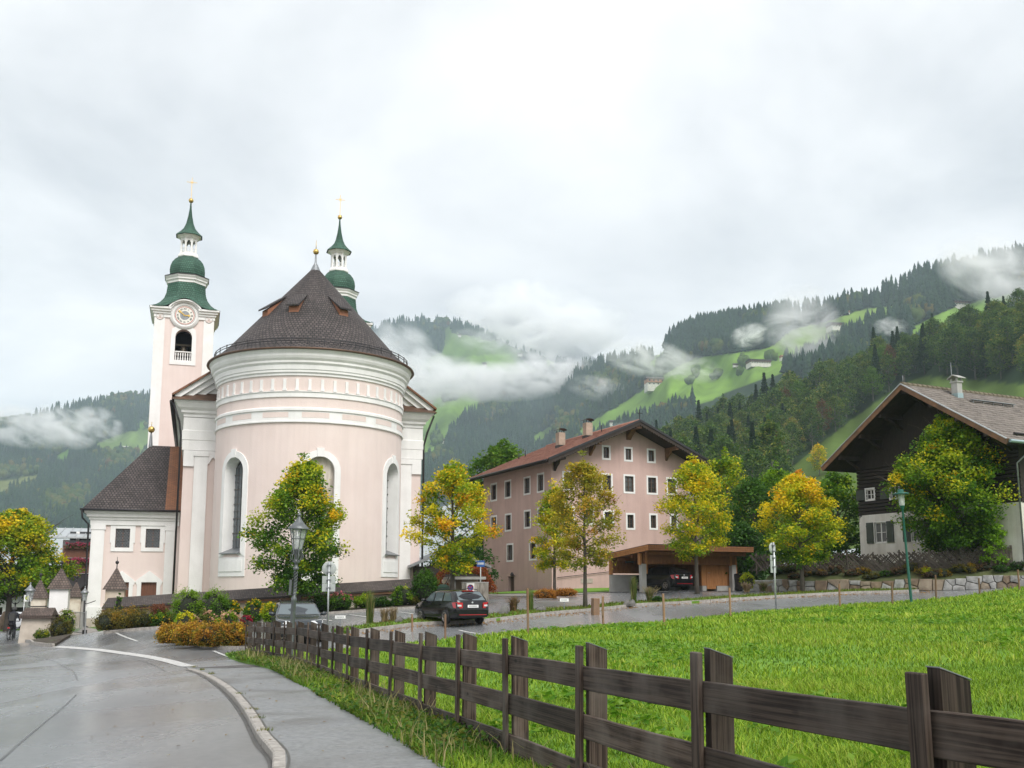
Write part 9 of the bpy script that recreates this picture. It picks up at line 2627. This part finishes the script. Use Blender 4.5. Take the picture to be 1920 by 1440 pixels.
for u, v, k, sc, lab in ((1436, 800, 0, 1.25, 'tall dark spruce standing out above the leafy wood'), (1452, 796, 0, 1.15, 'second tall dark spruce beside the standing-out one'), (1420, 806, 0, 1.05, 'dark spruce at the edge of the tall spruce clump'), (1642, 705, 0, 1.1, 'broad dark conifer on the crest of the wood'), (1858, 640, 0, 1.05, 'pointed spruce towering over the wood above the farm roof'), (1350, 825, 2, 1.2, 'broad deep green tree in front of the misty forest'), (1500, 790, 6, 1.25, 'bright light green tree in the middle of the wood'), (1475, 800, 7, 1.2, 'bare russet tree beside the bright green one')):
 near_tree(u, v, k, sc, lab)
X, Y, Z = h_near.at_uv(np.array([1537.0]), np.array([892.0]))
tree('leafy_tree', (X[0], Y[0], Z[0] - .3), 'golden yellow tree alone at the foot of the steep pasture', broad_mesh(120, 9.5, 2.8, PAL_MAPLE, .55, 4000, .3))
X, Y, Z = h_near.at_uv(np.array([1470.0]), np.array([895.0]))
tree('thuja', (X[0], Y[0], Z[0] - .3), 'cone-shaped pale green conifer at the foot of the wood', broad_mesh(121, 8, 1.6, [GREEN, GREEN2, (.08, .15, .03)], .5, 3000, .25, lambda t: 1 - .85 * t))
# low roof peeping between the trees

# ---------------- chalets on the slopes
material('chalet_wood', (.12, .055, .03), .85, (.08, .04, .025), .6); material('chalet_roof', (.075, .06, .055), .8, (.11, .09, .085), .5); material('chalet_light', (.33, .16, .09), .8)
def chalet(hill, u, v, wpx, label, long=1.0, wood='chalet_wood', roof='chalet_roof', rz=0.0, wallh=.36):
 X, Y, Z = hill.at_uv(np.array([float(u)]), np.array([float(v)])); W = wpx / 1888 * Y[0]; o = empty('chalet', (X[0], Y[0], Z[0]), R(8) + rz, label, 'house')
 hw = W / 2; D = W * .7; h = W * wallh / long; h1 = h * .38
 mb = MB(); mb.box(-hw, hw, -D / 2, D / 2, -h, h1); mb.build('ground_floor', M['farm_white'], o)
 mb = MB(); mb.box(-hw * 1.01, hw * 1.01, -D / 2 * 1.01, D / 2 * 1.01, h1, h); mb.build('upper_floor', M[wood], o)
 mb = MB(); rh = W * .16 / long; e_ = 1.14
 mb.prism([(-D / 2 * e_, h - .1), (0, h + rh), (D / 2 * e_, h - .1), (D / 2 * e_, h + .2), (0, h + rh + .35), (-D / 2 * e_, h + .2)], lambda a, b, d_: (d_, a, b), -hw * 1.1, hw * 1.1); mb.build('roof', M[roof], o, fix=True)
 k = max(3, int(4 * long))
 for i in range(k):
  x = -hw + (i + .5) * W / k
  mb = MB(); mb.box(x - W / k * .18, x + W / k * .18, -D / 2 - .12, -D / 2 - .02, h1 * .25, h1 * .75); mb.build('window', M['window_glass'], o)
  mb = MB(); mb.box(x - W / k * .18, x + W / k * .18, -D / 2 * 1.01 - .12, -D / 2 * 1.01 - .02, h1 + (h - h1) * .3, h1 + (h - h1) * .8); mb.build('window', M['window_glass'], o)
 mb = MB(); mb.box(-hw * 1.02, hw * 1.02, -D / 2 - W * .05, -D / 2, h1, h1 + (h - h1) * .28); mb.build('balcony', M[wood], o)
 return o
chalet(h_right, 1227, 724, 34, 'brown-roofed chalet with white base on the steep meadow', 1.0, 'chalet_light')
chalet(h_right, 1422, 684, 40, 'long white farm high on the meadow between trees', 2.0)
chalet(h_right, 1471, 673, 16, 'small reddish barn right of the long white farm', 1.2, 'chalet_light', 'chalet_light')
chalet(h_right, 1379, 686, 9, 'tiny hut left of the long white farm', 1.0)
chalet(h_right, 1573, 616, 40, 'wide white guesthouse below the drifting cloud', 1.9)
chalet(h_right, 1640, 561, 22, 'chalet on the crest beside the gap in the spruces', 1.2)
chalet(h_right, 1585, 588, 14, 'small red-brown hut near the crest', 1.2, 'chalet_light', 'chalet_light')
chalet(h_right, 1795, 575, 38, 'dark barn with pale roof under the high forest', 1.6, 'chalet_wood', 'grey_metal')
chalet(h_right, 1738, 590, 18, 'brown hut at the lower edge of the high forest', 1.2)
chalet(h_right, 1750, 618, 18, 'dark-roofed chalet peeping over the wood', 1.0)
chalet(h_right, 1812, 612, 18, 'tall chalet half hidden in the wood', .9)
chalet(h_right, 1150, 795, 14, 'dark chalet low behind the pink house ridge', 1.0)
chalet(h_mid, 907, 685, 11, 'small white hut alone on the mountain meadow', 1.0)
chalet(h_mid, 975, 666, 9, 'brown hay hut high on the mountain meadow', 1.0, 'chalet_wood')
chalet(h_mid, 860, 630, 9, 'hay hut near the crest of the mountain meadow', 1.2)
chalet(h_mid, 1053, 812, 20, 'dark chalet behind the chimneys of the pink house', 1.0)
chalet(h_mid, 831, 830, 18, 'chalet with dark roof in the lower mountain meadow', 1.1)
chalet(h_mid, 808, 755, 9, 'red-roofed hut beside the church cornice', 1.0, 'chalet_light', 'terracotta')
chalet(h_left, 233, 841, 14, 'pale-roofed hut on the hill meadow beyond the sacristy', 1.6, 'chalet_wood', 'white_plaster')
chalet(h_near, 1486, 905, 44, 'grey-roofed house among the trees below the pasture', 1.6, 'chalet_wood', 'grey_metal', wallh=.25)
# slanted boom of a yellow crane behind the roof
X, Y, Z = h_mid.at_uv(np.array([1095.0]), np.array([815.0])); cr0 = empty('crane', (X[0], Y[0], Z[0]), 0, 'small yellow crane boom behind the pink house chimneys', 'crane'); material('crane_yellow', (.55, .25, .02), .6)
s_ = Y[0] / 1888
mb = MB(); mb.beam((0, 0, 0), (-22 * s_, 0, 24 * s_), .9, .9); mb.build('boom', M['crane_yellow'], cr0)
mb = MB(); mb.beam((0, 0, -12 * s_), (0, 0, 2 * s_), .9, .9); mb.build('mast', M['crane_yellow'], cr0)

# ---------------- drifting low cloud in front of the slopes
def cloud_mat(i, dens, asp, nscale=2.2, cut=.48, seed=0.0):
 m = bpy.data.materials.new('cloud_%d' % i); m.use_nodes = True; t = m.node_tree; t.nodes.clear()
 o = N(t, 'ShaderNodeOutputMaterial'); pv = N(t, 'ShaderNodeVolumePrincipled'); pv.inputs['Color'].default_value = (1, 1, 1, 1); pv.inputs['Anisotropy'].default_value = 0.0
 tc_ = N(t, 'ShaderNodeTexCoord'); le = N(t, 'ShaderNodeVectorMath', operation='LENGTH'); t.links.new(tc_.outputs['Object'], le.inputs[0])
 mp = N(t, 'ShaderNodeMapping'); mp.inputs['Scale'].default_value = asp; mp.inputs['Location'].default_value = (seed, seed * 1.7, seed * .6); t.links.new(tc_.outputs['Object'], mp.inputs[0])
 n = N(t, 'ShaderNodeTexNoise'); n.inputs['Scale'].default_value = nscale; n.inputs['Detail'].default_value = 7; n.inputs['Roughness'].default_value = .6; n.inputs['Distortion'].default_value = 1.0; t.links.new(mp.outputs[0], n.inputs['Vector'])
 def mth(op, a, b):
  q = N(t, 'ShaderNodeMath', operation=op)
  for j, s in enumerate((a, b)):
   if isinstance(s, (int, float)): q.inputs[j].default_value = s
   else: t.links.new(s, q.inputs[j])
  return q.outputs[0]
 fall = mth('SUBTRACT', 1.0, mth('POWER', le.outputs['Value'], 1.5))
 mr = N(t, 'ShaderNodeMapRange'); mr.inputs[1].default_value = cut + .14; mr.inputs[2].default_value = cut + .48; t.links.new(n.outputs['Fac'], mr.inputs[0])
 fl2 = mth('MINIMUM', mth('MULTIPLY', mth('MAXIMUM', fall, 0.0), 1.7), 1.0)
 d_ = mth('MULTIPLY', mth('MULTIPLY', mr.outputs[0], fl2), dens * .55)
 t.links.new(d_, pv.inputs['Density']); t.links.new(pv.outputs[0], o.inputs['Volume'])
 return m
sph = None
def ico():
 bm = bmesh.new(); bmesh.ops.create_icosphere(bm, subdivisions=3, radius=1.0); me = bpy.data.meshes.new('cloud_wisp'); bm.to_mesh(me); bm.free(); return me
def cloud(i, u, v, wpx, hpx, Y, dens, label, thick=.5, tilt=0.0, cut=.28):
 p = at(u, v, Y); rx = wpx / 1888 * Y / 2; rz_ = hpx / 1888 * Y / 2; ry = (rx + rz_) / 2 * thick
 me = ico(); ref = rz_
 me.materials.append(cloud_mat(i, dens / ry * 6.0, (rx / ref * .55, ry / ref, 1.0), 1.5, cut, i * 3.7))
 o = link('cloud_wisp', me, None, p, (0, tilt, 0), (rx, ry, rz_)); tag(o, label, 'cloud', kind='stuff')
 return o
CL = [(815, 716, 230, 78, 1900, 1.6, 'thick white cloud bank beside the church cornice', .0), (925, 716, 240, 60, 1950, 1.4, 'flat white cloud drifting across the mountain meadow', .0), (1040, 700, 190, 62, 1950, 1.4, 'white cloud end drifting over the spruce forest', R(6)),
   (752, 655, 110, 90, 2300, 1.1, 'rising wisp of cloud behind the church roof', R(35)), (800, 690, 120, 60, 2100, 1.0, 'thin cloud joining the rising wisp', R(20)), (950, 645, 170, 50, 2500, .55, 'faint veil across the upper mountain meadow', R(10)),
   (975, 606, 270, 130, 3000, 3.2, 'cloud wrapped round the hidden peak', .0), (1060, 632, 210, 90, 2950, 1.8, 'soft cloud at the right shoulder of the peak', R(-15)),
   (1215, 672, 150, 62, 1250, .8, 'torn mist on the ridge above the chalet', R(12)), (1290, 690, 110, 44, 1100, .35, 'thin mist over the steep meadow', R(10)), (1502, 604, 120, 120, 900, .8, 'pale cloud column in front of the guesthouse meadow', .0), (1405, 628, 60, 38, 1050, .8, 'small cloud scrap against the dark spruces', R(-15)),
   (1870, 510, 190, 110, 820, .9, 'grey cloud rising at the end of the high ridge', R(15)), (1668, 612, 60, 30, 800, .35, 'little cloud pocket beside the wood', .0), (1180, 820, 70, 50, 900, .5, 'mist rising behind the pink house', .0),
   (40, 800, 170, 62, 1900, .9, 'ragged cloud on the left hill crest', R(10)), (122, 800, 110, 60, 1900, 1.1, 'white wisp in the middle of the left hill', R(20)), (185, 795, 80, 50, 1900, .7, 'thin wisp near the tower on the left hill', R(25)), (1130, 730, 120, 40, 1500, .35, 'thin vapour over the central forest', R(10))]
for i, (u, v, a, b, Y, dn, lab, tl) in enumerate(CL): cloud(i, u, v, a * 1.35, b * 1.4, Y, dn, lab, .5, tl)

# ---------------- haze
mb = MB(); mb.box(-2750, 2750, -400, 5450, -9, 1060)
hz = mb.mesh('haze', None)
hm = bpy.data.materials.new('haze'); hm.use_nodes = True; t = hm.node_tree; t.nodes.clear()
o_ = N(t, 'ShaderNodeOutputMaterial'); pv = N(t, 'ShaderNodeVolumePrincipled'); pv.inputs['Color'].default_value = (.74, .87, 1.0, 1); pv.inputs['Density'].default_value = .00017; pv.inputs['Anisotropy'].default_value = .2
t.links.new(pv.outputs[0], o_.inputs['Volume']); hz.materials.append(hm)
tag(link('haze', hz), 'pale moist air that fades the far slopes', 'haze', kind='stuff')
